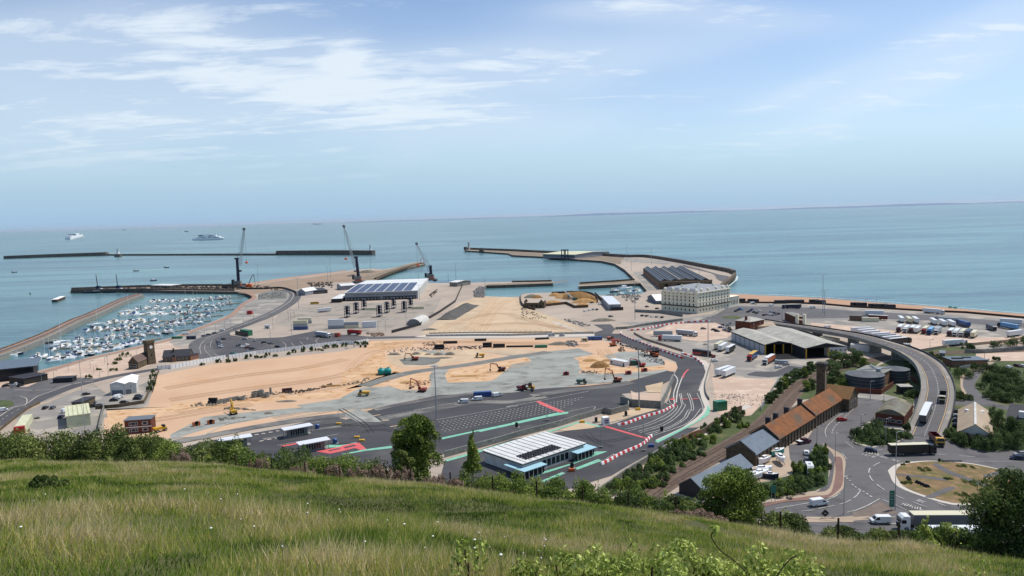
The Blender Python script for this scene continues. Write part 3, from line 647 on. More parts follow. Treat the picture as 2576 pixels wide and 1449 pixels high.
def flat(root, X, Y, h, m, o=.25, t=.3, x0=0, y0=0, name='roof'): return part(name, MB().box(x0-o, X+o, y0-o, Y+o, h, h+t, m), root)
def gable_y(root, X, Y, h, rh, m, o=.4, x0=0, y0=0, mw=None, name='roof', t=.18):
    """ridge parallel to y"""
    c = (x0+X)/2
    if mw: part('gable_wall', MB().side([(x0, 0), (X, 0), (c, rh)], 0, 1, mw).f and _gw(x0, X, y0, Y, h, rh, mw), root)
    e = o*rh/((X-x0)/2)
    return part(name, MB().side([(x0-o, h-e+.05), (c, h+rh+.05), (X+o, h-e+.05), (X+o, h-e+.05+t), (c, h+rh+.05+t), (x0-o, h-e+.05+t)], y0-o, Y+o, m), root)
def _gw(x0, X, y0, Y, h, rh, m):
    b = MB(); c = (x0+X)/2; b.side([(x0, h), (X, h), (c, h+rh)], y0, y0+.2, m); b.side([(x0, h), (X, h), (c, h+rh)], Y-.2, Y, m); return b
def gable_x(root, X, Y, h, rh, m, o=.4, x0=0, y0=0, mw=None, name='roof', t=.18):
    c = (y0+Y)/2; e = o*rh/((Y-y0)/2)
    def pr(prof, xa, xb, mm):
        b = MB(); n = len(prof); b.loft([[(xa, p[0], p[1]) for p in prof], [(xb, p[0], p[1]) for p in prof]], mm); return b
    if mw:
        b = pr([(y0, h), (Y, h), (c, h+rh)], x0, x0+.2, mw); b2 = pr([(y0, h), (Y, h), (c, h+rh)], X-.2, X, mw); b.add(b2.v, b2.f, mw); part('gable_wall', b, root)
    return part(name, pr([(y0-o, h-e+.05), (c, h+rh+.05), (Y+o, h-e+.05), (Y+o, h-e+.05+t), (c, h+rh+.05+t), (y0-o, h-e+.05+t)], x0-o, X+o, m), root)
WM = {}
def win(root, side, s, z, wd, ht, X, Y, fm=None, gm=None, name='window', d=.06):
    """a framed window on side f(ront) b(ack) l(eft) r(ight) at distance s along that side"""
    fm = fm or B_['frame']; gm = gm or B_['glass']; k = (wd, ht, fm.name, gm.name, d)
    if k not in WM:
        b = MB(); f = min(.12, wd*.12)
        b.box(-wd/2, wd/2, -d, .02, -ht/2, ht/2, fm); b.box(-wd/2+f, wd/2-f, -d-.015, -d, -ht/2+f, ht/2-f, gm)
        me = bpy.data.meshes.new(name); me.from_pydata(b.v, [], b.f)
        for m in b.mats: me.materials.append(m)
        me.polygons.foreach_set('material_index', b.m); WM[k] = me
    o = link(name, WM[k], root)
    o.location, o.rotation_euler[2] = {'f': ((s, 0, z), 0), 'b': ((s, Y, z), math.pi), 'l': ((0, s, z), -math.pi/2), 'r': ((X, s, z), math.pi/2)}[side]
    return o
def wins(root, side, n, zs, wd, ht, X, Y, m0=1.5, m1=None, **k):
    ln = X if side in 'fb' else Y; m1 = m0 if m1 is None else m1
    for z in (zs if isinstance(zs, (list, tuple)) else [zs]):
        for i in range(n): win(root, side, m0+(ln-m0-m1)*(i+.5)/n, z, wd, ht, X, Y, **k)
# ------------------------------------------------------------------ solar warehouse
def solar():
    fr = fr_abc('A2 60,1165', 'A2 1155,1128', 'A2 1415,950'); X, Y = fr[2], fr[3]*1.12; h = 9.6
    r_ = thing('warehouse', fr, 'long grey warehouse roofed with dark blue solar panels beside the basin', 'warehouse')
    wall(r_, X, Y, h, B_['panel'])
    part('end_wall', MB().box(X+.01, X+.15, .1, Y-.1, 0, h+.9, B_['offwhite']), r_)
    rise = 2.2
    part('roof', MB().loft([[(-.6, -.8, h), (-.6, Y*.55, h+rise), (-.6, Y+.5, h+.6), (-.6, Y+.5, h-.2), (-.6, -.8, h-.5)], [(X+.6, -.8, h), (X+.6, Y*.55, h+rise), (X+.6, Y+.5, h+.6), (X+.6, Y+.5, h-.2), (X+.6, -.8, h-.5)]], B_['frame']), r_)
    sl = rise/(Y*.55+.8); n = 7
    for i in range(n):
        xa = 1.0+(X-7)*i/n; xb = 1.0+(X-7)*(i+1)/n-1.1
        for j in range(3):
            ya = .6+(Y*.53-1)*j/3; yb = .6+(Y*.53-1)*(j+1)/3-.35
            za = h+(ya+.8)*sl+.12; zb = h+(yb+.8)*sl+.12
            part('solar_panel', MB().add([(xa, ya, za), (xb, ya, za), (xb, yb, zb), (xa, yb, zb), (xa, ya, za-.1), (xb, ya, za-.1), (xb, yb, zb-.1), (xa, yb, zb-.1)], [(0, 1, 2, 3), (4, 7, 6, 5), (0, 4, 5, 1), (1, 5, 6, 2), (2, 6, 7, 3), (3, 7, 4, 0)], B_['solar']), r_)
    wins(r_, 'f', 26, 6.6, 2.2, .7, X, Y, m0=10, m1=1.2, fm=B_['panel'])
    for i in range(20):
        s = 3+(X-6)*(i+.5)/20+(-1.2 if i < 10 else 1.2)
        part('loading_dock', MB().box(s-1.7, s+1.7, -.9, 0, 0, 3.9, B_['black']).box(s-1.1, s+1.1, -1.0, -.9, 1.0, 3.2, B_['steel']), r_)
    fr = fr_abc('A1 2425,1190', 'A1 2576,1185', 'A2 60,1120'); X, Y = fr[2], fr[3]+4
    r_ = thing('gatehouse', fr, 'small dark shed with white pyramid roof at the left end of the solar warehouse', 'hut')
    wall(r_, X, Y, 4.5, B_['dark'])
    part('roof', MB().loft([[(-.6, -.6, 4.5), (X+.6, -.6, 4.5), (X+.6, Y+.6, 4.5), (-.6, Y+.6, 4.5)], [(X/2-.1, Y/2-.1, 7), (X/2+.1, Y/2-.1, 7), (X/2+.1, Y/2+.1, 7), (X/2-.1, Y/2+.1, 7)]], B_['frame']), r_)
solar()
def marine_station():
    fr = fr_abd('D 1661,728', 'D 1779,719', 'D 1618,690'); X, Y, h = fr[2], fr[3], 8.5
    r_ = thing('station_hall', fr, 'large old stone terminus hall with striped dark ridged roof on the pier', 'station')
    wall(r_, X, Y, h, B_['stone'])
    part('plinth_wall', MB().box(-.25, 0, 8, Y-3, 0, h-2.4, B_['brickpink']), r_)
    n = 5; wd = X/n
    for i in range(n):
        x0, x1 = wd*i, wd*(i+1); c = (x0+x1)/2
        part('roof_span', MB().side([(x0, h), (x1, h), (c, h+3.4)], 4, Y-2, B_['slate_dark']), r_)
        for k, m in ((.25, B_['asb' if i == 2 else 'steel']), (.62, B_['slate'])):
            a = x0+(c-x0)*k; za = h+3.4*k+.06; a2 = x0+(c-x0)*(k+.18); z2 = h+3.4*(k+.18)+.06
            part('skylight', MB().quad((a, 5, za), (a2, 5, z2), (a2, Y-3, z2), (a, Y-3, za), m), r_)
            a = x1-(c-x0)*k; a2 = x1-(c-x0)*(k+.18)
            part('skylight', MB().quad((a2, 5, z2), (a, 5, za), (a, Y-3, za), (a2, Y-3, z2), m), r_)
    part('parapet', MB().box(-.5, X+.5, -.6, 0, 0, h+1.6, B_['stone']).side([(X*.3, h+1.6), (X*.7, h+1.6), (X*.5, h+3.8)], -.6, 0, B_['stone']).box(-.7, X+.7, -.9, -.6, h-.2, h+.5, B_['beige']), r_)
    for k in range(4):
        s = X*(.12, .36, .62, .86)[k]; wd_ = 5.5
        b = MB(); pr = [(s-wd_/2, 0)]+[(s-wd_/2*math.cos(a), 3.6+wd_/2*math.sin(a)) for a in [math.pi*i/8 for i in range(9)]]+[(s+wd_/2, 0)]
        b.side(pr, -.95, -.6, B_['black']); part('arched_doorway', b, r_)
    wins(r_, 'l', 20, 3.2, 2.6, 3.2, X, Y, m0=10, fm=B_['brickpink'])
marine_station()
def lord_warden():
    fr = fr_abc('D 1664.5,780.5', 'D 1755,789', 'D 1812,772'); X, Y = fr[2], fr[3]; h = hgt((1755, 789), 737)
    r_ = thing('grand_hotel_block', fr, 'tall cream stucco former hotel with rows of sash windows beside the beach', 'building')
    wall(r_, X, Y, h, B_['cream'])
    b = MB(); o = .6
    for z, t, oo in ((h-.5, .6, .8), (h*.27, .35, .5), (h*.80, .3, .35), (h*.52, .2, .2)): b.box(-oo, X+oo, -oo, Y+oo, z, z+t, B_['cream'])
    part('cornice', b, r_)
    b = MB()
    b.box(-1.0, X+1.0, -1.0, 0, h*.27+.35, h*.27+1.3, mat('balcony_iron', '4A4844', .7)); b.box(X, X+1.0, 0, Y, h*.27+.35, h*.27+1.3, MATS['balcony_iron']); part('balcony', b, r_)
    zs = [h*(k) for k in (.14, .39, .60, .75, .91)]; hs = [2.0, 2.7, 2.0, 1.9, 1.2]
    sm = mat('cream_surround', 'D2CAB0', .8)
    for z, hh in zip(zs, hs):
        for i in range(8): win(r_, 'f', 2+(X-4)*(i+.5)/8, z, 1.35, hh, X, Y, fm=sm)
        for i in range(10): win(r_, 'r', 1.5+(Y-3)*(i+.5)/10, z, 1.35, hh, X, Y, fm=sm)
    for i in range(4): part('pilaster', MB().box(X*(.0, .3, .7, .97)[i], X*(.0, .3, .7, .97)[i]+1.1, -.3, 0, 0, h-.5, B_['cream']), r_)
    mr = mat('pale_lead_roof', '7C7E82', .6, '909294', .5, 1, coord='Object')
    part('roof', MB().loft([[(0, 0, h+.1), (X, 0, h+.1), (X, Y, h+.1), (0, Y, h+.1)], [(3.4, 3.4, h+3), (X-3.4, 3.4, h+3), (X-3.4, Y-3.4, h+3), (3.4, Y-3.4, h+3)]], mr), r_)
    b0 = None
    for x, y in [(X*k, 1.3) for k in (.08, .3, .5, .72, .93)]+[(X-1.3, Y*k) for k in (.15, .35, .6, .8, .95)]:
        part('dormer', MB().lathe([(1.25, 0), (1.35, 1.5), (1.15, 2.3), (.7, 2.9), (.1, 3.1)], (x, y, h+.2), B_['cream'], 8), r_)
    for x, y in ((X*.3, Y*.3), (X*.7, Y*.3), (X*.4, Y*.7), (X*.75, Y*.75), (X*.55, Y*.5)): part('chimney', MB().box(x-.9, x+.9, y-.5, y+.5, h+2, h+4.8, B_['cream']), r_)
    fr2 = (fr[0]+Vector((math.cos(fr[1])*(X*.5)-math.sin(fr[1])*(Y+.2), math.sin(fr[1])*(X*.5)+math.cos(fr[1])*(Y+.2), 0)), fr[1]); hh = h*.52
    r2 = thing('annexe', fr2, 'lower cream annexe with tall windows behind the former hotel', 'building')
    wall(r2, X*.5, 15, hh, B_['cream']); flat(r2, X*.5, 15, hh, B_['cream'], .4, .5); wins(r2, 'r', 5, hh*.5, 1.3, hh*.45, X*.5, 15)
    part('window_bay', MB().box(1, X*.45, 15, 15.8, 0, hh-1, B_['cream']), r2)
lord_warden()
def cruise_terminal():
    fr = fr_abc('D 1366,648.5', 'D 1447,650.5', 'D 1476,642'); X, Y, h = fr[2], fr[3]+10, 8
    r_ = thing('pier_terminal', fr, 'low passenger terminal with pale cream roof far out on the pier', 'terminal')
    wall(r_, X, Y, h, B_['panel']); gable_x(r_, X, Y, h, 2.8, B_['creamb'], 1.2, mw=B_['panel']); wins(r_, 'f', 14, 4.5, 5, 2.4, X, Y)
    fr = (at_xy(G((1421, 651))), fr[1])
    r_ = thing('boarding_tower', fr, 'dark open boarding tower standing against the pier terminal', 'tower')
    for x in (-5, 5):
        for y in (-4, 4): part('leg', MB().box(x-.7, x+.7, y-.7, y+.7, 0, 18, B_['dkblue']), r_)
    part('platform', MB().box(-6, 6, -5, 5, 17, 19, B_['dkblue']).box(-6, 6, -5, 5, 6, 8, B_['dkblue']), r_)
def at_xy(v): return Vector((v.x, v.y, 0))
cruise_terminal()
def transit_shed():
    fr = fr_abd('D 1924,892', 'D 1993,886', 'D 1840,856'); X, Y, h = fr[2], fr[3], 6.2
    u = Vector((math.cos(fr[1]), math.sin(fr[1]), 0)); v = Vector((-u.y, u.x, 0))
    r_ = thing('transit_shed', fr, 'big open fronted freight shed under stained pale cement roofs', 'shed')
    P3 = G((2026, 902)); P4 = G((2120, 894)); o3 = (P3-fr[0]).dot(v); x3 = (P3-fr[0]).dot(u); x4 = (P4-fr[0]).dot(u)
    X = x3; mg = B_['dark']; pw = mat('pale_lower_panel', 'A9ABAE', .7)
    b = MB(); b.box(0, .3, 0, Y, 0, h, mg)
    for i in range(7): b.box(-.08, 0, .5+Y*i/7, Y*(i+1)/7-.4, .2, h-1.0, pw)
    b.box(0, x4, Y-.3, Y, 0, h, mg); b.box(x4-.3, x4, o3, Y, 0, h, mg); b.box(X-.15, X+.15, o3, Y, 0, h, mg); part('wall', b, r_)
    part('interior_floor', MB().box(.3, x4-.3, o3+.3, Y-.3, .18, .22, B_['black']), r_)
    gable_y(r_, X, Y, h, 1.9, B_['asb'], .5, 0, 0, mg)
    gable_y(r_, x4, Y, h, 2.6, B_['asb'], .5, X+.01, o3, mg)
    for s in (0, X*.33, X*.66, X-.3): part('door_post', MB().box(s, s+.55, -.5, .1, 0, h-.3, B_['yellow']), r_)
    for s in (X+.1, X+(x4-X)*.55): part('door_post', MB().box(s, s+.55, o3-.5, o3+.1, 0, h-.3, B_['yellow']), r_)
    xa = X+(x4-X)*.58
    o = part('office_front', MB().box(xa, x4+.1, o3-.25, o3+6, 0, h-.1, B_['whitewall']), r_)
    for z in (1.5, 4.2):
        for k in range(5): 
            q = win(r_, 'f', xa+1.3+k*2.9, z, 1.5, 1.0, X, Y); q.location[1] = o3-.25
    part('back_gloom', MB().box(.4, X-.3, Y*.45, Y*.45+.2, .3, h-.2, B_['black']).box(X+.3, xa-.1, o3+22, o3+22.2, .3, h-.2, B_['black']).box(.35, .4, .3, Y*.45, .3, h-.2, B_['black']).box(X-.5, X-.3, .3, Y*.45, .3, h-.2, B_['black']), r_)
transit_shed()
def simple(name, fr, h, label, cat, mw, mr, roof='flat', rh=2.0, wf=None, wr=None, wl=None, group=None, o=.3, extra=0, zs=None):
    X, Y = fr[2], max(fr[3]+extra, 2); r_ = thing(name, fr, label, cat, group)
    wall(r_, X, Y, h, mw)
    if roof == 'flat': flat(r_, X, Y, h, mr, o)
    elif roof == 'gx': gable_x(r_, X, Y, h, rh, mr, o, mw=mw)
    elif roof == 'gy': gable_y(r_, X, Y, h, rh, mr, o, mw=mw)
    elif roof == 'hip':
        part('roof', MB().loft([[(-o, -o, h), (X+o, -o, h), (X+o, Y+o, h), (-o, Y+o, h)], [(X*.35, Y*.4, h+rh), (X*.65, Y*.4, h+rh), (X*.65, Y*.6, h+rh), (X*.35, Y*.6, h+rh)]], mr), r_)
    elif roof == 'arc':
        n = 10; pr = [(X*i/n, h+rh*math.sin(math.pi*i/n)) for i in range(n+1)]
        part('roof', MB().side(pr, -.05, Y, mr), r_)
    for sd, wv in (('f', wf), ('r', wr), ('l', wl)):
        if wv: wins(r_, sd, wv[0], wv[1], wv[2], wv[3], X, Y, m0=.6)
    return r_, X, Y
r_, X, Y = simple('brick_house', fr_abc('B4 795,235', 'B4 1020,262', 'B4 1085,215'), 7.4, 'tall red brick house with hipped roof beside the freight shed', 'house', B_['brick'], B_['asb'], 'hip', 2.4, extra=3)
wins(r_, 'r', 2, [2.2, 5.4], 1.2, 1.7, X, Y, m0=.6); part('chimney', MB().box(X*.55, X*.55+1.4, 1.5, 3, 6, 11, B_['brick']), r_)
simple('low_store', fr_abc('B4 1100,240', 'B4 1410,235', 'B4 1440,180'), 3.0, 'low store with beige curved roof behind the freight shed', 'store', B_['beige'], B_['beige'], 'gx', 1.5, extra=6)
simple('quayside_hut', fr_abc('A2 1635,940', 'A2 1750,945', 'A2 1765,915'), 5.5, 'small hut with white box roof near the basin mouth', 'hut', B_['conc'], B_['frame'], 'gx', 1.4, o=.7, extra=5)
simple('yard_shelter', fr_abc('A1 1925,1078', 'A1 2035,1080', 'A1 2050,1060'), 5.0, 'white peaked shelter with grey walls inside the quay road bend', 'shelter', B_['panel'], B_['frame'], 'gy', 3.4, o=.5, extra=8)
simple('quay_office', fr_abc('A1 2150,1060', 'A1 2370,1045', 'A1 2390,1010'), 3.8, 'long dark flat roofed office behind the white peaked shelter', 'office', B_['dark'], B_['slate_dark'], 'flat', wf=(8, 2, 1.6, 1.2), extra=8)
simple('harbour_shed', fr_abc('A1 2510,980', 'A1 2576,1000', 'A2 60,960'), 5.5, 'white roofed shed at the far corner of the solar warehouse', 'shed', B_['panel'], B_['frame'], 'gy', 2, extra=5)
simple('fish_quay_building', fr_abc('A1 770,968', 'A1 965,975', 'A1 985,950'), 5.0, 'long buff building with shallow roof on the fishing quay', 'building', B_['stone'], B_['slate_dark'], 'flat', wf=(7, 2.5, 2, 1.5), o=1.0)
r_, X, Y = simple('fuel_canopy', fr_abc('A0 2300,965', 'A0 2576,970', 'A1 20,950'), 4.0, 'pale flat canopy building on the fishing quay', 'canopy', B_['conc'], B_['frame'], 'flat', o=2.0)
simple('white_roofed_unit', fr_abd('A3 1465,1218', 'A3 1645,1215', 'A3 1350,1095', 5.5), 5.5, 'industrial unit with plain white flat roof by the small dock', 'unit', B_['panel'], mat('bright_sheet', 'C4C8CC', .5), 'flat', wf=(4, 2, 2, 1.4), o=.3)
simple('white_marquee', fr_abd('A3 2180,1160', 'A3 2290,1115', 'A3 2045,1095', 3.4), 3.4, 'white tent roofed workshop left of the cream hotel block', 'marquee', B_['slate'], B_['white'] if 'white' in B_ else M['white'], 'gx', 4.0, o=.5)
r_, X, Y = simple('tower_house', fr_abc('B0 1945,825', 'B0 2085,820', 'B0 2285,755'), 4.4, 'small stone house with steep brown gable left of the clock tower', 'house', B_['stone'], mat('brown_tile_roof', '5A4A44', .8, '6A5850', .6, 1, coord='Object'), 'gy', 3.6, extra=6)
q = win(r_, 'f', X/2, 1.9, X*.7, 2.2, X, Y); part('bay_mullions', MB().box(X*.2, X*.8, -.14, -.1, 1.7, 1.85, B_['frame']), r_)
r_, X, Y = simple('lifeboat_house', fr_abc('B0 2460,720', 'B1 290,692', 'B1 320,665'), 3.2, 'stone waterside house with long black slate roof right of the clock tower', 'house', B_['stone'], B_['slate_dark'], 'gx', 3.8, wf=(6, 1.7, 1.1, 1.4), extra=5)
part('porch', MB().box(X*.36, X*.5, -1.6, 0, 0, 3.4, B_['brickpink']).side([(X*.35, 3.4), (X*.51, 3.4), (X*.43, 5.4)], -1.7, 2, B_['slate_dark']), r_)
part('chimney', MB().box(X*.34, X*.34+1, 3.5, 4.5, 5, 8.4, B_['stone']), r_)
simple('timber_annexe', fr_abc('B1 300,690', 'B1 425,660', 'B1 430,640'), 3.2, 'orange timber clad annexe next to the black roofed house', 'annexe', mat('orange_timber', '8A5230', .8), B_['slate_dark'], 'flat', wf=(3, 1.6, .7, 1.8), extra=3)
def clock_tower():
    fr = fr_abc('D 374,918', 'D 399,914', 'D 402,910'); h = hgt((385, 915), 856); X = 5.2
    r_ = thing('clock_tower', (fr[0], fr[1]+.15), 'square grey stone clock tower beside the marina promenade', 'tower')
    part('shaft', MB().loft([[(0, 0, 0), (X, 0, 0), (X, X, 0), (0, X, 0)], [(.3, .3, h-1.6), (X-.3, .3, h-1.6), (X-.3, X-.3, h-1.6), (.3, X-.3, h-1.6)]], B_['stone']), r_)
    part('cornice', MB().box(-.1, X+.1, -.1, X+.1, h-1.6, h-.9, B_['stone']).box(.1, X-.1, .1, X-.1, h-.9, h, B_['stone']), r_)
    b = MB(); b.loft([[(X/2+math.cos(a)*1.0, .18, h*.73+math.sin(a)*1.0) for a in [2*math.pi*i/20 for i in range(20)]], [(X/2+math.cos(a)*1.0, .02, h*.73+math.sin(a)*1.0) for a in [2*math.pi*i/20 for i in range(20)]]], M['white'])
    c = part('clock_face', b, r_); part('clock_hands', MB().box(X/2-.05, X/2+.05, -.03, .015, h*.73, h*.73+.75, B_['black']).box(X/2, X/2+.5, -.03, .015, h*.73-.05, h*.73+.05, B_['black']), c)
    part('window', MB().box(X/2-.35, X/2+.35, .0, .2, h*.35, h*.35+1.3, B_['black']), r_); part('flagpole', MB().tube((X/2, X/2, h), (X/2, X/2, h+5), .07, B_['frame']), r_)
clock_tower()
r_, X, Y = simple('waterfront_restaurant', fr_abc('D -70,968', 'D 86,951', 'D 95,938'), 7.6, 'black modern two storey building with wide grey roof by the marina', 'building', B_['dark'], B_['slate'], 'flat', o=2.2, extra=12)
part('glass_band', MB().box(1, X-1, -.15, 0, 4.2, 6.4, B_['glass']), r_)
simple('black_pavilion', fr_abd('B0 365,1062', 'B0 625,975', 'B0 140,1035'), 3.6, 'low black timber pavilion in front of the modern waterfront building', 'pavilion', mat('black_timber', '2C2926', .8, '38342F', 1.5, 1, coord='Object'), B_['slate_dark'], 'flat')
simple('patio_wall_kiosk', fr_abc('B0 800,1035', 'B0 1090,1020', 'B0 1110,1000'), 2.6, 'dark low kiosk with white parasols beside the crossing', 'kiosk', B_['dark'], B_['slate_dark'], 'flat', extra=2)
r_, X, Y = simple('white_harbour_unit', fr_abc('B0 1670,1215', 'B0 1880,1205', 'B0 1935,1130'), 6.0, 'white gabled unit with blank sign board above a dark shutter, near the earthworks', 'unit', B_['whitewall'], M['white'], 'gy', 1.1, extra=7)
part('shutter', MB().box(.8, X-.8, -.08, 0, 0, 2.6, B_['slate']), r_); part('sign_board', MB().box(1.5, X-1.5, -.12, 0, 4.3, 5.3, B_['frame']), r_)
r_, X, Y = simple('white_harbour_annexe', fr_abc('B0 1885,1205', 'B0 2065,1185', 'B0 2120,1110'), 5.6, 'white annexe with one small upstairs window, right half of the paired units', 'unit', B_['whitewall'], M['white'], 'gy', .9, extra=7)
part('shutter', MB().box(.6, X*.55, -.08, 0, 0, 2.6, B_['steel']), r_); win(r_, 'f', X*.55, 4.2, .9, .8, X, Y)
r_, X, Y = simple('brick_site_office', fr_abc('C0 1890,440', 'C0 2290,410', 'C0 2310,360'), 6.0, 'two storey dark red brick cabin with white windows at the field edge', 'cabin', B_['brick'], B_['steel'], 'flat', extra=1)
for s, wd in ((.33, 3.6), (.77, 2.4)):
    for z in (1.6, 4.5): win(r_, 'f', X*s, z, wd, 1.4, X, Y); part('mullion', MB().box(X*s-.9, X*s-.8, -.12, -.08, z-.65, z+.65, B_['frame']).box(X*s+.8, X*s+.9, -.12, -.08, z-.65, z+.65, B_['frame']), r_)
part('band', MB().box(-.1, X+.1, -.12, 0, 2.8, 3.2, B_['frame']), r_)
r_, X, Y = simple('cream_prefab', fr_abd('C0 1015,350', 'C0 1385,345', 'C0 1000,190'), 5.4, 'large cream flat roofed prefab above the bushes', 'prefab', B_['creamb'], B_['creamb'], 'flat')
for k in range(5): part('roof_rib', MB().box(1+k*X/5, 1.3+k*X/5, .3, Y-.3, 5.7, 5.95, B_['creamb']), r_)
r_, X, Y = simple('rusty_store', fr_abd('C0 215,450', 'C0 340,480', 'C0 350,250'), 3.0, 'cream and rust red storage unit beside the left road', 'store', B_['creamb'], B_['creamb'], 'flat', o=.05)
part('red_panel', MB().box(-.05, X+.05, -.1, 2.5, .0, 3.35, B_['redp']), r_)
simple('small_dark_store', fr_abc('B0 1090,1430', 'B0 1250,1425', 'B0 1255,1350'), 3.4, 'small dark block store with grey roof beside the service yard', 'store', B_['stone'], B_['slate_dark'], 'flat', extra=1)
# ferry check-in booths
def booth(i, a, b, d, lb):
    z = 3.9; fr = fr_abc(a, b, b, z); fr = (fr[0], fr[1], fr[2], 4.2)
    r_ = thing('checkin_booth', fr, lb, 'booth', 'ferry lane booths with white roofs'); X, Y = fr[2], 4.4
    part('roof', MB().box(-.5, X+.5, -.5, Y+.3, 3.7, 3.95, mat('bright_roof_sheet', 'C9CBCE', .5)), r_)
    part('wall', MB().box(1.6, X-1.6, .9, Y-.8, 0, 3.7, B_['conc']), r_)
    part('kerb_base', MB().box(0, X, .2, Y-.2, 0, .3, B_['conc']), r_)
    for k in range(6):
        s = 2.6+(X-5.4)*k/6; part('service_window', MB().box(s, s+(X-5.4)/6-.45, .8, .9, .9, 3.0, B_['glass']), r_)
    for x in (.3, X-.3):
        for y in (.3, Y-.5): part('post', MB().box(x-.08, x+.08, y-.08, y+.08, 0, 3.7, B_['steel']), r_)
booth(0, 'C1 745,545', 'C1 1215,468', '', 'white roofed booth nearest the brick cabin')
booth(1, 'C1 1725,375', 'C1 2130,300', '', 'white roofed booth with its own long kerb island, farther back')
booth(2, 'C1 1955,595', 'C1 2390,515', '', 'white roofed booth standing next to the red lane boxes')
def customs():
    z = 4.6; fr = fr_abc('C3 170,888', 'C3 1105,578', 'C3 560,398', z); A = G(L('C3 170,888')[0], z); Dp = G(L('C2 2192,672')[0], z)
    u = Vector((math.cos(fr[1]), math.sin(fr[1]), 0)); v = Vector((-u.y, u.x, 0)); Y = (Dp-A).dot(v); X = fr[2]
    r_ = thing('border_hall', fr, 'white hall with ribbed white roof, dark roof plant and pale blue canopies', 'hall')
    wall(r_, X-.4, Y, z-.5, B_['whitewall'], .4, .6)
    part('fascia', MB().box(-.2, X+.2, .1, Y+.3, z-.5, z-.02, B_['dark']), r_)
    part('roof', MB().box(-.4, X+.4, -.1, Y+.5, z, z+.25, mat('hall_roof_sheet', 'CFCFCB', .6, 'BDBDB9', .3, 1, coord='Object')), r_)
    for k in range(11): s = X*(k+.5)/11; part('roof_rib', MB().box(s-.14, s+.14, .2, Y, z+.25, z+.36, mat('roof_rib_grey', '8E8F90', .6)), r_)
    rnd = random.Random(3)
    for k in range(60):
        x = X*.12+(k//4)*X*.038+rnd.uniform(-.1, .1); y = Y*.12+(k % 4)*1.35+rnd.uniform(-.1, .1)
        part('roof_plant', MB().lathe([(.0, 0), (.52, .05), (.56, .3), (.3, .34), (.25, .2), (0, .2)], (x, y, z+.3+rnd.uniform(0, .1)), B_['dark'], 10), r_)
    for k in range(6):
        s = X*.34+(X*.36)*k/5; win(r_, 'f', s, 2.1, 1.9, 2.6, X, Y, fm=B_['panel']).location[1] = .58
    for x0, x1 in ((-2.5, X*.27), (X*.76, X+3.0)):
        part('canopy', MB().box(x0, x1, -3.2, .4, 3.1, 3.28, B_['blue']), r_)
        for k in range(6): x = x0+.4+(x1-x0-.8)*k/5; part('canopy_post', MB().box(x-.06, x+.06, -3.0, -2.88, 0, 3.1, B_['frame']), r_)
        part('glass_screen', MB().box(x0+.4, x1-.4, -2.0, -1.94, .2, 2.4, B_['glass']), r_)
    part('canopy', MB().box(X, X+3.0, .4, Y*.42, 3.1, 3.28, B_['blue']), r_); part('canopy', MB().box(-2.5, .3, .4, Y*.35, 3.1, 3.28, B_['blue']), r_)
    part('end_block', MB().box(X+.4, X+2.4, Y*.55, Y*.9, 0, 2.8, B_['dark']), r_)
customs()
def wall_line(name, s, h, m, label, cat='wall', t=.3, cap=None, group=None, n=0, posts=None, z=0.0):
    """an upright wall or fence along a ground line"""
    P = W2(s, 0, n); b = MB(); A = offset(P, t/2); C = offset(P, -t/2); k = len(P)
    vs = [(x, y, z) for x, y in A]+[(x, y, z) for x, y in C]+[(x, y, z+h) for x, y in A]+[(x, y, z+h) for x, y in C]
    f = []
    for i in range(k-1): f += [(i, 2*k+i, 2*k+i+1, i+1), (k+i, k+i+1, 3*k+i+1, 3*k+i), (2*k+i, 3*k+i, 3*k+i+1, 2*k+i+1)]
    f += [(0, k, 3*k, 2*k), (k-1, 3*k-1, 4*k-1, 2*k-1)]
    c = Vector((P[0][0], P[0][1], 0)); vs = [(x-c.x, y-c.y, z_) for x, y, z_ in vs]
    b.add(vs, f, m)
    if posts:
        r_ = empty(name, c, 0, label, cat, group); part('panel', b, r_); Q = resample(P, posts[0]); q = MB()
        if len(Q) <= 60:
            for x, y in Q: part('post', MB().box(x-c.x-posts[1], x-c.x+posts[1], y-c.y-posts[1], y-c.y+posts[1], 0, h+posts[2], posts[3]), r_)
        else:
            for x, y in Q: q.box(x-c.x-posts[1], x-c.x+posts[1], y-c.y-posts[1], y-c.y+posts[1], 0, h+posts[2], posts[3])
            tag(part('posts', q, r_), kind='stuff')
        return r_
    return tag(b.build(name, None, c), label, cat, group)
wall_line('retaining_wall', 'C2 1560,785 2080,645 2576,505 C3 0,500 700,318 1000,222 1380,115', 2.4, B_['conc'], 'long grey concrete retaining wall below the ferry lanes', t=.5)
wall_line('stepped_wall', 'C3 1380,115 1500,148 1640,110 1760,75 B3 1760,1330', 2.8, B_['conc'], 'concrete wall stepping round the sand island', t=.5)
wall_line('corner_wall', 'B3 1640,1340 1810,1390 2240,1420 2330,1250 2430,1000', 3.6, B_['conc'], 'tall grey panel wall beside the curving lanes', t=.5)
wall_line('site_hoarding', 'B0 2380,830 2576,815 B1 0,820 300,765 600,705 830,665', 2.6, M['white'], 'white printed hoarding between the clock tower houses and the sand field', 'hoarding', posts=(2.4, .16, .0, B_['conc']))
wall_line('site_hoarding', 'B1 880,665 1300,600 1900,530 2576,445 B2 200,450 410,415', 2.6, M['white'], 'white printed hoarding along the front of the ferry car park', 'hoarding', posts=(2.4, .16, .0, B_['conc']))
wall_line('barrier_fence', 'B2 1280,330 2000,320 2576,320 B3 0,320 600,300 1230,285', 1.5, mat('mesh_panel', 'A8A49C', .7), 'pale mesh fence panels along the straight site road', 'fence', t=.1, posts=(4, .1, .5, B_['steel']))
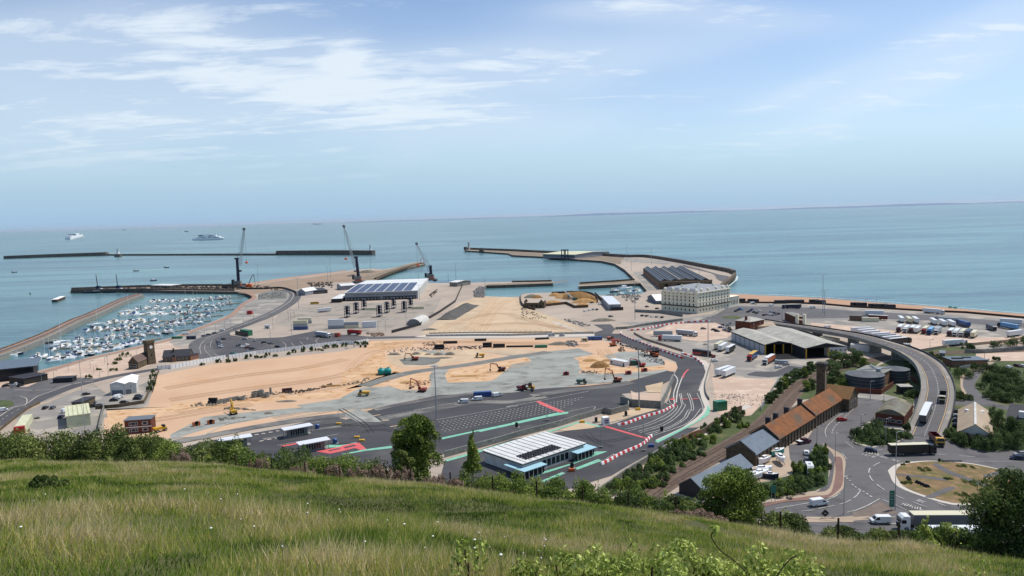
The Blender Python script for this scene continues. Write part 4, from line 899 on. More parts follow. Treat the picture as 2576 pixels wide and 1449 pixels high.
wall_line('barrier_fence', 'B2 1330,290 2000,275 2576,275 B3 0,275 600,268', .9, mat('mesh_panel_brown', '9C8C78', .7), 'low brown mesh fence on the far side of the straight site road', 'fence', t=.08, posts=(4, .1, 1.2, B_['steel']))
wall_line('quarry_fence', 'A2 1830,930 1780,1040 1720,1180 1500,1330 1300,1449 B2 1200,160 760,280', 2.4, B_['dark'], 'long dark fence beside the chalk field and slag heap', 'fence', t=.3)
wall_line('quay_road_wall', 'A1 1060,985 1400,985 1680,975 1880,1040 1895,1090', 2.4, B_['dark'], 'dark wall round the outside of the quay road bend', 'wall', t=.4, n=5)
wall_line('quay_road_fence', 'A1 1895,1090 1800,1230 1600,1370 B1 1300,120 950,225', 1.4, B_['steel'], 'grey fence following the quay road to the car park', 'fence', t=.2, n=4)
wall_line('yard_wall', 'B4 420,760 380,900 340,1060 350,1200 400,1290', 1.4, B_['conc'], 'low grey wall at the back of the curved footpath', 'wall', t=.3, n=4)
wall_line('brick_bank_wall', 'C4 -20,600 130,520 270,470', 3.0, B_['brickpink'], 'orange brick wall below the mint kerb', 'wall', t=.4)
wall_line('stone_bank_wall', 'C4 270,470 430,360 620,230 820,110 890,90', 2.6, B_['stone'], 'old stone wall running up from the orange brick wall', 'wall', t=.5)
wall_line('yard_edge_wall', 'C3 1300,1350 1500,1210 1700,1060 2000,880 2300,690 2576,560', 2.2, B_['conc'], 'old concrete wall along the railway side of the lanes', 'wall', t=.5)
wall_line('beach_wall', 'A4 620,1160 900,1195 1700,1200 2100,1215 2576,1260 A5 0,1260 500,1285 1100,1320 1700,1345 2576,1425 2900,1450', 1.6, mat('dark_beach_wall', '35302E', .9), 'long dark sea wall behind the beach', 'wall', t=.6)
wall_line('hotel_yard_wall', 'A3 1850,1330 2250,1350 2576,1400', 2.6, B_['steel'], 'grey boarded fence in front of the cream hotel block', 'fence', t=.3)
wall_line('aggregate_wall', 'A3 130,1090 140,1200 200,1260 350,1300', 2.6, B_['wood'], 'dark timber wall on the left of the aggregate yard', 'wall', t=.5, n=4)
wall_line('aggregate_wall', 'A3 460,1250 820,1210 950,1270 1150,1260', 2.6, B_['wood'], 'dark timber wall along the front of the aggregate yard', 'wall', t=.5)
wall_line('aggregate_wall', 'A3 600,1055 1000,1040 1200,1065 1290,1140 1290,1190', 2.4, B_['wood'], 'dark timber wall at the back of the aggregate yard', 'wall', t=.5, n=4)
wall_line('unit_fence', 'A3 1250,1060 1330,1140 1500,1310 1680,1300', 3.0, B_['dark'], 'black fence round the white roofed unit', 'fence', t=.3)
wall_line('lorry_park_fence', 'B4 1480,960 1350,1150 1180,1449', 1.8, B_['galv'], 'steel palisade between the demolition yard and railway', 'fence', t=.15)
wall_line('lorry_park_wall', 'B5 980,570 1400,500 1480,470 1820,465 2300,420 2576,370', 1.8, B_['beige'], 'beige panel wall behind the lorry park', 'wall', t=.3)
wall_line('track_wall', 'B5 1680,580 2000,580 2576,530 2800,520', 2.4, B_['conc'], 'grey track wall right of the viaduct', 'wall', t=.4)
wall_line('palisade_fence', 'B5 1600,830 1800,790 2050,710 2050,670', 1.8, B_['galv'], 'pale steel palisade behind the flat roofed brick block', 'fence', t=.15)
wall_line('port_fence', 'B3 1560,225 1740,215 2000,170 2350,120 2576,90', 2.0, B_['conc'], 'grey panel fence above the chevron barriers', 'fence', t=.2)
wall_line('lane_fence', 'B3 1840,290 2000,380 2576,560', 1.4, mat('brown_mesh', '8A7A68', .8), 'brown mesh fence beside the lorry trailers', 'fence', t=.12, posts=(5, .12, .4, B_['steel']))
wall_line('embankment_wall', 'C0 1490,400 1530,200 1580,20', 2.2, B_['conc'], 'pale concrete wall between the prefab yard and sand', 'wall', t=.3)
wall_line('bank_wall', 'B0 1440,1430 1800,1400 2170,1340 2220,1250 2400,860', 1.8, B_['stone'], 'stone wall round the corner of the white unit yard', 'wall', t=.4)
wall_line('road_parapet', 'D -20,1100 30,1060 70,1030 100,1015', 1.3, B_['stone'], 'iron and stone parapet beside the left road', 'wall', t=.3)
# stone station with orange roofs
def old_station():
    ze = 4.8; n, f = G(L('C4 1100,740')[0], 4.4), G(L('B4 2400,1295')[0], ze); v = (f-n); v.z = 0; ln = v.length; v.normalize(); u = Vector((v.y, -v.x, 0))
    wd = (n-G(L('C4 700,630')[0], 4.4)).dot(u); wd = max(11, min(wd, 17)); o = n-u*wd; o.z = 0; rz = math.atan2(u.y, u.x)
    t1 = (G(L('C4 1480,525')[0], ze)-n).dot(v); t2 = (G(L('C4 1985,178')[0], ze)-n).dot(v)
    def sec(y0, y1, h, rh, mr, label, chim):
        r_ = empty('old_station_range', o+v*y0, rz, label, 'building'); Y = y1-y0
        wall(r_, wd, Y, h, B_['stone']); gable_y(r_, wd, Y, h, rh, mr, .5, mw=B_['stone'])
        part('coping', MB().side([(-.3, h+.2), (wd/2, h+rh+.35), (wd+.3, h+.2), (wd+.3, h+.5), (wd/2, h+rh+.75), (-.3, h+.5)], -.75, -.35, B_['slate_dark']), r_)
        k = int(Y/3)
        for i in range(k): win(r_, 'r', Y*(i+.5)/k, h*.5, 1.1, h*.55, wd, Y, fm=B_['beige'])
        for i in range(k): part('buttress', MB().box(wd, wd+.35, Y*i/k, Y*i/k+.4, 0, h-.3, B_['stone']), r_)
        for c in chim: part('chimney', MB().box(wd*.22, wd*.22+1.8, Y*c, Y*c+1.1, h+rh*.35, h+rh+1.0, B_['slate_dark']), r_)
        return r_
    sec(0, t1, 4.4, 3.4, B_['slate'], 'stone range with plain blue slate roof nearest the boat yard', ())
    sec(t1+.8, t2, 5.0, 3.9, B_['rust'], 'middle stone range with bright orange lichened roof and three chimneys', (.22, .42, .72))
    r_ = sec(t2+.8, ln, 5.4, 4.0, B_['rust'], 'far stone range with mottled orange roof beside the square tower', (.1,))
    r_ = empty('old_station_wing', o+v*(ln+.3), rz, 'short cross wing with dull brown roof at the far end of the orange roofs', 'building')
    wall(r_, wd+3, 12, 5.8, B_['stone']); gable_x(r_, wd+3, 12, 5.8, 4, mat('dull_brown_roof', '6E5436', .85, '7E5A34', .4, 1, coord='Object'), .5, mw=B_['stone']); wins(r_, 'r', 3, 2.8, 1.1, 3, wd+3, 12)
    # square tower
    P = G((2066, 1022)); h = hgt((2066, 1022), 911); w_ = 1.9
    r_ = empty('stone_tower', at_xy(P), rz+.12, 'tall square sooty stone tower behind the orange roofs', 'tower')
    part('shaft', MB().box(-w_, w_, -w_, w_, 0, h-3, B_['stone'], .12), r_)
    part('corner_strip', MB().box(w_-.1, w_+.15, -w_-.15, -w_+.7, 0, h-3, B_['beige']), r_)
    part('crown', MB().box(-w_-.35, w_+.35, -w_-.35, w_+.35, h-3, h-2.2, B_['stone']).box(-w_+.1, w_-.1, -w_+.1, w_-.1, h-2.2, h-.9, B_['stone']).box(-w_-.5, w_+.5, -w_-.5, w_+.5, h-.9, h-.3, B_['slate_dark']).box(-w_*.7, w_*.7, -w_*.7, w_*.7, h-.3, h+.1, B_['stone']), r_)
    # dark boat shed
    n, f = G(L('C4 320,1290')[0], 3.2), G(L('C4 1045,912')[0], 3.2); v = f-n; v.z = 0; ln = v.length; v.normalize(); u = Vector((v.y, -v.x, 0)); wd = max(9, (n-G(L('C4 0,1205')[0], 3.2)).dot(u)); o = n-u*wd; o.z = 0
    r_ = empty('boat_shed', o, math.atan2(u.y, u.x), 'dark shed with smooth blue grey roof between railway and boat yard', 'shed')
    wall(r_, wd, ln, 3.2, B_['dark']); gable_y(r_, wd, ln, 3.2, 3.0, mat('smooth_slate', '56626D', .6, '5E6A75', .3, 1, coord='Object'), .4, mw=B_['dark'])
old_station()
simple('barrel_roof_works', fr_abd('C5 330,262', 'C5 780,300', 'B5 480,1449'), 4.2, 'red brick works with low curved patched roof left of the viaduct', 'works', B_['brick'], mat('patched_roof', '6F7064', .8, '5A4A3C', .18, 1, coord='Object', col3='7E7A5E', s3=.2), 'arc', 2.2, wf=(4, 1.6, 2, 1.2))
def beige_barn():
    n, f = G(L('C5 2110,465')[0], 3.6), G(L('C5 2075,110')[0], 3.6); v = f-n; v.z = 0; ln = v.length; v.normalize(); u = Vector((v.y, -v.x, 0)); wd = (n-G(L('C5 1575,400')[0], 3.6)).dot(u); o = n-u*wd; o.z = 0
    r_ = empty('beige_hall', o, math.atan2(u.y, u.x), 'beige metal hall with two white roof vents right of the viaduct', 'hall')
    wall(r_, wd, ln, 3.6, B_['beige']); gable_y(r_, wd, ln, 3.6, 3.6, B_['beige'], .3, mw=B_['offwhite'])
    for x in (.25, .72): part('roof_vent', MB().lathe([(.7, 0), (.9, .5), (.7, 1.0), (.1, 1.2)], (wd*x, ln*.75, 5.2), M['white'], 10), r_)
    part('ridge_cap', MB().box(wd/2-.4, wd/2+.4, 0, ln, 7.3, 7.5, B_['offwhite']), r_)
beige_barn()
r_, X, Y = simple('villa', fr_abc('C5 2310,365', 'C5 2700,420', 'C5 2740,300'), 5.0, 'grey rendered house with black roof and white dormer at the picture edge', 'house', mat('grey_render', '938A72', .85), B_['slate_dark'], 'gx', 3.6, wf=(4, [1.6, 3.9], 1.1, 1.4), extra=4)
part('dormer', MB().box(X*.45, X*.45+2.2, .3, 2.5, 5.4, 7.8, B_['frame']), r_)
r_, X, Y = simple('flat_brick_block', fr_abd('B5 1500,795', 'B5 1850,725', 'B5 1345,735'), 3.6, 'flat roofed pinkish brick block right of the viaduct bend', 'block', B_['brickpink'], B_['slate'], 'flat', wf=(9, 1.0, .7, .7))
part('skylight', MB().box(X*.1, X*.4, Y*.3, Y*.5, 3.9, 4.5, B_['slate_dark']).box(X*.45, X*.7, Y*.55, Y*.7, 3.9, 4.4, B_['slate_dark']), r_)
simple('grey_substation', fr_abc('B5 1300,660', 'B5 1380,665', 'B5 1430,640'), 3.0, 'small grey cube of a substation behind the flat brick block', 'substation', B_['steel'], B_['steel'], 'flat', extra=3)
simple('pump_house', fr_abc('B5 715,1200', 'B5 890,1200', 'B5 920,1160'), 3.4, 'low black hut with pale flat roof beneath the viaduct', 'hut', B_['dark'], B_['asb'], 'flat')
def gate_block():
    fr = fr_abc('A4 1540,1449', 'B4 1700,150', 'B4 1740,110')
    r_, X, Y = simple('port_gate_block', fr, 6.0, 'dark brick gate block with flat concrete top beyond the freight shed', 'building', B_['brick'], B_['conc'], 'flat', o=.3)
    fr = fr_abc('B4 1700,155', 'B4 1850,165', 'B4 1860,140'); X = fr[2]
    r_ = thing('gate_portal', fr, 'two tall cream concrete gate pillars beside the dark gate block', 'gateway')
    for x in (0, X-2): part('pillar', MB().box(x, x+2, 0, 2, 0, 8.5, B_['cream']), r_)
    part('lintel', MB().box(2, X-2, .5, 1.5, 3.8, 4.6, B_['cream']), r_)
gate_block()
# storage tanks and works beside the viaduct
def tank(c, r, h, label, group='blue grey storage tanks'):
    r_ = empty('storage_tank', at_xy(G(c)), 0, label, 'tank', group)
    part('shell', MB().lathe([(r, 0), (r, h)], (0, 0, 0), B_['tank'], 32), r_)
    for k in (.25, .5, .75): part('band', MB().lathe([(r+.06, h*k), (r+.1, h*k+.08), (r+.06, h*k+.16)], (0, 0, 0), B_['steel'], 32), r_)
    part('lid', MB().lathe([(r+.1, h), (0.3, h+1.3), (.01, h+1.4)], (0, 0, 0), mat('tank_lid', '474B50', .7, '5E6062', .2, 1, coord='Object'), 24), r_)
tank((2175, 973), 9.0, 6.6, 'wide blue grey tank nearest the stone tower'); tank((2252, 958), 6.6, 6.4, 'smaller blue grey tank tucked behind the brick pump works')
r_, X, Y = simple('pump_works', fr_abc('B5 445,1090', 'B5 600,1005', 'B5 500,880'), 6.6, 'orange brick pump works between the two storage tanks', 'works', B_['brickpink'], B_['conc'], 'flat', extra=4)
part('roof_pipes', MB().tube((1, 1, 7), (X-1, Y-2, 7.6), .35, B_['galv']).tube((2, Y-2, 7), (X-2, 1, 7.4), .3, B_['galv']).box(2, 4, 2, 4, 7, 8.4, B_['galv']), r_)
wall_line('tank_yard_wall', 'B5 0,1170 200,1190 420,1205 600,1080', 2.4, B_['brick'], 'red brick wall in front of the storage tanks', 'wall', t=.4)
wall_line('tank_yard_wall', 'B5 740,870 850,950 960,1050', 2.0, B_['brick'], 'red brick wall in the shade beneath the viaduct', 'wall', t=.4)
# ------------------------------------------------------------------ viaduct
VZ = 7.5
def viaduct():
    pts = [((1905, 806), .2), ((1960, 815), 2.0), ((2040, 826), 4.5), ((2147, 843), 7.0), ((2213, 860), 7.5), ((2280, 882), 7.5), ((2330, 912), 7.5), ((2352, 945), 7.3), ((2360, 980), 6.6), ((2356, 1010), 5.2), ((2348, 1040), 3.4), ((2336, 1070), 1.4), ((2325, 1098), .12)]
    P = [G(p, z) for p, z in pts]; S = spline([(q.x, q.y, q.z) for q in P], 6) if False else None
    out = []
    for i in range(len(P)-1):
        p0, p1, p2, p3 = P[max(i-1, 0)], P[i], P[i+1], P[min(i+2, len(P)-1)]
        for k in range(6):
            t = k/6; out.append(0.5*((2*p1)+(-p0+p2)*t+(2*p0-5*p1+4*p2-p3)*t*t+(-p0+3*p1-3*p2+p3)*t**3))
    out.append(P[-1]); n = len(out)
    r_ = empty('viaduct', (0, 0, 0), 0, 'curving concrete road viaduct sweeping down to the roundabout', 'viaduct')
    def nrm(i):
        t = out[min(i+1, n-1)]-out[max(i-1, 0)]; t.z = 0; t.normalize(); return Vector((-t.y, t.x, 0))
    def strip(name, a, b, z0, z1, m):
        bb = MB(); rings = []
        for i in range(n):
            q = out[i]; w_ = nrm(i); rings.append([q+w_*a+Vector((0, 0, z0)), q+w_*b+Vector((0, 0, z0)), q+w_*b+Vector((0, 0, z1)), q+w_*a+Vector((0, 0, z1))])
        bb.loft(rings, m); return part(name, bb, r_)
    strip('deck', -6.6, 6.6, -1.1, -.02, B_['conc']); strip('carriageway', -4.4, 4.4, -.02, .03, M['road'])
    strip('walkway', -6.6, -4.4, -.02, .12, M['lorry']); strip('walkway', 4.4, 6.6, -.02, .12, M['lorry'])
    strip('parapet', -6.75, -6.5, -1.2, 1.0, B_['conc']); strip('parapet', 6.5, 6.75, -1.2, 1.0, B_['slate_dark'])
    strip('edge_line', -4.05, -3.85, .03, .045, M['liney']); strip('edge_line', 3.85, 4.05, .03, .045, M['liney'])
    for i in range(2, n-1, 1):
        a, b = out[i], out[i].lerp(out[i+1], .55); w_ = nrm(i)*.11; zz = Vector((0, 0, .05))
        part('centre_dash', MB().quad(a-w_+zz, b-w_+zz, b+w_+zz, a+w_+zz, M['line']), r_)
    for i in range(8, n-14, 5):
        q = out[i]; w_ = nrm(i); ang = math.atan2(w_.y, w_.x); o = MB().box(-3.6, 3.6, -.6, .6, -q.z, -1.1, B_['conc']).build('pier', r_, q, ang)
    return out
VP = viaduct()
# ------------------------------------------------------------------ breakwaters, parapets, lighthouses
def sea_wall(name, pts, w_, label, m=None, zb=-6):
    P = [G(p, -4) for p, _ in pts]; b = MB(); rings = []; c = P[0].copy(); c.z = 0
    for i, (p, h) in enumerate(pts):
        t = P[min(i+1, len(P)-1)]-P[max(i-1, 0)]; t.z = 0; t.normalize(); nn = Vector((-t.y, t.x, 0))*w_; q = P[i]-c
        rings.append([q-nn*1.1+Vector((0, 0, zb+4)), q+nn*1.1+Vector((0, 0, zb+4)), q+nn+Vector((0, 0, h)), q-nn+Vector((0, 0, h))])
    b.loft(rings, m or M['wall']); return tag(b.build(name, None, c), label, 'breakwater')
sea_wall('breakwater', [((12, 651), 10), ((130, 647), 11), ((268, 643), 12), ((271, 642.8), 5), ((600, 642), 5), ((696, 642), 5), ((700, 641.5), 13), ((850, 641), 13), ((940, 641), 12)], 7, 'long dark detached breakwater lying across the harbour mouth')
def parapet(name, s, h, label, wd=2.2, m=None, z=-1):
    P = [G(p, 0) for p in spline(L(s), 4)]; b = MB(); rings = []; c = P[0].copy()
    for i, q in enumerate(P):
        t = P[min(i+1, len(P)-1)]-P[max(i-1, 0)]; t.normalize(); nn = Vector((-t.y, t.x, 0))*wd; q = q-c
        rings.append([q-nn+Vector((0, 0, z)), q+nn+Vector((0, 0, z)), q+nn+Vector((0, 0, h)), q-nn+Vector((0, 0, h))])
    b.loft(rings, m or M['wall']); return tag(b.build(name, None, c), label, 'sea wall')
parapet('pier_parapet', 'D 1171,627.5 1288,632 1355,635.5 1463,640 1571,647 1630,648 1717,662 1767,672 1830,684 1847,690', 5.5, 'dark high parapet along the seaward edge of the long pier')
parapet('pier_parapet', 'D 1848,692 1844,700 1816,722 1812,730', 3.5, 'stone parapet at the landward corner of the long pier', m=B_['stone'])
parapet('curved_pier_wall', 'D 944,703 975,690 1009,678 1040,669 1066,663', 2.5, 'rough buff wall along the curved inner pier', 1.6, B_['stone'])
def lighthouse(c, ytop, r, m, label, base=None):
    h = hgt(c, ytop); r_ = empty('lighthouse', at_xy(G(c)), 0, label, 'lighthouse')
    if base: part('base', MB().box(-base, base, -base*.8, base*.8, -5, h*.22, M['wall']), r_)
    z0 = h*.2 if base else 0
    part('tower', MB().lathe([(r, z0), (r*.75, h*.75), (r*1.15, h*.76), (r*1.15, h*.8)], (0, 0, 0), m, 12), r_)
    part('lantern', MB().lathe([(r*.6, h*.8), (r*.6, h*.92), (r*.7, h*.93), (.05, h)], (0, 0, 0), B_['galv'], 10), r_)
    return r_
lighthouse((297, 643), 625, 5, M['white'], 'white knuckle lighthouse near the left end of the breakwater', 9)
lighthouse((932, 634), 615, 4, M['white'], 'white and dark lighthouse on the right end of the breakwater')
lighthouse((1179.5, 628.5), 607.7, 3.6, B_['offwhite'], 'pale grey lighthouse at the outer tip of the long pier')
lighthouse((1060, 664), 648, 2.2, M['white'], 'slim white lighthouse at the end of the curved pier')
b = MB().box(-4, 4, -4, 4, 0, 9, M['wall']); tag(b.build('pier_turret', None, at_xy(G((1170.5, 629)))), 'dark square turret beside the pier lighthouse', 'turret')
tag(MB().box(-6, 6, -4, 4, 0, 7, M['wall']).box(-2, 2, -2, 2, 7, 10, M['wall']).build('pier_hut', None, at_xy(G((1211, 633)))), 'small dark hut on the outer part of the long pier', 'hut')
def dolphin():
    r_ = empty('floating_barge', at_xy(G((148, 756), -4)), math.atan2(*(lambda a, b: ((b-a).y, (b-a).x))(G((131, 759), -4), G((168, 744), -4))), 'white topped barge moored beyond the fishing quay', 'barge')
    part('hull', MB().box(-24, 24, -3, 3, -6, -.8, mat('barge_side', '4A342C', .8)), r_); part('deck', MB().box(-24, 24, -3.2, 3.2, -.8, -.2, M['white']), r_)
dolphin()
def wave_wall():
    # the marina's outer wall: dark outer face, brown walkway, lower grey ledge
    top = L('D -60,900 0,880 100,842 177,806 222,789 300,754 345,739'); P = [G(p, 1.5) for p in spline(top, 3)]
    r_ = empty('marina_wall', (P[0].x, P[0].y, 0), 0, 'long straight wall with brown walkway enclosing the marina', 'sea wall'); o = Vector((P[0].x, P[0].y, 0))
    def st(name, a, b_, z0, z1, m):
        bb = MB(); rings = []
        for i, q in enumerate(P):
            t = P[min(i+1, len(P)-1)]-P[max(i-1, 0)]; t.z = 0; t.normalize(); nn = Vector((t.y, -t.x, 0)); q = Vector((q.x, q.y, 0))-o
            rings.append([q+nn*a+Vector((0, 0, z0)), q+nn*b_+Vector((0, 0, z0)), q+nn*b_+Vector((0, 0, z1)), q+nn*a+Vector((0, 0, z1))])
        bb.loft(rings, m); part(name, bb, r_)
    st('outer_face', -1.5, 0, -8, 2.2, M['wall']); st('walkway', 0, 5.5, -8, 1.4, M['redpath']); st('inner_ledge', 5.5, 9, -8, .2, B_['conc']); st('rail', 5.4, 5.5, 1.4, 2.4, B_['steel'])
wave_wall()

wall_line('quay_edge_wall', 'D 180,731.5 322,729.5 430,730 590,732', 2.2, M['wall'], 'dark inner edge wall of the fishing quay', 'wall', t=1.5)
wall_line('quay_edge_wall', 'D 180,729 322,723.5 430,720.5 560,719.5', 3.2, M['wall'], 'dark outer parapet of the fishing quay', 'wall', t=1.5)
wall_line('dock_fence', 'A3 0,880 300,876 600,868', 2.2, B_['stone'], 'brown rail wall on the outer side of the dock mole', 'wall', t=.8)
wall_line('dock_fence', 'A3 1020,905 1500,875 1850,850', 2.2, B_['stone'], 'brown rail wall on the outer side of the right mole', 'wall', t=.8)
# ------------------------------------------------------------------ vehicles (local +x is forward, origin on the ground)
PAINT = {}
def paint(c):
    T = {'white': 'D4D5D3', 'silver': '8F9498', 'grey': '55595E', 'black': '17181B', 'dark red': '5A1518', 'red': '9E1D1E', 'blue': '22477E', 'navy': '1A2440', 'pale blue': '6E9CC0',
         'green': '1E4B3A', 'teal': '2F7C78', 'yellow': 'C79A22', 'orange': 'A8542A', 'cream': 'CBC3A4', 'maroon': '4A1220', 'brown': '5A4334', 'bright green': '1F6B4A', 'orange red': '9C3E26'}
    if c not in PAINT: PAINT[c] = mat('paint_'+c.replace(' ', '_'), T[c], .35, spec=.5)
    return PAINT[c]
tyre = mat('tyre_rubber', '121213', .85); plas = mat('black_plastic', '1A1B1D', .6); lampm = mat('lamp_lens', 'C8CCD0', .2); tail = mat('tail_lens', '7A1414', .3)
def wheels(root, xs, wd, r, t=.24):
    for x in xs:
        for s in (-1, 1):
            y0 = s*(wd/2-t); y1 = s*wd/2; b = MB(); b.tube((x, y0, r), (x, y1, r), r, tyre, n=14); b.tube((x, y1, r), (x, y1+s*.01, r), r*.55, B_['galv'], n=10)
            b.build('wheel', root)
PROTO = {}
def proto(key, f):
    """each kind is built once; further ones are copies"""
    if key in PROTO: return PROTO[key], False
    PROTO[key] = f(); return PROTO[key], True
def ground_z(p): return 0.0
def put(key, f, rear, front, label, cat, group=None, scale=1.0, z=0.0, anchor='mid', L0=None):
    a, b = G(rear, z), G(front, z); d = (b-a); d.z = 0; rz = math.atan2(d.y, d.x)
    if L0: d2 = d.normalized()
    loc = (a+b)/2
    if anchor == 'front' and L0: loc = b-d2*L0/2*scale
    if anchor == 'rear' and L0: loc = a+d2*L0/2*scale
    loc = Vector((loc.x, loc.y, z+.1 if z else .12))
    o, new = proto(key, f)
    if new: o.location = loc; o.rotation_euler[2] = rz; o.scale = (scale,)*3; tag(o, label, cat, group)
    else: o = copy_tree(o, loc, rz, label, group, scale); o['category'] = cat
    if not group and 'group' in o: del o['group']
    return o
def b_car(c, kind='hatch'):
    def f():
        r_ = empty('car', (0, 0, 0)); pm = paint(c); L_, W_ = (4.3, 1.8); b = MB()
        low = [(-2.15, .35), (-2.2, .7), (-2.1, .95), (-1.0, 1.0), (.9, .95), (1.9, .82), (2.18, .6), (2.15, .3), (-2.1, .28)]
        n = len(low); rings = []
        for y, k in ((-.9, .97), (-.86, 1.0), (.86, 1.0), (.9, .97)): rings.append([(x*k, y, z if abs(y) < .88 or z < .9 else z-.06) for x, z in low])
        b.loft(rings, pm)
        top = [(-1.95, .95), (-1.55, 1.42), (.2, 1.44), (1.05, .95)]
        b.loft([[(x*.93 if z > 1 else x, -.68, z) for x, z in top], [(x*.93 if z > 1 else x, .68, z) for x, z in top]], pm); b.build('body', r_)
        g = MB(); t2 = [(-1.86, .98), (-1.52, 1.36), (.12, 1.38), (.96, .98)]
        for s in (-1, 1):
            vs = [(x*.93 if z > 1 else x, s*.69, z) for x, z in t2]; g.add(vs, [(0, 1, 2, 3) if s < 0 else (3, 2, 1, 0)], B_['glass'])
        g.quad((1.07, -.62, .98), (1.07, .62, .98), (.27, .58, 1.42), (.27, -.58, 1.42), B_['glass']); g.quad((-1.98, .6, 1.0), (-1.98, -.6, 1.0), (-1.5, -.56, 1.4), (-1.5, .56, 1.4), B_['glass'])
        g.build('window_band', r_)
        for s in (-1, 1): MB().box(2.08, 2.19, s*.78-.16, s*.78+.16, .58, .74, lampm).build('headlight', r_)
        wheels(r_, (-1.35, 1.3), 1.84, .32); return r_
    return f
def b_van(c):
    def f():
        r_ = empty('van', (0, 0, 0)); pm = paint(c); b = MB()
        pr = [(-2.5, .4), (-2.5, 1.9), (-2.35, 2.02), (.9, 2.02), (1.25, 1.85), (1.85, 1.2), (2.45, .98), (2.52, .45)]
        b.loft([[(x, y*(1 if z < 1.3 else .93), z) for x, z in pr] for y in (-.95, .95)], pm); b.build('body', r_)
        g = MB(); g.quad((1.87, -.78, 1.2), (1.87, .78, 1.2), (1.27, .72, 1.84), (1.27, -.72, 1.84), B_['glass'])
        for s in (-1, 1):
            v = [(.5, s*.955, 1.2), (1.72, s*.955, 1.2), (1.2, s*.9, 1.78), (.5, s*.9, 1.78)]; g.add(v, [(0, 1, 2, 3) if s < 0 else (3, 2, 1, 0)], B_['glass'])
        g.build('windscreen', r_); MB().box(2.44, 2.56, -.8, .8, .45, .7, plas).build('bumper', r_)
        for s in (-1, 1): MB().box(2.36, 2.5, s*.74-.14, s*.74+.14, .8, .96, lampm).build('headlight', r_)
        wheels(r_, (-1.5, 1.6), 1.92, .36); return r_
    return f
def cab(r_, x0, c, h=3.6, L_=2.2):
    """tractor cab whose front is at x0"""
    pm = paint(c); b = MB(); pr = [(x0-L_, .6), (x0-L_, h-.05), (x0-.8, h), (x0-.28, h-.5), (x0-.05, 1.9), (x0, .45), (x0-L_, .45)]
    b.loft([[(x, y, z) for x, z in pr] for y in (-1.24, 1.24)], pm); o = b.build('cab', r_)
    g = MB(); g.quad((x0-.03, -1.12, 1.95), (x0-.03, 1.12, 1.95), (x0-.25, 1.08, 2.95), (x0-.25, -1.08, 2.95), B_['glass'])
    for s in (-1, 1): g.add([(x0-1.3, s*1.25, 1.9), (x0-.2, s*1.25, 1.9), (x0-.42, s*1.25, 2.75), (x0-1.3, s*1.25, 2.75)], [(0, 1, 2, 3) if s < 0 else (3, 2, 1, 0)], B_['glass'])
    g.build('windscreen', o); MB().box(x0-.05, x0+.06, -1.05, 1.05, .5, 1.5, plas).build('grille', o)
    for s in (-1, 1): MB().box(x0-.02, x0+.08, s*.98-.2, s*.98+.2, .62, .82, lampm).build('headlight', o)
    for s in (-1, 1): MB().box(x0-.35, x0-.2, s*1.42-.1, s*1.42+.1, 2.0, 2.8, plas).build('mirror', o)
def b_lorry(c, t, side=None, has_cab=True, roof=None):
    def f():
        r_ = empty('lorry' if has_cab else 'trailer', (0, 0, 0)); sm = paint(side or t); rm = paint(roof or t)
        x0, x1 = (-8.2, 5.3) if has_cab else (-6.8, 6.8)
        b = MB().box(x0, x1, -1.27, 1.27, 1.15, 3.93, sm); b.build('trailer_body', r_)
        MB().box(x0-.03, x1+.03, -1.3, 1.3, 3.93, 4.02, rm).build('trailer_roof', r_)
        MB().box(x0-.06, x0, -1.2, 1.2, 1.2, 3.85, paint(t)).build('rear_doors', r_)
        MB().box(x0+.1, x1-.2, -.5, .5, .8, 1.15, plas).box(x0+4.5, x1-4, -1.25, -1.18, .5, 1.1, plas).box(x0+4.5, x1-4, 1.18, 1.25, .5, 1.1, plas).build('chassis', r_)
        wheels(r_, (x0+1.8, x0+3.1, x0+4.4), 2.5, .5, .4)
        if has_cab:
            cab(r_, 8.2, c); MB().box(1.5, 8, -.5, .5, .55, 1.1, plas).build('tractor_frame', r_); wheels(r_, (3.2, 6.9), 2.5, .52, .4)
        else: MB().box(x1-2.6, x1-2.4, -1, -.8, 0, 1.1, plas).box(x1-2.6, x1-2.4, .8, 1, 0, 1.1, plas).build('landing_leg', r_)
        return r_
    return f
def b_coach(c, c2=None):
    def f():
        r_ = empty('coach', (0, 0, 0)); b = MB(); pr = [(-6, .4), (-6, 3.1), (-5.8, 3.5), (5.3, 3.5), (5.8, 3.1), (6.05, 1.5), (6, .4)]
        b.loft([[(x, y, z) for x, z in pr] for y in (-1.25, 1.25)], paint(c)); b.build('body', r_)
        g = MB(); g.box(-5.6, 5.5, -1.28, 1.28, 1.9, 2.95, B_['glass']); g.box(5.7, 6.06, -1.1, 1.1, 1.5, 3.0, B_['glass']); g.build('window_band', r_)
        if c2: MB().box(-6.02, 0, -1.27, 1.27, .5, 1.8, paint(c2)).build('side_panel', r_)
        wheels(r_, (-3.6, 3.6), 2.52, .5, .35); return r_
    return f
def b_tipper(c, body):
    def f():
        r_ = empty('tipper_truck', (0, 0, 0)); cab(r_, 4.6, c, 3.0, 1.9); b = MB()
        b.box(-4.6, 2.3, -1.25, 1.25, 1.2, 1.35, paint(body)).box(-4.6, -4.45, -1.25, 1.25, 1.35, 2.7, paint(body)).box(2.15, 2.3, -1.25, 1.25, 1.35, 2.9, paint(body)).box(-4.45, 2.15, -1.25, -1.15, 1.35, 2.7, paint(body)).box(-4.45, 2.15, 1.15, 1.25, 1.35, 2.7, paint(body))
        b.build('tipping_body', r_); MB().box(-4.4, 4.4, -.5, .5, .6, 1.15, plas).build('chassis', r_); wheels(r_, (-3.4, -2.1, 1.9, 3.5), 2.5, .5, .35); return r_
    return f
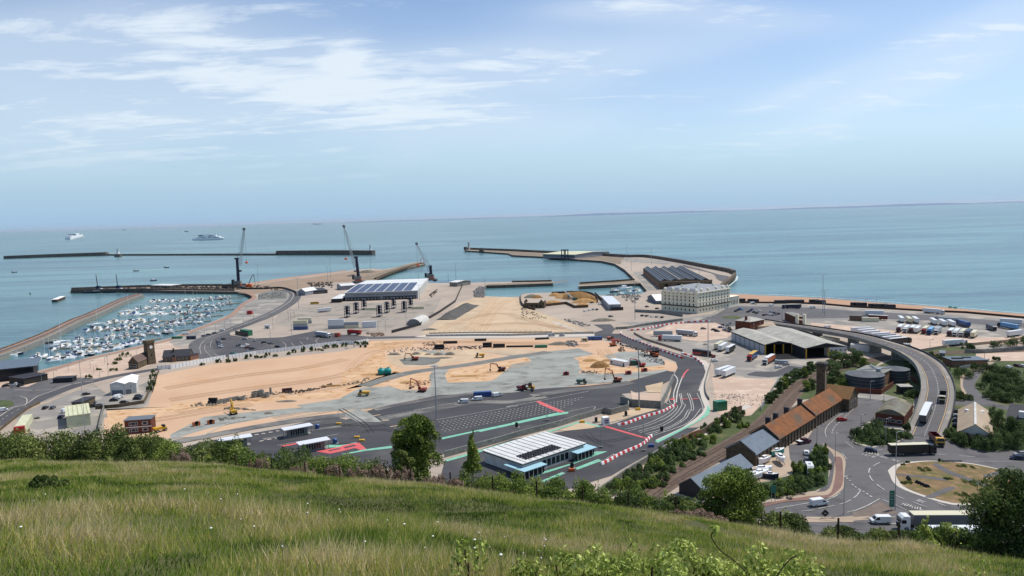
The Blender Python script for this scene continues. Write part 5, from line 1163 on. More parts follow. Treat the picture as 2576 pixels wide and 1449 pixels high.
def b_digger(c, up=1.0, house=0.0):
    def f():
        r_ = empty('excavator', (0, 0, 0)); pm = paint(c)
        for s in (-1, 1):
            t = MB(); pr = [(-2.1, .45), (-1.8, .05), (1.8, .05), (2.1, .45), (1.8, .9), (-1.8, .9)]; t.loft([[(x, s*1.0, z) for x, z in pr], [(x, s*1.55, z) for x, z in pr]], plas); t.build('track', r_)
        MB().box(-2.4, 1.4, -1.35, 1.35, 1.05, 1.5, pm).box(-2.6, -.3, -1.35, 1.35, 1.5, 2.3, pm).build('house', r_)
        k = MB().box(.1, 1.5, .35, 1.3, 1.5, 2.95, pm); o = k.build('driver_cab', r_); MB().box(.2, 1.53, .33, 1.32, 1.9, 2.8, B_['glass']).build('window', o)
        a = Vector((1.2, -.2, 1.6)); e = Vector((4.2, -.2, 1.6+3.4*up)); g = Vector((6.2, -.2, 1.4+3.0*up)); tip = Vector((6.7, -.2, .7+.8*up))
        bm = MB().tube(a, a.lerp(e, .55)+Vector((-.3, 0, .5)), .28, pm, .32, 6).tube(a.lerp(e, .55)+Vector((-.3, 0, .5)), g, .32, pm, .24, 6); bm.build('boom', r_)
        MB().tube(g, tip, .26, pm, .18, 6).tube(a+Vector((.4, .4, 0)), a.lerp(e, .5)+Vector((0, .4, 0)), .12, plas).build('dipper_arm', r_)
        MB().loft([[(tip.x-.1, -.8, tip.z), (tip.x+.5, -.8, tip.z-.2), (tip.x+.2, -.8, tip.z-1.1), (tip.x-.8, -.8, tip.z-.8)], [(tip.x-.1, .4, tip.z), (tip.x+.5, .4, tip.z-.2), (tip.x+.2, .4, tip.z-1.1), (tip.x-.8, .4, tip.z-.8)]], plas).build('bucket', r_)
        return r_
    return f
def b_dumper(c):
    def f():
        r_ = empty('site_dumper', (0, 0, 0)); MB().loft([[(-2.6, -1.1, 1.0), (.2, -1.1, 1.0), (.2, 1.1, 1.0), (-2.6, 1.1, 1.0)], [(-3.2, -1.3, 2.2), (.4, -1.3, 2.3), (.4, 1.3, 2.3), (-3.2, 1.3, 2.2)]], paint(c)).build('skip', r_)
        o = MB().box(.7, 2.4, -1.0, 1.0, .8, 1.7, paint(c)).box(.7, 1.7, -.9, .9, 1.7, 2.8, paint('black')).build('cab', r_)
        wheels(r_, (-1.9, 1.7), 2.4, .65, .5); return r_
    return f
def b_roller(c):
    def f():
        r_ = empty('road_roller', (0, 0, 0)); MB().tube((1.6, -.95, .75), (1.6, .95, .75), .75, B_['galv'], n=18).build('drum', r_)
        MB().box(-2.2, .3, -.9, .9, .8, 1.7, paint(c)).box(.3, 2.5, -1.1, -.98, .7, 1.1, paint(c)).box(.3, 2.5, .98, 1.1, .7, 1.1, paint(c)).build('body', r_); MB().box(-.9, .3, -.8, .8, 1.7, 2.9, plas).build('cab', r_)
        wheels(r_, (-1.4,), 1.9, .7, .5); return r_
    return f
def b_box(c, L_=12.2, h=2.6, w_=2.44, ribs=True):
    def f():
        r_ = empty('shipping_container' if ribs else 'cabin', (0, 0, 0)); pm = paint(c)
        b = MB().box(-L_/2, L_/2, -w_/2, w_/2, 0, h, pm); b.build('box_body', r_)
        if ribs: MB().box(L_/2, L_/2+.05, -w_/2+.1, w_/2-.1, .1, h-.1, pm).box(L_/2+.05, L_/2+.1, -.05, .05, .15, h-.15, B_['galv']).build('door', r_)
        else: MB().box(-L_/2+.8, -L_/2+2.2, -w_/2-.05, -w_/2, .9, 2.0, B_['glass']).build('window', r_); MB().box(L_/2-2, L_/2-1.1, -w_/2-.05, -w_/2, 0, 2.1, plas).build('door', r_)
        return r_
    return f
def P2(s):
    q = L(s); return q[0], q[1]
LOR = 'lorries and trailers parked in the lorry park'
rowz = [(675, 275, 'dark red', 'white', 1), (775, 285, 'white', 'white', 1), (862, 287, 'dark red', 'white', 1), (945, 290, 'white', 'white', 0), (1055, 300, 'red', 'cream', 1), (1135, 315, 'blue', 'pale blue', 1), (1245, 310, 'white', 'silver', 1),
        (1440, 335, 'dark red', 'white', 1), (1525, 340, 'white', 'white', 1), (1620, 345, 'white', 'cream', 1), (1705, 352, 'black', 'navy', 1), (1795, 362, 'cream', 'cream', 0)]
for i, (x, y, c, t, k) in enumerate(rowz):
    nb = ('left end of the front lorry row', 'second in the front row, beside the leftmost dark red cab', 'third in the front row, right of a white cab', 'between the second dark red cab and the bright red cab', 'right of the lone trailer', 'right of the bright red cab', 'last before the gap in the front row',
          'first right of the gap in the front row', 'right of the dark red cab after the gap', 'left of the black lorry', 'between a white cab and the cream trailer', 'right end of the front lorry row')[i]
    lb = (f'{c} cab and {t} trailer, {nb}' if k else f'{t} trailer without cab, {nb}')
    put(('lor', c, t, k), b_lorry(c, t, has_cab=bool(k)), *reversed(P2(f'B5 {x},{y} {x+92},{y-78}')), lb, 'lorry' if k else 'trailer', LOR, anchor='front', L0=16.4 if k else 13.6)
for i, (x, y, t) in enumerate(((745, 130, 'white'), (865, 140, 'cream'), (965, 142, 'white'), (1245, 165, 'white'), (1385, 185, 'white'), (1520, 195, 'white'))):
    put(('lor', 0, t, 0), b_lorry(t, t, has_cab=False), *P2(f'B5 {x},{y} {x-60-i*8},{y-50}'), f'{t} trailer angled in the back row, '+('leftmost', 'second', 'third along', 'just right of the gap', 'beyond the gap', 'right end')[i], 'trailer', LOR, anchor='rear', L0=13.6)
for s, c, t, sd, k, lb in (('B5 1610,135 1215,108', 'navy', 'silver', None, 1, 'navy cab lorry lying sideways behind the back row'), ('B5 1740,200 1570,150', 'navy', 'blue', None, 1, 'blue lorry pointing away behind the right back row'),
        ('B5 2450,235 2190,190', 'navy', 'pale blue', None, 1, 'pale blue trailer with navy cab at the lorry park edge'), ('B5 2260,140 2500,155', '', 'white', None, 0, 'white trailer farthest right by the beach wall'),
        ('B5 2320,345 2540,315', '', 'white', None, 0, 'lone white trailer at the right edge of the pinkish concrete'), ('B5 1490,475 1700,460', 'white', 'white', None, 1, 'white lorry parked near the beige panel wall'),
        ('B5 20,278 210,272', '', 'white', None, 0, 'white trailer roof topmost above the viaduct rail'), ('B5 60,312 330,290', '', 'white', None, 0, 'white trailer second down above the viaduct rail'), ('B5 130,343 390,322', '', 'white', None, 0, 'white trailer third down above the viaduct rail'),
        ('B5 250,372 560,350', '', 'white', None, 0, 'white trailer fourth down above the viaduct rail'), ('B5 340,400 640,378', '', 'silver', None, 0, 'silver trailer fifth above the viaduct rail'), ('B5 430,425 720,400', '', 'white', None, 0, 'white trailer sixth down above the viaduct rail'),
        ('B5 540,455 860,425', 'black', 'white', 'black', 1, 'black sided lorry lowest of the trailers above the viaduct rail'), ('A5 1105,1345 1370,1368', 'white', 'white', None, 1, 'white lorry driving along the beach wall'),
        ('A5 160,1380 470,1385', '', 'white', None, 0, 'white topped trailer behind the dark red trailer'), ('B5 215,75 530,92', '', 'white', 'dark red', 0, 'dark red sided trailer with white roof near the beach wall'),
        ('A4 1830,1275 1500,1280', 'navy', 'cream', 'navy', 1, 'long navy lorry parked parallel to the beach'), ('B3 2345,290 B4 215,335', 'white', 'white', 'silver', 1, 'white lorry with grey side above the chevron bend'),
        ('B3 2565,405 2210,390', 'red', 'white', None, 1, 'red cab white trailer with round emblem beside the lane fence'), ('B3 2430,330 2125,330', '', 'silver', None, 0, 'flat grey trailer behind the red cab lorry'),
        ('B4 480,548 620,475', '', 'cream', None, 0, 'cream roofed trailer left of the freight shed trio'), ('B4 545,572 665,500', '', 'white', None, 0, 'white trailer in the middle of the freight shed trio'), ('B4 650,605 790,525', '', 'white', 'black', 0, 'black sided white roofed trailer beside the freight shed'),
        ('B4 1150,605 1000,712', 'red', 'blue', None, 1, 'red cab lorry with yellow trailer roof before the shed'), ('B4 1370,690 1235,768', 'white', 'white', 'orange', 1, 'white lorry with yellow orange sides before the shed doors'),
        ('B4 690,880 530,935', '', 'white', None, 0, 'white trailer, left one of the pair near the curved footpath'), ('B4 765,895 625,958', '', 'white', None, 0, 'white trailer, right one of the pair near the curved footpath'),
        ('B1 2180,325 2400,350', 'white', 'white', 'silver', 1, 'white lorry leaving the container yard beside the hoarding'), ('A1 2265,1335 2375,1325', '', 'white', None, 0, 'short looking white trailer in the container yard'),
        ):
    roof = 'yellow' if 'yellow trailer roof' in lb else None
    o = put(('lor', c, t, k, sd, roof), b_lorry(c or t, t, side=sd, has_cab=bool(k), roof=roof), *P2(s), lb, 'lorry' if k else 'trailer', LOR, anchor='front' if k else 'mid', L0=16.4 if k else 13.6)
# big ones by the roundabout
put('blk', b_lorry('black', 'black', roof='cream'), *P2('C5 640,752 1130,738'), 'all black lorry with cream roof entering the roundabout', 'lorry', scale=1.0)
put('wht', b_lorry('white', 'grey', roof='cream'), *P2('E5 1755,750 700,752'), 'white cab lorry with grey curtain trailer in front of the planted island', 'lorry', scale=1.19)
put('hid', b_lorry('white', 'white'), *P2('E5 1800,960 1100,960'), 'white vehicle half hidden behind the hedge below the grey lorry', 'lorry', scale=1.1)
put('tip', b_tipper('yellow', 'dark red'), *P2('C5 1185,510 1325,645'), 'yellow cab tipper truck with dark red body leaving the viaduct', 'truck', scale=1.12)
def vpt(i, off): # point on viaduct
    i = min(i, len(VP)-2); t = VP[i+1]-VP[i]; nn = Vector((-t.y, t.x, 0)).normalized(); return VP[i]+nn*off, math.atan2(t.y, t.x)
def on_viaduct(key, f, pic, off, flip, label, cat, scale=1.0):
    i = min(range(len(VP)-1), key=lambda k: abs(proj(VP[k])[1]-pic) + (1e3 if k < 30 else 0)); q, a = vpt(i, off); t = (VP[min(i+3, len(VP)-1)]-VP[max(i-3, 0)])
    o, new = proto(key, f)
    if not new: o = copy_tree(o, q, a, label)
    o.location = q+Vector((0, 0, .06)); o.rotation_euler = (0, -math.atan2(t.z, Vector((t.x, t.y)).length)*(1 if not flip else -1), a+(math.pi if flip else 0)); o.scale = (scale,)*3; tag(o, label, cat)
on_viaduct('via1', b_lorry('white', 'grey', roof='white', has_cab=True), 1048, 2.0 if False else -2.1, True, 'white roofed lorry climbing the viaduct', 'lorry', 1.0)
on_viaduct('via2', b_tipper('cream', 'black'), 1003, 2.1, False, 'cream cab truck coming down the viaduct', 'truck', 1.0)
put('coachblk', b_coach('black', 'red'), *P2('B4 175,600 400,632'), 'black and red coach beside the chevron bend', 'coach')
put('cabred', b_tipper('red', 'dark red'), *P2('B4 405,632 480,655'), 'small red truck with white top next to the coach', 'truck', scale=.6)
put('coachblu', b_coach('navy', 'blue'), *P2('B5 1975,195 2190,275'), 'navy and blue coach parked in the lorry park', 'coach')
CAR = 'parked cars'
def cars(group, place, rows):
    for s, c, *lb in rows:
        a, b = P2(s); k = 'van' if c.startswith('van ') else 'car'; c = c.replace('van ', '')
        sc_ = 1.0
        put((k, c), b_van(c) if k == 'van' else b_car(c), a, b, (lb[0] if lb else f'{c} {k} {place}'), k, group if k == 'car' else None, scale=sc_)
cars('cars in the ferry car park', 'in the car park behind the hoarding', [
 ('B1 755,385 840,375', 'black'), ('B1 675,415 770,412', 'silver'), ('B1 680,440 790,445', 'grey'), ('B1 685,468 790,472', 'silver'), ('B1 695,498 795,495', 'white', 'white car lowest of the stack of four by the car park island'), ('B1 990,485 1080,470', 'black'), ('B1 1045,500 1130,485', 'white'),
 ('B1 1110,478 1195,455', 'white'), ('B1 1120,515 1200,500', 'maroon'), ('B1 1180,530 1275,515', 'black'), ('B1 885,600 1010,600', 'teal'), ('B1 1245,408 1335,395', 'silver'), ('B1 1355,435 1460,425', 'black'), ('B1 1455,450 1550,440', 'grey'), ('B1 1565,495 1670,495', 'black', 'black car alone on the lane by the curved kerbs'),
 ('B1 1070,380 1170,378', 'silver'), ('B1 630,292 705,285', 'grey'), ('B1 470,335 540,325', 'grey'), ('B1 545,315 600,308', 'navy'), ('B1 730,245 830,242', 'white'), ('B1 2530,410 2576,405', 'black'), ('B1 190,305 260,300', 'van white', 'white van on the promenade beside the green skip'), ('B1 1165,585 1215,580', 'pale blue')])
cars('cars near the white harbour units', 'near the white harbour units', [('B0 45,1095 145,1085', 'black'), ('B0 180,1095 260,1085', 'silver'), ('B0 230,1070 285,1050', 'white'), ('B0 280,1090 350,1070', 'black'), ('B0 1655,1310 1790,1300', 'black'), ('B0 1700,1285 1810,1270', 'white'), ('B0 1750,1270 1830,1250', 'van white', 'white van parked against the white units'),
 ('B0 2000,1285 2150,1280', 'black'), ('B0 2030,1245 2160,1240', 'grey'), ('B0 1315,1350 1460,1340', 'navy'), ('B0 1840,1340 1910,1340', 'black'), ('B0 1390,1400 1460,1390', 'black'), ('B0 1480,1390 1540,1385', 'grey'), ('B0 1270,1220 1330,1210', 'black')])
cars('cars in the service yard', 'in the yard above the bushes', [('C0 645,75 725,30', 'black'), ('C0 765,70 830,30', 'grey'), ('C0 925,125 1095,80', 'van white', 'white van beside the cream prefab'), ('C0 880,215 965,165', 'navy'), ('C0 -15,105 90,90', 'van white', 'white van on the road at the left edge')])
cars('cars by the beach', 'parked in the seafront bays', [(f'A4 {x},{y} {x+75},{y-22}', c) for x, y, c in ((765, 1335, 'navy'), (800, 1318, 'black'), (830, 1300, 'blue'), (860, 1310, 'pale blue'), (950, 1345, 'black'), (985, 1330, 'navy'), (1010, 1310, 'blue'), (1040, 1350, 'black'), (1080, 1365, 'black'), (1125, 1335, 'white'), (1190, 1395, 'maroon'),
 (1240, 1385, 'silver'), (1290, 1390, 'white'), (1330, 1395, 'silver'), (1370, 1385, 'grey'), (1410, 1375, 'black'), (1300, 1345, 'silver'), (1350, 1360, 'grey'))]+[('A4 1905,1275 2020,1270', 'van white', 'white van alone on the seafront road'), ('A4 1300,1245 1380,1235', 'van white', 'white van behind the seafront lorry'), ('A4 1030,1210 1085,1205', 'van white', 'white van among the dark beach sheds')])
cars('cars before the cream hotel', 'in front of the cream hotel fence', [('A3 1935,1400 2000,1385', 'black'), ('A3 2000,1405 2070,1390', 'grey'), ('A3 2075,1415 2150,1398', 'white'), ('A3 2150,1420 2220,1402', 'silver'), ('A3 2230,1428 2300,1408', 'black'), ('A3 1440,1408 1540,1400', 'navy', 'dark blue car alone on the beige apron'), ('A3 1995,1262 2080,1250', 'black'), ('A3 2150,1292 2230,1280', 'black'),
 ('A3 1075,1330 1130,1318', 'white'), ('A3 1140,1318 1195,1305', 'white'), ('A3 1200,1310 1250,1290', 'silver'), ('A3 1255,1310 1310,1290', 'black'), ('A3 1165,1200 1250,1190', 'black'), ('A3 1300,1225 1365,1215', 'van white', 'white van by the black unit fence')])
cars('cars beside the brick house', 'beside the red brick house', [('B4 425,240 520,235', 'black'), ('B4 470,255 570,265', 'black'), ('B4 270,222 355,222', 'grey'), ('B4 540,205 610,200', 'blue'), ('B4 610,215 680,205', 'white'), ('B4 600,245 680,240', 'silver'), ('B4 670,175 720,155', 'silver'), ('B4 670,270 760,265', 'navy'), ('B4 2140,205 2230,200', 'van white', 'white van in the pinkish compound beyond the viaduct')])
cars('cars by the freight shed', 'by the freight shed', [('B4 1395,812 1490,800', 'white'), ('B4 1515,770 1605,755', 'silver'), ('B4 2230,655 2310,665', 'navy'), ('B4 2300,655 2380,650', 'black'), ('B4 440,712 510,705', 'white'), ('B4 1370,710 1410,690', 'black'), ('B5 745,485 890,490', 'van white', 'white cab poking out below the trailers by the viaduct rail')])
cars(None, '', [('C4 2350,240 2450,232', 'red', 'bright red car driving below the orange roofed building'), ('C4 1870,785 1870,690', 'white', 'white car, upper of the two in the side lane'), ('C4 1880,885 1875,805', 'grey', 'dark grey car just below the white one in the lane'),
 ('C5 180,695 350,712', 'navy', 'navy car waiting left of the black lorry'), ('C5 2560,830 2385,812', 'navy', 'navy car at the right edge beyond the island'), ('C5 2600,760 2440,760', 'silver', 'silver car behind the navy one at the right edge'),
 ('C5 1530,350 1545,280', 'black', 'black car lowest in the line by the beige hall'), ('C5 1535,270 1545,210', 'grey', 'dark grey car in the line by the beige hall'), ('C5 1540,205 1550,150', 'silver', 'silver car in the line by the beige hall'), ('C5 1550,140 1560,80', 'black', 'black car topmost in the line by the beige hall'),
 ('C5 820,80 900,20', 'maroon', 'maroon car beside the low brick works'), ('B5 2320,815 2390,800', 'white', 'white car on the terrace at the right edge'), ('B5 2330,870 2400,900', 'silver', 'silver car lower left on the right edge terrace'), ('B5 2400,895 2490,915', 'silver', 'silver car lower right on the right edge terrace'), ('B5 2440,780 2520,795', 'maroon', 'maroon car on the right edge terrace'), ('B5 2540,790 2600,800', 'white', 'white car at the very edge of the terrace')])
cars(None, '', [('E4 1965,400 2150,375', 'van white', 'white van with pale roof driving left of the roundabout'), ('E5 545,655 275,655', 'van white', 'white van ahead of the big grey curtain lorry'), ('B2 1905,1335 1775,1340', 'van white', 'white van nearest on the new asphalt edge'), ('B2 2095,1295 2005,1300', 'van white', 'white van between the blue container and the asphalt'), ('B2 2300,1245 2410,1225', 'van white', 'white pickup van beside the blue container'),
 ('B3 545,330 650,325', 'van silver', 'silver van on the fenced site road'), ('B3 710,328 800,325', 'silver', 'silver car following the van on the site road')])
for o in sc.objects:
    if o.get('label') in ('white van with pale roof driving left of the roundabout', 'white van ahead of the big grey curtain lorry'): o.scale = (1.1,)*3
def b_camper():
    r_ = empty('camper_van', (0, 0, 0)); b = MB(); pr = [(-3.3, .5), (-3.3, 2.9), (1.4, 3.0), (2.0, 2.3), (2.6, 1.3), (3.2, 1.1), (3.2, .5)]
    b.loft([[(x, y, z) for x, z in pr] for y in (-1.1, 1.1)], paint('white')); b.build('body', r_); MB().quad((2.62, -.9, 1.35), (2.62, .9, 1.35), (2.04, .85, 2.25), (2.04, -.85, 2.25), B_['glass']).build('windscreen', r_)
    MB().box(-1, 0, -.4, .4, 3.0, 3.15, B_['galv']).build('roof_light', r_); wheels(r_, (-2, 2.1), 2.2, .36); return r_
put('camper', b_camper, *P2('C4 1890,960 1950,1090'), 'white camper van at the bottom of the side lane', 'camper')
def b_pickup():
    r_ = empty('pickup', (0, 0, 0)); pm = paint('maroon'); MB().box(-2.6, 2.6, -.95, .95, .45, 1.05, pm, .06).box(-.9, 1.3, -.85, .85, 1.05, 1.75, pm, .22).build('body', r_)
    MB().box(-.8, 1.2, -.9, .9, 1.15, 1.6, B_['glass'], .1).build('window_band', r_); MB().box(-2.5, -1.0, -.88, .88, 1.05, 1.2, paint('white')).build('load_cover', r_); wheels(r_, (-1.7, 1.7), 1.95, .38); return r_
put('pickup', b_pickup, *P2('C4 1735,595 1915,560'), 'maroon pickup with white load cover beside the side lane', 'pickup', scale=1.15)
# site plant
DG = 'excavators on the earthworks'
for k, (s, c, upk, lb) in enumerate((('B2 1215,690 1000,690', 'orange red', 1.1, 'red excavator with low boom on the round grey pad'), ('B2 1280,1170 1150,1165', 'orange red', 1.9, 'red excavator with raised folded boom beside the grey branch road'), ('B3 1640,1015 1530,1020', 'orange', 2.2, 'orange excavator with high boom in front of the sand heap'),
        ('B2 2500,850 2330,860', 'dark red', 1.2, 'dark red excavator on the churned sand strip'), ('B3 1990,790 1910,790', 'red', 1.2, 'small red excavator right of the green cabin'), ('C1 1000,190 900,80', 'yellow', 1.6, 'yellow excavator beside the near edge of the sand field'),
        ('B3 110,1140 190,1150', 'dark red', .8, 'dark red excavator next to the road roller'), ('B3 1500,480 1560,470', 'orange', .9, 'orange excavator below the blue containers'), ('B3 2200,640 2120,640', 'orange', .9, 'orange excavator on the verge by the black cage'))):
    put(('dig', c, upk), b_digger(c, upk), *P2(s), lb, 'excavator', DG, scale=.98)
put('dump1', b_dumper('green'), *P2('B3 1010,1045 1110,1050'), 'olive dumper driving on the grey gravel', 'dumper'); put('dump2', b_dumper('yellow'), *P2('B2 2145,645 2030,650'), 'yellow machine on the chalky ground', 'dumper', scale=1.1)
put('dump3', b_dumper('yellow'), *P2('B2 395,1225 270,1230'), 'yellow dumper with raised dark skip on the gravel', 'dumper', scale=1.1); put('rol', b_roller('yellow'), *P2('B3 310,1135 220,1130'), 'black and yellow road roller', 'roller', scale=1.2)
put('dump4', b_dumper('orange'), *P2('B3 1460,380 1530,390'), 'orange dumper right of the blue container', 'dumper'); put('dump5', b_dumper('red'), *P2('B3 1530,430 1600,430'), 'red dumper near the blue container', 'dumper'); put('dump6', b_dumper('yellow'), *P2('C0 2330,420 2530,370'), 'yellow and green machine right of the brick cabin', 'dumper')
for s, c, lb in (('B3 1710,905 1800,900', 'red', 'red generator on skids near the orange excavator'), ('B3 780,915 850,912', 'red', 'red tank trailer alone on the gravel'), ('B3 1950,865 2045,855', 'red', 'red bowser at the sand edge'), ('C1 335,320 440,300', 'orange', 'orange box generator, left of the pair on the near gravel'),
        ('C1 555,290 660,275', 'orange', 'orange box generator, right of the pair on the near gravel')):
    put(('gen', c), b_box(c, 3.0, 1.7, 1.6, False), *P2(s), lb, 'generator', scale=1.05)
CT = 'containers in the container yard'
def cont(s, c, lb, L_=12.2, lvl=0, ribs=True, cat='container', group=CT, h=2.6, w_=2.44):
    o = put(('con', c, L_, ribs, h, w_), b_box(c, L_, h, w_, ribs), *P2(s), lb, cat, group); o.location.z = .06+lvl*h*1.01; return o
for i, (c, lb) in enumerate((('blue', 'dark blue container at the bottom of the left stack'), ('silver', 'grey container in the middle of the left stack'), ('cream', 'cream container on top of the left stack'))): cont('B1 1850,226 2080,222', c, lb, 12.2, i)
for i, (c, lb) in enumerate((('silver', 'grey container at the bottom of the white stack'), ('white', 'white container in the middle of the white stack'), ('white', 'white container on top of the white stack'))): cont('B1 2370,212 B2 60,205', c, lb, 13.6, i)
for i, (c, lb) in enumerate((('silver', 'grey container at the bottom of the far left stack'), ('cream', 'cream container on the far left stack'))): cont('B1 1900,140 2150,130', c, lb, 12.2, i)
cont('B2 40,205 285,200', 'cream', 'dull cream container under the grey one, right of the white stack', 12.2); cont('B2 40,205 275,200', 'silver', 'grey container resting on the dull cream one', 12.2, 1)
cont('B2 300,198 550,190', 'white', 'white container at the right end of the near row', 12.2); cont('B2 300,198 550,190', 'white', 'upper white container at the right end of the near row', 12.2, 1)
cont('A2 360,1300 545,1298', 'cream', 'long cream trailer box between the blue frames', 13); cont('A2 1055,1285 1250,1280', 'cream', 'long cream box right of the last blue frame', 13)
cont('B3 1150,385 1240,382', 'blue', 'bright blue container, left half of the site pair', 6.1, group='blue site containers'); cont('B3 1250,385 1335,382', 'blue', 'bright blue container, right half of the site pair', 6.1, group='blue site containers')
cont('B2 2010,1245 2250,1232', 'blue', 'bright blue container with pipes on top beside white vans', 9.0, group=None); cont('B3 350,498 525,495', 'bright green', 'green skip beside the black pipes', 8.5, h=1.8, group=None)
cont('B3 1060,405 1130,402', 'cream', 'small cream cabin left of the blue containers', 4.5, ribs=False, cat='cabin', group=None); cont('B1 20,365 180,360', 'bright green', 'green skip on the promenade behind the slate roof', 8.0, h=1.9, group=None)
cont('B1 245,372 380,368', 'navy', 'navy kiosk with white roof near the promenade skip', 7.0, ribs=False, cat='kiosk', group=None); cont('B1 1430,212 1495,210', 'white', 'white cabin beside the quay road lamps', 4.5, ribs=False, cat='cabin', group=None, h=3.4)
cont('B1 900,285 1250,350', 'black', 'long black boarded fence box in front of the green skip', 21, h=3.2, w_=.6, ribs=False, cat='screen', group=None); cont('B1 1010,285 1280,330', 'bright green', 'large green skip beside the black screen', 13, h=4.4, w_=4, group=None)
cont('B3 1530,740 1730,780', 'white', 'long white ribbed cabin in the fenced plant compound', 13, ribs=False, cat='cabin', group=None, h=3.0, w_=4); cont('B3 1745,765 1910,760', 'green', 'dark green fronted cabin with white roof in the compound', 8, ribs=False, cat='cabin', group=None, h=2.8, w_=3.4)
cont('B4 500,1449 630,1430', 'bright green', 'green container beyond the mint kerb', 5.5, h=4.2, w_=3.2, group=None); cont('B1 2480,330 2560,335', 'orange red', 'orange machine box behind the white lorry', 4, h=3, group=None, cat='generator')
cont('B5 125,105 385,108', 'cream', 'pale green and cream box store by the dark red trailer', 12, h=3.2, group=None); cont('B5 -20,85 100,90', 'brown', 'brown store with white roof left of the box store', 9, h=4, w_=5, group=None)
cont('B4 1420,740 1560,750', 'silver', 'grey flatbed with crates near the shed doors', 7, h=2.2, group=None, cat='trailer'); cont('B5 0,540 320,560', 'white', 'white office cabin beneath the viaduct start', 15, ribs=False, cat='cabin', group=None, h=4.2, w_=5)
cont('B4 2130,400 2310,430', 'cream', 'pale roofed low cabin between shed and viaduct', 12, ribs=False, cat='cabin', group=None, h=3.2, w_=5)
def b_rack():
    r_ = empty('reefer_rack', (0, 0, 0)); m = B_['navy']
    for x in (-2.6, 2.6):
        for y in (-1.4, 1.4): MB().box(x-.18, x+.18, y-.18, y+.18, 0, 9.6, m).build('post', r_)
    for z in (.6, 2.9, 5.2, 7.5, 9.4): MB().box(-2.8, 2.8, -1.5, 1.5, z, z+.22, m).build('platform', r_)
    for z in (3.2, 5.5, 7.8): MB().box(-2.7, 2.7, -1.55, -1.45, z, z+1.1, m).box(-1.2, .6, -.9, .9, z, z+1.6, m).build('railing', r_)
    return r_
for i, (x, y) in enumerate(((90, 1425), (225, 1365), (345, 1305), (575, 1415), (690, 1355), (790, 1290), (950, 1345), (1045, 1280))):
    put('rack', b_rack, *P2(f'A2 {x-30},{y} {x+30},{y-26}'), 'dark blue steel access frame in the container yard, '+('nearest the solar warehouse left corner group', 'second of the left trio', 'rearmost of the left trio', 'nearest of the middle trio', 'second of the middle trio', 'rearmost of the middle trio', 'front one of the right pair', 'rear one of the right pair')[i], 'frame', 'blue access frames', scale=1.12)
# ------------------------------------------------------------------ harbour cranes
def crane(c, towtop, b0, btip, label, hook=None, mt=None, lattice='9EA5A8'):
    base = G(c); k = mpp(c); r_ = empty('harbour_crane', at_xy(base), 0, label, 'crane', 'mobile harbour cranes'); nv = mt or B_['navy']
    def pt(p): # point in the vertical plane through the crane base facing the camera
        d = fwd*F+right*(p[0]-1288)+up*(724.5-p[1]); t = base.y/d.y; q = CAM+d*t; return q-at_xy(base)
    T = pt(towtop); A = pt(b0); Tp = pt(btip)
    MB().box(-8, 8, -7, 7, 1.2, 3.4, B_['steel']).box(-5, 5, -4, 4, 3.4, 5.2, B_['orange']).build('chassis', r_)
    for x in (-6, 6):
        for y in (-7.5, 7.5): MB().box(x-2.5, x+2.5, y-1.2, y+1.2, 0, 1.3, plas).build('bogie', r_)
    MB().box(-7, 4, -3, 3, 5.2, 10, B_['conc']).box(-9, -6.5, -3, 3, 5.5, 12, nv).build('machinery_house', r_)
    MB().tube((0, 0, 5), (T.x, 0, T.z*.97), 2.4, nv, 1.9, 10).build('tower', r_); MB().box(T.x-3.2, T.x+2.2, -2, 2, T.z*.95, T.z, nv).build('tower_head', r_)
    MB().box(T.x*.6+(1 if A.x > 0 else -5), T.x*.6+(5 if A.x > 0 else -1), -2, 2, A.z*.72, A.z*.8, B_['glass']).build('driver_cab', r_)
    lm = mat('crane_boom_paint', lattice, .5); b = MB(); d = Tp-A; n = 12; s = Vector((0, 1, 0)); u_ = d.cross(s).normalized()
    for i in range(n):
        p, q = A+d*(i/n), A+d*((i+1)/n); w0 = 1.5*(1-.5*i/n); w1 = 1.5*(1-.5*(i+1)/n)
        for a_, c_ in ((1, 1), (1, -1), (-1, 1), (-1, -1)): b.tube(p+u_*w0*a_+s*w0*c_, q+u_*w1*a_+s*w1*c_, .22, lm, n=4)
        b.tube(p+u_*w0+s*w0, q-u_*w1+s*w1, .14, lm, n=4); b.tube(p-u_*w0-s*w0, q+u_*w1-s*w1, .14, lm, n=4)
    b.build('lattice_boom', r_); MB().tube(Tp-s*1.4, Tp+s*1.4, 2.0, B_['steel'], n=10).build('sheave_head', r_)
    c2 = MB(); c2.tube(Vector((T.x, 0, T.z)), Tp, .12, plas, n=4).tube(Vector((T.x, 1, T.z)), A+d*.5, .12, plas, n=4); hz = hook if hook else Tp.z*.45
    c2.tube(Tp, Vector((Tp.x+.5, 0, hz)), .12, plas, n=4); c2.build('cable', r_); MB().lathe([(1.6, 0), (2.2, 1), (1.2, 3), (.2, 3.4)], (Tp.x+.5, 0, hz-3), B_['orange'], 8).build('hook_block', r_)
crane((601, 724), (596, 648.5), (604, 668), (614, 576), 'dark mobile crane with near vertical boom on the fishing quay')
crane((903, 712), (896, 645), (893, 672), (865, 569), 'mobile crane with longest white boom behind the solar warehouse', lattice='C2C6C6')
crane((1085, 707), (1083, 668), (1080, 682), (1048, 613), 'mobile crane with leaning boom right of the solar warehouse', lattice='C2C6C6')
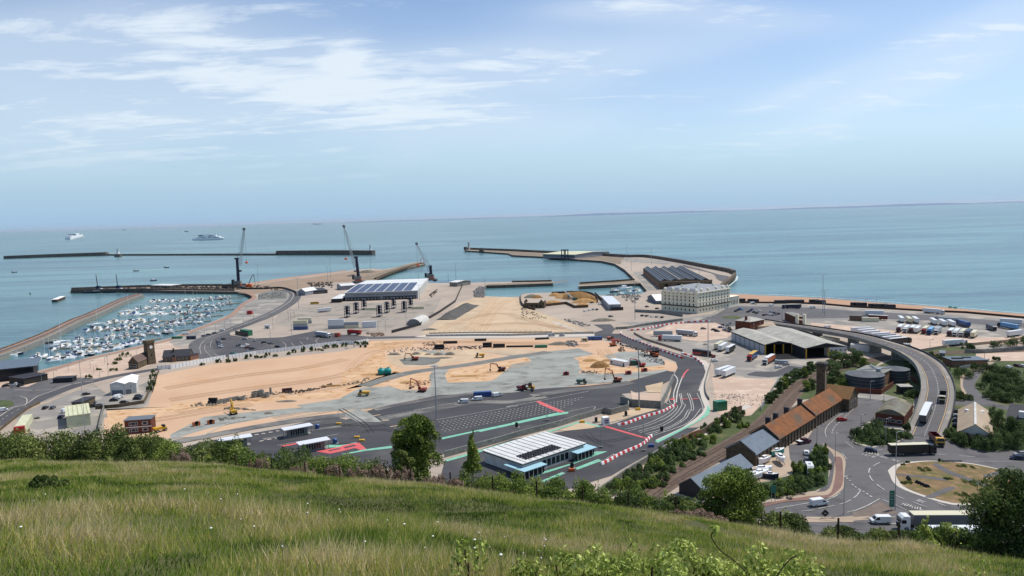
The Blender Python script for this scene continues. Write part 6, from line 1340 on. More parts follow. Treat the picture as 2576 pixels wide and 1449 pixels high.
def small_loader():
    r_ = empty('material_handler', at_xy(G((626, 722))), 0, 'grey machine with folded arm on the sand beside the crane', 'loader'); m = B_['conc']
    MB().box(-4, 4, -3, 3, 0, 4, B_['orange']).build('body', r_); MB().tube((0, 0, 4), (5, 0, 15), .7, m, .5).tube((5, 0, 15), (8, 0, 18), .5, m, .5).tube((8, 0, 18), (9.5, 0, 3), .5, m, .3).build('arm', r_)
small_loader()
# ------------------------------------------------------------------ lamp posts and masts
def mast(s, ytop, label, heads=2, rad=.16, arm=2.0, cat='lamp post', group=None, base=None, name='lamp_post'):
    p = L(s)[0]; t = s.split()[0]; yt = ORG[t][1]+ytop/6 if t != 'D' else ytop; h = max(3, hgt(p, yt)); r_ = empty(name, at_xy(G(p)), 0, label, cat, group)
    MB().tube((0, 0, 0), (0, 0, h), rad*1.25, B_['galv'], rad*.8, 6).build('pole', r_)
    for i in range(heads):
        a = (0, math.pi, math.pi/2, -math.pi/2)[i] if heads > 1 else .3; x, y = math.cos(a)*arm, math.sin(a)*arm
        MB().tube((0, 0, h), (x, y, h+.1), rad*.5, B_['galv'], n=5).box(min(x, x+math.copysign(.9, x)) if abs(x) > .1 else x-.4, max(x, x+math.copysign(.9, x)) if abs(x) > .1 else x+.4, y-.25, y+.25, h, h+.22, B_['steel']).build('lamp_head', r_)
    if base: MB().box(-base, base, -base*.6, base*.6, 0, .7, B_['yellow'] if base > .8 else B_['conc']).build('base_block', r_)
    return r_
def masts(place, group, items, **k):
    for s, yt, lb in items: mast(s, yt, (lb+' '+place).strip(), group=group, **k)
masts('', 'tall floodlight masts', [('A1 1325,945', 610, 'tall floodlight mast on the sand right of the dark crane'), ('A1 1935,1285', 815, 'tall floodlight mast beside the quay road bend'), ('A1 2370,865', 630, 'shorter mast of the pair on the harbour beach'), ('A1 2415,810', 500, 'taller mast of the pair on the harbour beach'),
 ('A2 445,705', 470, 'tall mast between the grey heaps and curved pier'), ('A2 1730,868', 590, 'tall mast behind the box roofed hut'), ('A2 1615,868', 755, 'shorter mast left of the box roofed hut'), ('A2 1180,1145', 920, 'mast at the right front corner of the solar warehouse'), ('A2 1165,870', 705, 'mast rising behind the solar roof'),
 ('A3 1735,580', 310, 'tall thin mast at the bend of the long pier'), ('A3 2105,610', 370, 'mast near the old pier fort'), ('A3 560,860', 760, 'mast on the inner dock wall'), ('A3 1800,705', 520, 'mast on the quay in front of the station hall'), ('A3 1858,1445', 880, 'tall mast standing left of the cream hotel'),
 ('A4 2115,1345', 770, 'taller of two dark masts on the seafront road'), ('A4 2142,1385', 995, 'shorter of two dark masts on the seafront road'), ('A4 250,935', 650, 'pale mast rising behind the cream hotel'), ('B4 385,665', 35, 'tall mast beside the coach'), ('B4 1500,130', -60, 'mast beside the port gate block'),
 ('A2 2170,925', 810, 'short mast on the inner dock'),], rad=.22, arm=2.6)
def big_mast(c, ytop, label):
    h = hgt(c, ytop); r_ = empty('floodlight_mast', at_xy(G(c)), 0, label, 'mast', 'pale high masts over the ferry lanes')
    MB().tube((0, 0, 0), (0, 0, h), .34, B_['galv'], .16, 10).build('pole', r_); MB().lathe([(1.2, h-.4), (1.3, h-.2), (1.2, h)], (0, 0, 0), B_['galv'], 12).build('headframe', r_)
    for i in range(6): a = i*math.pi/3; MB().box(math.cos(a)*1.5-.35, math.cos(a)*1.5+.35, math.sin(a)*1.5-.25, math.sin(a)*1.5+.25, h-.5, h-.1, B_['frame']).build('floodlight', r_)
big_mast((1098.5, 1056), 919, 'pale high mast rising behind the round tree'); big_mast((1608, 1027), 853, 'pale high mast standing on the sand island'); big_mast((891, 874), 840, 'short pale mast behind the hoarding end')
masts('', 'car park lamp posts', [('B1 1100,155', 0, 'lamp post on the marina yard, left of the quay road'), ('B1 1255,85', -60, 'lamp post on the marina yard near the red box'), ('B1 820,225', 65, 'lamp post at the start of the quay road'), ('B1 910,215', 50, 'lamp post right beside the quay road start'), ('B1 680,275', 140, 'lamp post next to the promenade path'), ('B1 520,395', 235, 'lamp post by the car park entrance curve'),
 ('B1 385,375', 260, 'lamp post behind the slate roofed house'), ('B1 1020,600', 430, 'lamp post by the teal car'), ('B1 1505,350', 145, 'lamp post by the container yard gate'), ('B1 1830,325', -30, 'tall lamp post left of the blue container stack'), ('B1 1550,225', -20, 'tall lamp post on the quay road verge'), ('B1 790,560', 430, 'lamp post by the stack of four cars'), ('B1 1465,575', 460, 'lamp post near the hoarding centre'),
 ('B2 555,245', 105, 'lamp post below the white container'), ('B2 670,245', 75, 'lamp post right of the white container'), ('B2 980,150', -200, 'tall lamp post by the domed store'), ('B1 1780,110', -80, 'lamp post behind the left container stack'), ('B1 1870,60', -70, 'lamp post beside the cream container')], rad=.13)
masts('', 'promenade lamp posts', [('B0 1635,905', 610, 'lamp post left of the tower house'), ('B0 1365,815', 700, 'lamp post on the marina promenade'), ('B0 1035,850', 730, 'lamp post on the promenade near the black pavilion'), ('B0 640,1130', 880, 'lamp post at the crossing'), ('B0 215,1275', 1045, 'lamp post on the grassy splitter island'), ('B0 1420,885', 775, 'lamp post beside the plaza planters'), ('B0 815,960', 850, 'lamp post behind the kiosk'),
 ('B0 2060,605', 520, 'lamp post before the marina boats'), ('B0 1585,740', 640, 'lamp post close to the promenade edge'), ('B0 1510,1000', 860, 'dark post beside the coast road'), ('C0 1285,350', -680, 'tall lamp post standing before the cream prefab')], rad=.11, heads=1, arm=1.2)
masts('', 'lane lamp posts', [('C2 235,490', 290, 'left one of two short lamps with yellow bases'), ('C2 310,540', 290, 'right one of two short lamps with yellow bases'), ('C1 2535,285', 90, 'short lamp with pale base right of the far booth')], rad=.1, heads=1, arm=.6, base=1.1)
masts('', 'lane lamp posts', [('C3 530,235', 60, 'short lamp beside the mint kerb'), ('C3 1345,645', 330, 'lamp post on the empty apron'), ('C3 1988,695', 260, 'lamp post at the chevron barrier junction')], rad=.12, heads=1, arm=.8, base=.7)
masts('', 'road lamp posts', [('C4 2025,640', 320, 'dark lamp post between the side lane and road'), ('C4 2302,865', 425, 'lamp post with two arms by the curved pavement'), ('E4 2432,525', -50, 'dark lamp post at the lower pavement'), ('B5 255,1290', 1010, 'lamp post before the storage tanks'), ('B5 460,1330', 1175, 'short post by the works court'), ('B5 1978,690', 520, 'dark lamp post behind the flat brick block'),
 ('C5 490,595', 200, 'lamp post in the shrub bed left of the black lorry'), ('C5 115,360', 145, 'dark post left of the low brick works'), ('E5 630,455', -720, 'dark lamp post standing near the green road sign'), ('B5 1155,560', 380, 'lamp post by the lorry park wall')], rad=.11, heads=1, arm=1.4)
# ------------------------------------------------------------------ chevron barriers
def barriers(s, n, label, w_=.45):
    P = W2(s, 0, 5); tot = sum((Vector(P[i+1])-Vector(P[i])).length for i in range(len(P)-1)); st = tot/(n*2); Q = resample(P, st)
    key = None
    for i in range(min(len(Q)-1, n*2)):
        a, b = Vector(Q[i]), Vector(Q[i+1]); c = (a+b)/2; l = (b-a).length
        r_, new = proto(('bar', i % 2, round(l, 1)), lambda: MB().loft([[(-l*.48, -w_, 0), (l*.48, -w_, 0), (l*.48, w_, 0), (-l*.48, w_, 0)], [(-l*.48, -w_*.5, .95), (l*.48, -w_*.5, .95), (l*.48, w_*.5, .95), (-l*.48, w_*.5, .95)]], M['redw'] if i % 2 else M['white']).build('traffic_barrier'))
        col = 'red' if i % 2 else 'white'
        lb = f'{col} plastic barrier block in the {label}'
        if not new: r_ = copy_tree(r_, (c.x, c.y, .16), 0, lb)
        r_.location = (c.x, c.y, .16); r_.rotation_euler[2] = math.atan2((b-a).y, (b-a).x); tag(r_, lb, 'barrier', 'barrier blocks: '+label)
barriers('B3 1650,275 1640,300 1800,380 2000,450 2200,530 2400,600 2576,665', 20, 'line along the left edge of the curved road')
barriers('B4 -20,590 150,650 260,720 330,800', 6, 'line along the outside of the road bend')
barriers('B3 1740,245 2000,225 2200,180 2400,150 2576,130 B4 20,120 200,115 460,100', 18, 'line above the parked red cab lorry')
barriers('C3 1590,310 1720,290 1880,230 2050,170 2200,130 2300,95 2400,40 2470,10', 13, 'line on the near side of the sand island')
barriers('C3 1345,905 1450,855 1600,770 1750,700 1900,640 2000,580 2060,520 2130,460', 13, 'diagonal line between apron and exit lane')
# ------------------------------------------------------------------ heaps, pipes, tanks on the site
def heap(name, s, w_, h, m, label, cat='heap', asp=.8, seed=0, px=True):
    p = L(s)[0]; k = mpp(p); W_ = w_*k/2; Hh = h*k*(.85 if px else 1); rnd = random.Random(seed+int(p[0])); b = MB(); rings = []; n = 20
    ph = [rnd.uniform(0, 6) for _ in range(4)]
    for j, (rr, zz) in enumerate(((1.05, -.05), (1, .02), (.84, .3), (.66, .6), (.46, .82), (.24, .95), (.03, 1.0))):
        rings.append([(math.cos(a)*W_*rr*(1+.12*math.sin(2*a+ph[0])+.07*math.sin(5*a+ph[1])), math.sin(a)*W_*asp*rr*(1+.12*math.sin(3*a+ph[2])), zz*Hh*(1+.08*math.sin(4*a+ph[3]))) for a in [2*math.pi*i/n for i in range(n)]])
    b.loft(rings, m); return tag(b.build(name, None, at_xy(G(p)), 0, True), label, cat)
hs = mat('heap_sand', 'B08A5C', .95, '9A7548', .3, 1, bump=.3, bscale=.5, coord='Object'); hg = mat('heap_gravel', '7A7468', .95, '655F55', .3, 1, bump=.3, bscale=.6, coord='Object'); hb = mat('heap_brown', '8E6C42', .95, '76572F', .3, 1, bump=.3, bscale=.6, coord='Object')
HEAPS = (('A3 650,1085', 30, 9, hs, 'pale sand heap at the back of the aggregate yard', .8), ('A3 1000,1120', 92, 19, hb, 'largest brown sand heap in the aggregate yard', .7), ('A3 1180,1165', 40, 15, hb, 'brown sand heap at the right shoulder of the largest heap', .8), ('A3 620,1205', 55, 10, hs, 'broad sand heap at the front left of the aggregate yard', .7),
    ('A3 760,1120', 40, 8, hs, 'low sand heap in the middle of the aggregate yard', .8), ('A3 1060,1228', 32, 7, hs, 'small sand heap above the parked cars', .7), ('A3 380,1115', 30, 8, hb, 'reddish spoil heap beside the roofless ruin', .7), ('A2 385,735', 42, 8, hg, 'dark grey gravel heap on the inner pier', .7), ('A2 170,790', 30, 6, hg, 'flat grey heap left of the crane on the pier', .7),
    ('A3 880,1095', 70, 12, hs, 'wide tan heap behind the conveyor', .5), ('A3 1090,1185', 66, 12, hs, 'wide tan heap at the foot of the largest heap', .5), ('A3 500,1230', 40, 8, hb, 'brown heap beside the ruin wall', .6), ('A3 300,1110', 40, 9, hg, 'grey spoil heap behind the roofless ruin', .6), ('B2 500,905', 70, 4, hs, 'low tan ridge above the teal tank', .3), ('B1 2420,1080', 60, 4, hb, 'low brown ridge left of the teal tank', .3), ('B2 1000,1030', 40, 6, hs, 'sand mound beside the raised excavator', .6), ('B2 1900,930', 90, 4, hs, 'long churned ridge on the middle sand strip', .25), ('B3 1180,700', 44, 7, hs, 'tan mound at the left of the brown spoil heap', .5), ('B2 1500,660', 60, 4, hg, 'grey ridge right of the round pad', .3), ('B1 1750,1310', 50, 4, hg, 'grey mound below the sand edge', .4), ('B3 1450,700', 36, 6, hs, 'tan mound by the compound fence', .5), ('B2 1130,598', 24, 7, hg, 'grey spoil cone right behind the red excavator', .7), ('B2 1310,603', 18, 4, hg, 'smallest grey cone behind the pad', .7), ('B2 1465,607', 26, 7, hg, 'grey cone third from the red excavator', .7), ('B2 1640,604', 26, 8, hg, 'grey cone at the right end of the spoil row', .7), ('B3 1320,790', 56, 17, hb, 'big brown spoil heap left of the plant compound', .6),
    ('B3 700,450', 60, 8, hg, 'long low grey heap behind the green skip', .4), ('B2 800,605', 34, 6, hg, 'grey heap at the left rim of the pad', .6), ('B2 1330,230', 40, 5, hg, 'dark spoil pile near the chalk ramp', .5), ('B3 1370,95', 60, 8, hg, 'flat grey brown mound beside the junction', .4), ('C1 1480,125', 30, 5, hg, 'brown clod heap on the near gravel', .5), ('B4 340,455', 14, 4, hg, 'small grey rubble pile beside the lorry yard', .8))
for i, (s, w_, h, m, lb, asp) in enumerate(HEAPS): heap('spoil_heap', s, w_, h, m, lb, asp=asp, seed=i)
def slag():
    """long ribbed slag bank"""
    a, c = G(L('A2 1560,1449')[0]), G(L('A2 1960,1225')[0]); d = c-a; ln = d.length; b = MB(); m = mat('dark_slag', '4A4744', .95, '5E5B57', .5, 1, coord='Object', stretch=(1, .15, 1)); n = 40; vs = []; f = []
    rnd = random.Random(5)
    for i in range(n+1):
        t = i/n; hh = 4.2*min(1, t*6+.15, (1-t)*5+.1)*(1+.14*(i % 2))
        for k, (y, z) in enumerate(((-9, 0), (-5, .55), (-1, 1), (3, .9), (8, 0))): vs.append((t*ln, y*(1+.1*rnd.uniform(-1, 1)), z*hh))
    for i in range(n):
        for k in range(4): f.append((i*5+k, i*5+5+k, i*5+6+k, i*5+1+k))
    b.add(vs, f, m); tag(b.build('slag_bank', None, at_xy(a), math.atan2(d.y, d.x)), 'long dark ribbed bank of slag beside the chalk field', 'bank')
slag()
def rubble(name, s, n, size, m, label, seed):
    P = [G(p) for p in L(s)]; rnd = random.Random(seed); x0, x1 = min(p.x for p in P), max(p.x for p in P); y0, y1 = min(p.y for p in P), max(p.y for p in P); b = MB()
    def ins(x, y):
        c = False; j = len(P)-1
        for i in range(len(P)):
            if (P[i].y > y) != (P[j].y > y) and x < (P[j].x-P[i].x)*(y-P[i].y)/(P[j].y-P[i].y)+P[i].x: c = not c
            j = i
        return c
    k = 0; t = 0
    while k < n and t < n*30:
        t += 1; x, y = rnd.uniform(x0, x1), rnd.uniform(y0, y1)
        if not ins(x, y): continue
        k += 1; r_ = size*rnd.uniform(.4, 1.2); pts = [(x+math.cos(a)*r_*rnd.uniform(.7, 1.1), y+math.sin(a)*r_*rnd.uniform(.7, 1.1)) for a in [2*math.pi*i/5 for i in range(5)]]
        b.loft([[(p[0], p[1], -.1) for p in pts], [(x+(p[0]-x)*.6, y+(p[1]-y)*.6, r_*rnd.uniform(.5, .9)) for p in pts]], m)
    o = b.build(name); tag(o, label, 'rubble', kind='stuff'); return o
cov_x = mat('dark_gear', '34312E', .8, '5A4F44', .4, 1); rust_x = mat('rusty_gear', '6E4630', .85, '8E8476', .4, 1); rk = mat('pale_rock', '8A8681', .9, '6D6966', .8, 1)
rubble('rock_rubble', 'A2 2010,1110 2000,1020 2080,950 2180,960 2150,1010 2150,1110', 420, 1.7, rk, 'grey rock armour heap beside the small dock', 1)
rubble('rock_rubble', 'B3 800,420 950,400 1030,470 860,490', 60, 1.4, rk, 'pale rubble blocks behind the green skip', 2)
rubble('site_debris', 'B1 300,1370 680,1290 1050,1240 1600,1170 1700,1190 1100,1290 700,1370 300,1400', 150, .8, hg, 'grey stones and debris along the sand edge', 3)
rubble('site_debris', 'B2 700,560 900,510 2150,460 2160,520 1000,560 700,600', 160, .8, rk, 'mixed debris along the chalk strip', 4)
rubble('site_debris', 'A1 1340,1070 1700,1010 1740,1110 1330,1130', 260, 1.0, rk, 'broken concrete on the plot inside the quay bend', 5)
rubble('site_debris', 'B2 0,1060 300,1000 400,950 420,980 300,1040 0,1080', 50, .7, hg, 'debris along the churned sand trench', 6)
rubble('site_debris', 'C1 700,200 1100,170 1150,190 750,240', 70, .6, hg, 'dark clods on the near gravel', 7)
rubble('site_debris', 'B4 520,1210 1000,1200 900,1300 560,1260', 60, .4, rk, 'demolition rubble beside the railway', 8)
rubble('site_debris', 'B3 1900,560 2300,690 2300,760 2100,720 1900,600', 120, .8, rk, 'stacked materials in the fenced plant compound', 9)
rubble('site_debris', 'B1 900,1400 1300,1449 C1 1000,60 800,60', 60, .9, hg, 'loose materials beside the yellow excavator', 10)
def pipes(s, r, n, m, label, name='pipe_stack'):
    a, b_ = (G(p) for p in L(s)[:2]); d = b_-a; ln = d.length; b = MB(); k = 0
    r_ = empty(name, at_xy(a), math.atan2(d.y, d.x), label, 'pipes')
    for j in range(n):
        lay = 0 if j < (n+1)//2+(n > 3) else 1; i = j if lay == 0 else j-((n+1)//2+(n > 3)); MB().tube((0, i*2.05*r+lay*r, r+lay*1.75*r), (ln, i*2.05*r+lay*r, r+lay*1.75*r), r, m, n=12).build('pipe', r_)
bp_ = mat('black_pipe', '151517', .5)
pipes('B2 1405,525 1550,522', .9, 3, bp_, 'short stack of thick black pipes left of the spoil row'); pipes('B2 2135,495 2270,492', .9, 3, bp_, 'stack of black pipes at the centre of the chalk strip'); pipes('B2 2290,500 2470,495', .7, 3, bp_, 'lower stack of black pipes right of the centre one')
pipes('B2 2490,495 B3 320,490', .35, 3, bp_, 'long thin dark pipes lying toward the green skip'); pipes('B2 1540,440 1750,435', .5, 3, bp_, 'bundle of dark pipes behind the spoil row'); pipes('B2 2010,400 2190,395', .45, 3, bp_, 'bundle of dark pipes near the fence'); pipes('B1 1680,1180 1835,1165', .6, 3, mat('dark_red_crate', '3A1E1E', .7), 'dark red pipe stack on the sand edge')
pipes('B1 570,1345 690,1345', .8, 3, bp_, 'black pipe stack at the left end of the sand edge'); pipes('B3 350,380 560,370', .4, 3, bp_, 'thin dark pipe bundle below the fence vans')
def tank_h(s, r, m, label):
    a, b_ = (G(p) for p in L(s)[:2]); d = b_-a; ln = d.length; r_ = empty('septic_tank', at_xy(a), math.atan2(d.y, d.x), label, 'tank')
    b = MB(); rings = []
    for x, k in ((-.5, .4), (0, .85), (.4, 1), (ln*.46, 1), (ln*.48, .9), (ln*.52, .9), (ln*.54, 1), (ln-.4, 1), (ln, .85), (ln+.5, .4)): rings.append([(x, math.cos(a_)*r*k, r+math.sin(a_)*r*k) for a_ in [2*math.pi*i/18 for i in range(18)]])
    b.loft(rings, m); b.build('shell', r_, None, 0, True)
    for x in (.2, .8): MB().lathe([(.6, 2*r-.2), (.6, 2*r+.5)], (ln*x, 0, 0), m, 10).build('access_neck', r_)
tank_h('B2 565,912 745,900', 1.95, B_['teal'], 'large teal plastic tank lying at the end of the haul road')
def rings():
    m = B_['conc']; P = [('B1 1275,1245', 1.7, 3.0), ('B1 1365,1235', 1.7, 3.4), ('B1 1450,1245', 1.6, 2.4), ('B1 1510,1195', .6, 3.2), ('B1 1080,1285', 1.7, 1.6)]
    lbl = ('first of the concrete manhole rings on the sand edge', 'tallest concrete manhole ring on the sand edge', 'third concrete manhole ring, right of the tallest', 'thin upright concrete pipe beside the manhole rings', 'squat pale manhole ring set apart to the left')
    for (s, r, h), lb in zip(P, lbl): tag(MB().lathe([(r, 0), (r, h), (r*.8, h), (r*.8, h-1)], (0, 0, 0), m, 16).build('manhole_ring', None, at_xy(G(L(s)[0]))), lb, 'concrete ring', 'concrete rings on the sand')
    for x0, y0, x1, y1, lb in ((710, 1345, 1040, 1275, 'row of grey precast concrete channel units beside the sand'),):
        a, b_ = G(L(f'B1 {x0},{y0}')[0]), G(L(f'B1 {x1},{y1}')[0]); d = b_-a; r_ = empty('precast_units', at_xy(a), math.atan2(d.y, d.x), lb, 'concrete units'); n = 9
        for i in range(n): b = MB(); x = d.length*i/n; b.box(x, x+d.length/n*.85, -1.1, 1.1, 0, .3, m).box(x, x+d.length/n*.85, -1.1, -.8, .3, 1.7, m).box(x, x+d.length/n*.85, .8, 1.1, .3, 1.7, m); b.build('channel_unit', r_)
rings()
def dome():
    a, b_ = G(L('B2 1090,160')[0]), G(L('B2 1300,60')[0]); d = b_-a; d.z = 0; r_ = empty('domed_store', at_xy(a), math.atan2(d.y, d.x), 'round topped white store beside the long dark fence', 'store'); b = MB(); R_ = 6.5
    pr = [(math.cos(t)*R_, math.sin(t)*R_*.85) for t in [math.pi*i/14 for i in range(15)]]
    b.loft([[(0, y, z) for y, z in pr], [(26, y, z) for y, z in pr]], B_['offwhite']); b.build('vault', r_); MB().loft([[(-.1, y*.92, z*.92) for y, z in pr], [(0, y*.92, z*.92) for y, z in pr]], B_['steel']).build('end_wall', r_)
dome()
def ruin():
    r_ = empty('roofless_ruin', at_xy(G(L('A3 345,1265')[0])), -.25, 'roofless grey stone ruin at the left of the aggregate yard', 'ruin'); r_.scale = (.72,)*3; s = B_['stone']
    MB().box(-14, -13, -4, 8, 0, 9, s).box(-14, 14, -4, -3, 0, 7, s).box(13, 14, -4, 8, 0, 9.5, s).box(-14, 14, 7, 8, 0, 6, s).build('wall', r_)
    for x in (-9, -3, 3, 9): MB().box(x-1, x+1, -4.06, -4, 2, 4.6, B_['black']).build('window_opening', r_)
    MB().side([(-14, 9), (-8, 9), (-11, 13)], -4, -3.2, s).side([(6, 7), (14, 7), (10, 12)], -4.05, -3.25, s).build('gable', r_)
ruin()
def conveyor():
    r_ = empty('conveyor', at_xy(G(L('A3 940,1150')[0])), 2.2, 'pale conveyor leaning against the largest sand heap', 'conveyor')
    MB().tube((0, 0, 1), (16, 0, 9), .8, B_['offwhite'], n=4).build('belt', r_); MB().box(9, 9.5, -1, 1, 0, 5, B_['steel']).build('support', r_); MB().box(-3, 1, -1.5, 1.5, 0, 3, paint('green')).build('hopper', r_)
conveyor()
def cage():
    r_ = empty('mesh_cage', at_xy(G(L('B3 2130,615')[0])), .3, 'black open steel cage beside the curved road', 'cage')
    for x in (-3, -1, 1, 3):
        for y in (-2, 2): MB().box(x-.15, x+.15, y-.15, y+.15, 0, 4.5, bp_).build('post', r_)
    MB().box(-3.2, 3.2, -2.2, 2.2, 4.4, 4.7, bp_).box(-3, 3, -2.05, -1.95, .3, 3.4, bp_).build('mesh_panel', r_)
cage()
for i, (s, lb) in enumerate((('C1 2215,355', 'blue round bin behind the far booth'), ('C1 2480,575', 'blue round bin behind the nearest red lane booth'))):
    tag(MB().lathe([(.9, 0), (1.0, 1.9), (.8, 2.1), (0.05, 2.15)], (0, 0, 0), paint('blue'), 12).box(-1.4, 1.4, -1.0, 1.0, 0, .15, B_['conc']).build('lane_bin', None, at_xy(G(L(s)[0]))), lb, 'bin')
for i, (s, lb) in enumerate((('C3 70,340', 'dark lane machine on a pale plinth below the mint kerb'), ('C3 1270,260', 'black lane machine at the left of the white kiosk'), ('C3 1720,165', 'black lane machine on the sand island'), ('C3 2260,400', 'black lane machine by the exit kerb'), ('C3 905,960', 'black lane machine beside the orange barrels'))):
    r_ = empty('lane_machine', at_xy(G(L(s)[0])), .4, lb, 'machine', 'black lane machines'); MB().box(-.5, .5, -.4, .4, .3, 2.3, plas).build('cabinet', r_); MB().box(-1.4, 1.4, -.8, .8, 0, .3, B_['conc']).build('plinth', r_)
r_ = empty('lane_kiosk', at_xy(G(L('C3 1410,285')[0])), .35, 'white lane kiosk beside the sand island', 'kiosk'); MB().box(-1.5, 1.5, -1.2, 1.2, 0, 3.2, M['white'], .1).build('body', r_); MB().box(-.9, .9, -1.25, -1.1, 1.6, 2.3, B_['steel']).box(-.9, .9, -1.25, -1.15, .7, 1.2, B_['steel']).build('screen', r_)
for i, (s, c, lb) in enumerate((('C3 900,1000', 'orange', 'orange plastic barrel pile beside the black lane machine'), ('C3 2100,630', 'blue', 'blue tarpaulined box near the chevron line end'), ('C3 1060,265', 'yellow', 'yellow block at the corner of the mint line'), ('C4 200,490', 'orange red', 'red orange box by the orange brick wall'), ('C3 1900,75', 'yellow', 'yellow plinth at the foot of the high mast'))):
    tag(MB().box(-1.1, 1.1, -.7, .7, 0, 1.1, paint(c), .1).build('site_box', None, at_xy(G(L(s)[0]))), lb, 'box')
tag(MB().box(-2.6, 2.6, -2, 2, 0, 3.6, B_['redp'], .4).build('red_box', None, at_xy(G(L('A1 1195,1362')[0]))), 'lone dark red box standing on the marina yard', 'box')
put('redcab', b_tipper('red', 'red'), *P2('B2 250,305 150,300'), 'bright red truck below the near container row', 'truck', scale=1.3)
put('orbus', b_coach('yellow'), *P2('A1 2110,1215 2240,1210'), 'yellow orange machine in the container yard corner', 'loader', scale=.75)
# signs
def sign(s, ytop, w_, h, label, m, post=.12, rz=0.0, tilt=0):
    p = L(s)[0]; H_ = hgt(p, ytop); r_ = empty('road_sign', at_xy(G(p)), rz, label, 'sign')
    for x in ((-w_*.35, w_*.35) if w_ > 1.5 else (0,)): MB().tube((x, .06, 0), (x, .06, H_-h*.4), post*.6, B_['galv']).build('post', r_)
    b = MB()
    if tilt: b.loft([[(0, y, H_), (w_/2, y, H_-h/2), (0, y, H_-h), (-w_/2, y, H_-h/2)] for y in (-.03, .03)], m)
    else: b.box(-w_/2, w_/2, -.04, .04, H_-h, H_, m)
    b.build('panel', r_); return r_, H_
gs = mat('sign_green', '2E6B58', .6)
r_, H_ = sign('E5 580,455', 1234, 1.5, 5.0, 'tall green route sign on the tip of the splitter island', gs)
MB().box(-.5, .2, -.06, -.04, H_-1.0, H_-.75, M['line']).box(-.5, .4, -.06, -.04, H_-1.8, H_-1.55, M['line']).box(-.5, .7, -.06, -.04, H_-2.8, H_-2.55, M['line']).box(-.06, .06, -.06, -.04, H_-4.2, H_-3.1, M['line']).build('lettering', r_)
r_, H_ = sign('E4 2150,575', 1281, 2.4, 2.4, 'black diamond shaped sign back standing by the lower road', B_['dark'], tilt=1); MB().box(-.3, .3, -.06, -.03, H_-1.3, H_-1.1, M['line']).build('bracket', r_)
sign('E4 1370,330', 1221, 1.6, 2.4, 'green direction sign in the shrubs above the pavement', gs)
sign('C5 380,545', 1097, 2.8, 1.6, 'grey back of a direction sign in the shrub bed', B_['steel'])
for i, (x, lb) in enumerate(((1410, 'first black and white chevron board on the island rim'), (1560, 'second chevron board on the island rim'))): r_, H_ = sign(f'C5 {x},858', 1157.5, 3.4, 1.1, lb, B_['steel'])
sign('C4 1935,760', 1118.5, .5, 2.6, 'narrow white pole sign at the lane entrance', M['white'])
# benches? the small row of dark letters planted on the island: dark boulders
for i, (x, y) in enumerate(((830, 1115), (845, 1140), (965, 1180), (1000, 1195), (1045, 1215), (1085, 1235), (1125, 1245))):
    tag(MB().loft([[(-.7, -.35, 0), (.7, -.35, 0), (.7, .35, 0), (-.7, .35, 0)], [(-.4, -.2, 1.0), (.3, -.2, .8), (.3, .2, .8), (-.4, .2, 1.0)]], B_['dark']).build('dark_boulder', None, at_xy(G(L(f'C5 {x},{y}')[0]))+Vector((0, 0, .2))), 'dark standing stone on the dry part of the planted island', 'stone', 'dark stones on the planted island')

for nm, s, n, z_, m, lb, sd in (('quay_clutter', 'D 240,728.5 430,722.5 600,721 640,726 590,730 430,728 240,730.4', 260, 2.4, cov_x, 'dark nets, crates and gear heaped on the fishing quay', 11), ('yard_clutter', 'A1 1200,930 1700,960 1600,1000 1200,980', 70, 1.6, cov_x, 'dark gear along the wall behind the quay bend', 12),
    ('yard_clutter', 'A1 2050,890 2450,880 2440,960 2100,950', 110, 1.8, cov_x, 'dark stored gear behind the flat roofed office', 13), ('yard_clutter', 'A2 1320,1080 1440,980 1470,1000 1360,1110', 50, 1.2, cov_x, 'rusty gear at the right end of the solar warehouse', 14), ('yard_clutter', 'B2 350,280 640,270 640,320 500,330', 90, 1.0, rust_x, 'rusty steel stored near the long dark fence', 15),
    ('yard_clutter', 'A3 1380,1090 1500,1060 1900,1060 1950,1100 1850,1200 1700,1150 1650,1090', 130, 1.3, rk, 'boat gear stored around the small dock', 16), ('yard_clutter', 'A4 620,1120 1100,1180 1120,1215 640,1190', 120, 1.3, cov_x, 'dark sheds and stacked gear behind the beach', 17), ('yard_clutter', 'B3 780,60 1050,120 1200,160 1100,190 800,100', 110, .9, rk, 'crates and parts around the site cabins', 18),
    ('yard_clutter', 'A3 150,1240 520,1430 200,1440 120,1420', 80, 1.0, hg, 'scrub and timber below the roofless ruin', 19), ('site_debris', 'B2 950,1040 1150,1020 1350,990 1350,1040 1000,1130', 60, .8, rust_x, 'orange and brown debris beside the raised excavator', 20), ('site_debris', 'B1 1700,1180 2200,1110 2420,1040 2440,1080 1900,1200', 90, .9, cov_x, 'dark steel and timber along the sand edge', 21),
    ('site_debris', 'B3 1050,850 1500,890 1480,910 1050,880', 40, .8, hg, 'stones under the brown spoil heap', 22), ('site_debris', 'B3 1640,430 2050,560 2040,590 1600,450', 70, .8, cov_x, 'dark kerbs stored beside the curved road', 23), ('site_debris', 'B3 1600,500 1680,480 1700,560 1600,560', 30, .9, rust_x, 'brown stacked parts below the orange excavator', 24), ('site_debris', 'B4 400,1180 1280,1210 1150,1400 500,1330', 200, .35, rk, 'broken slabs in the demolition yard', 25),
    ('site_debris', 'B2 1230,430 1420,420 1420,470 1250,470', 30, 1, rust_x, 'brown stacked formwork at the chalk ramp', 26), ('site_debris', 'B2 1750,480 2100,490 2100,520 1750,520', 50, .9, cov_x, 'dark parts between the pipe stacks', 27), ('yard_clutter', 'B4 580,150 740,140 760,270 640,270', 24, 1.6, cov_x, 'dark machines parked beside the brick house', 28)):
    rubble(nm, s, n, z_, m, lb, sd)
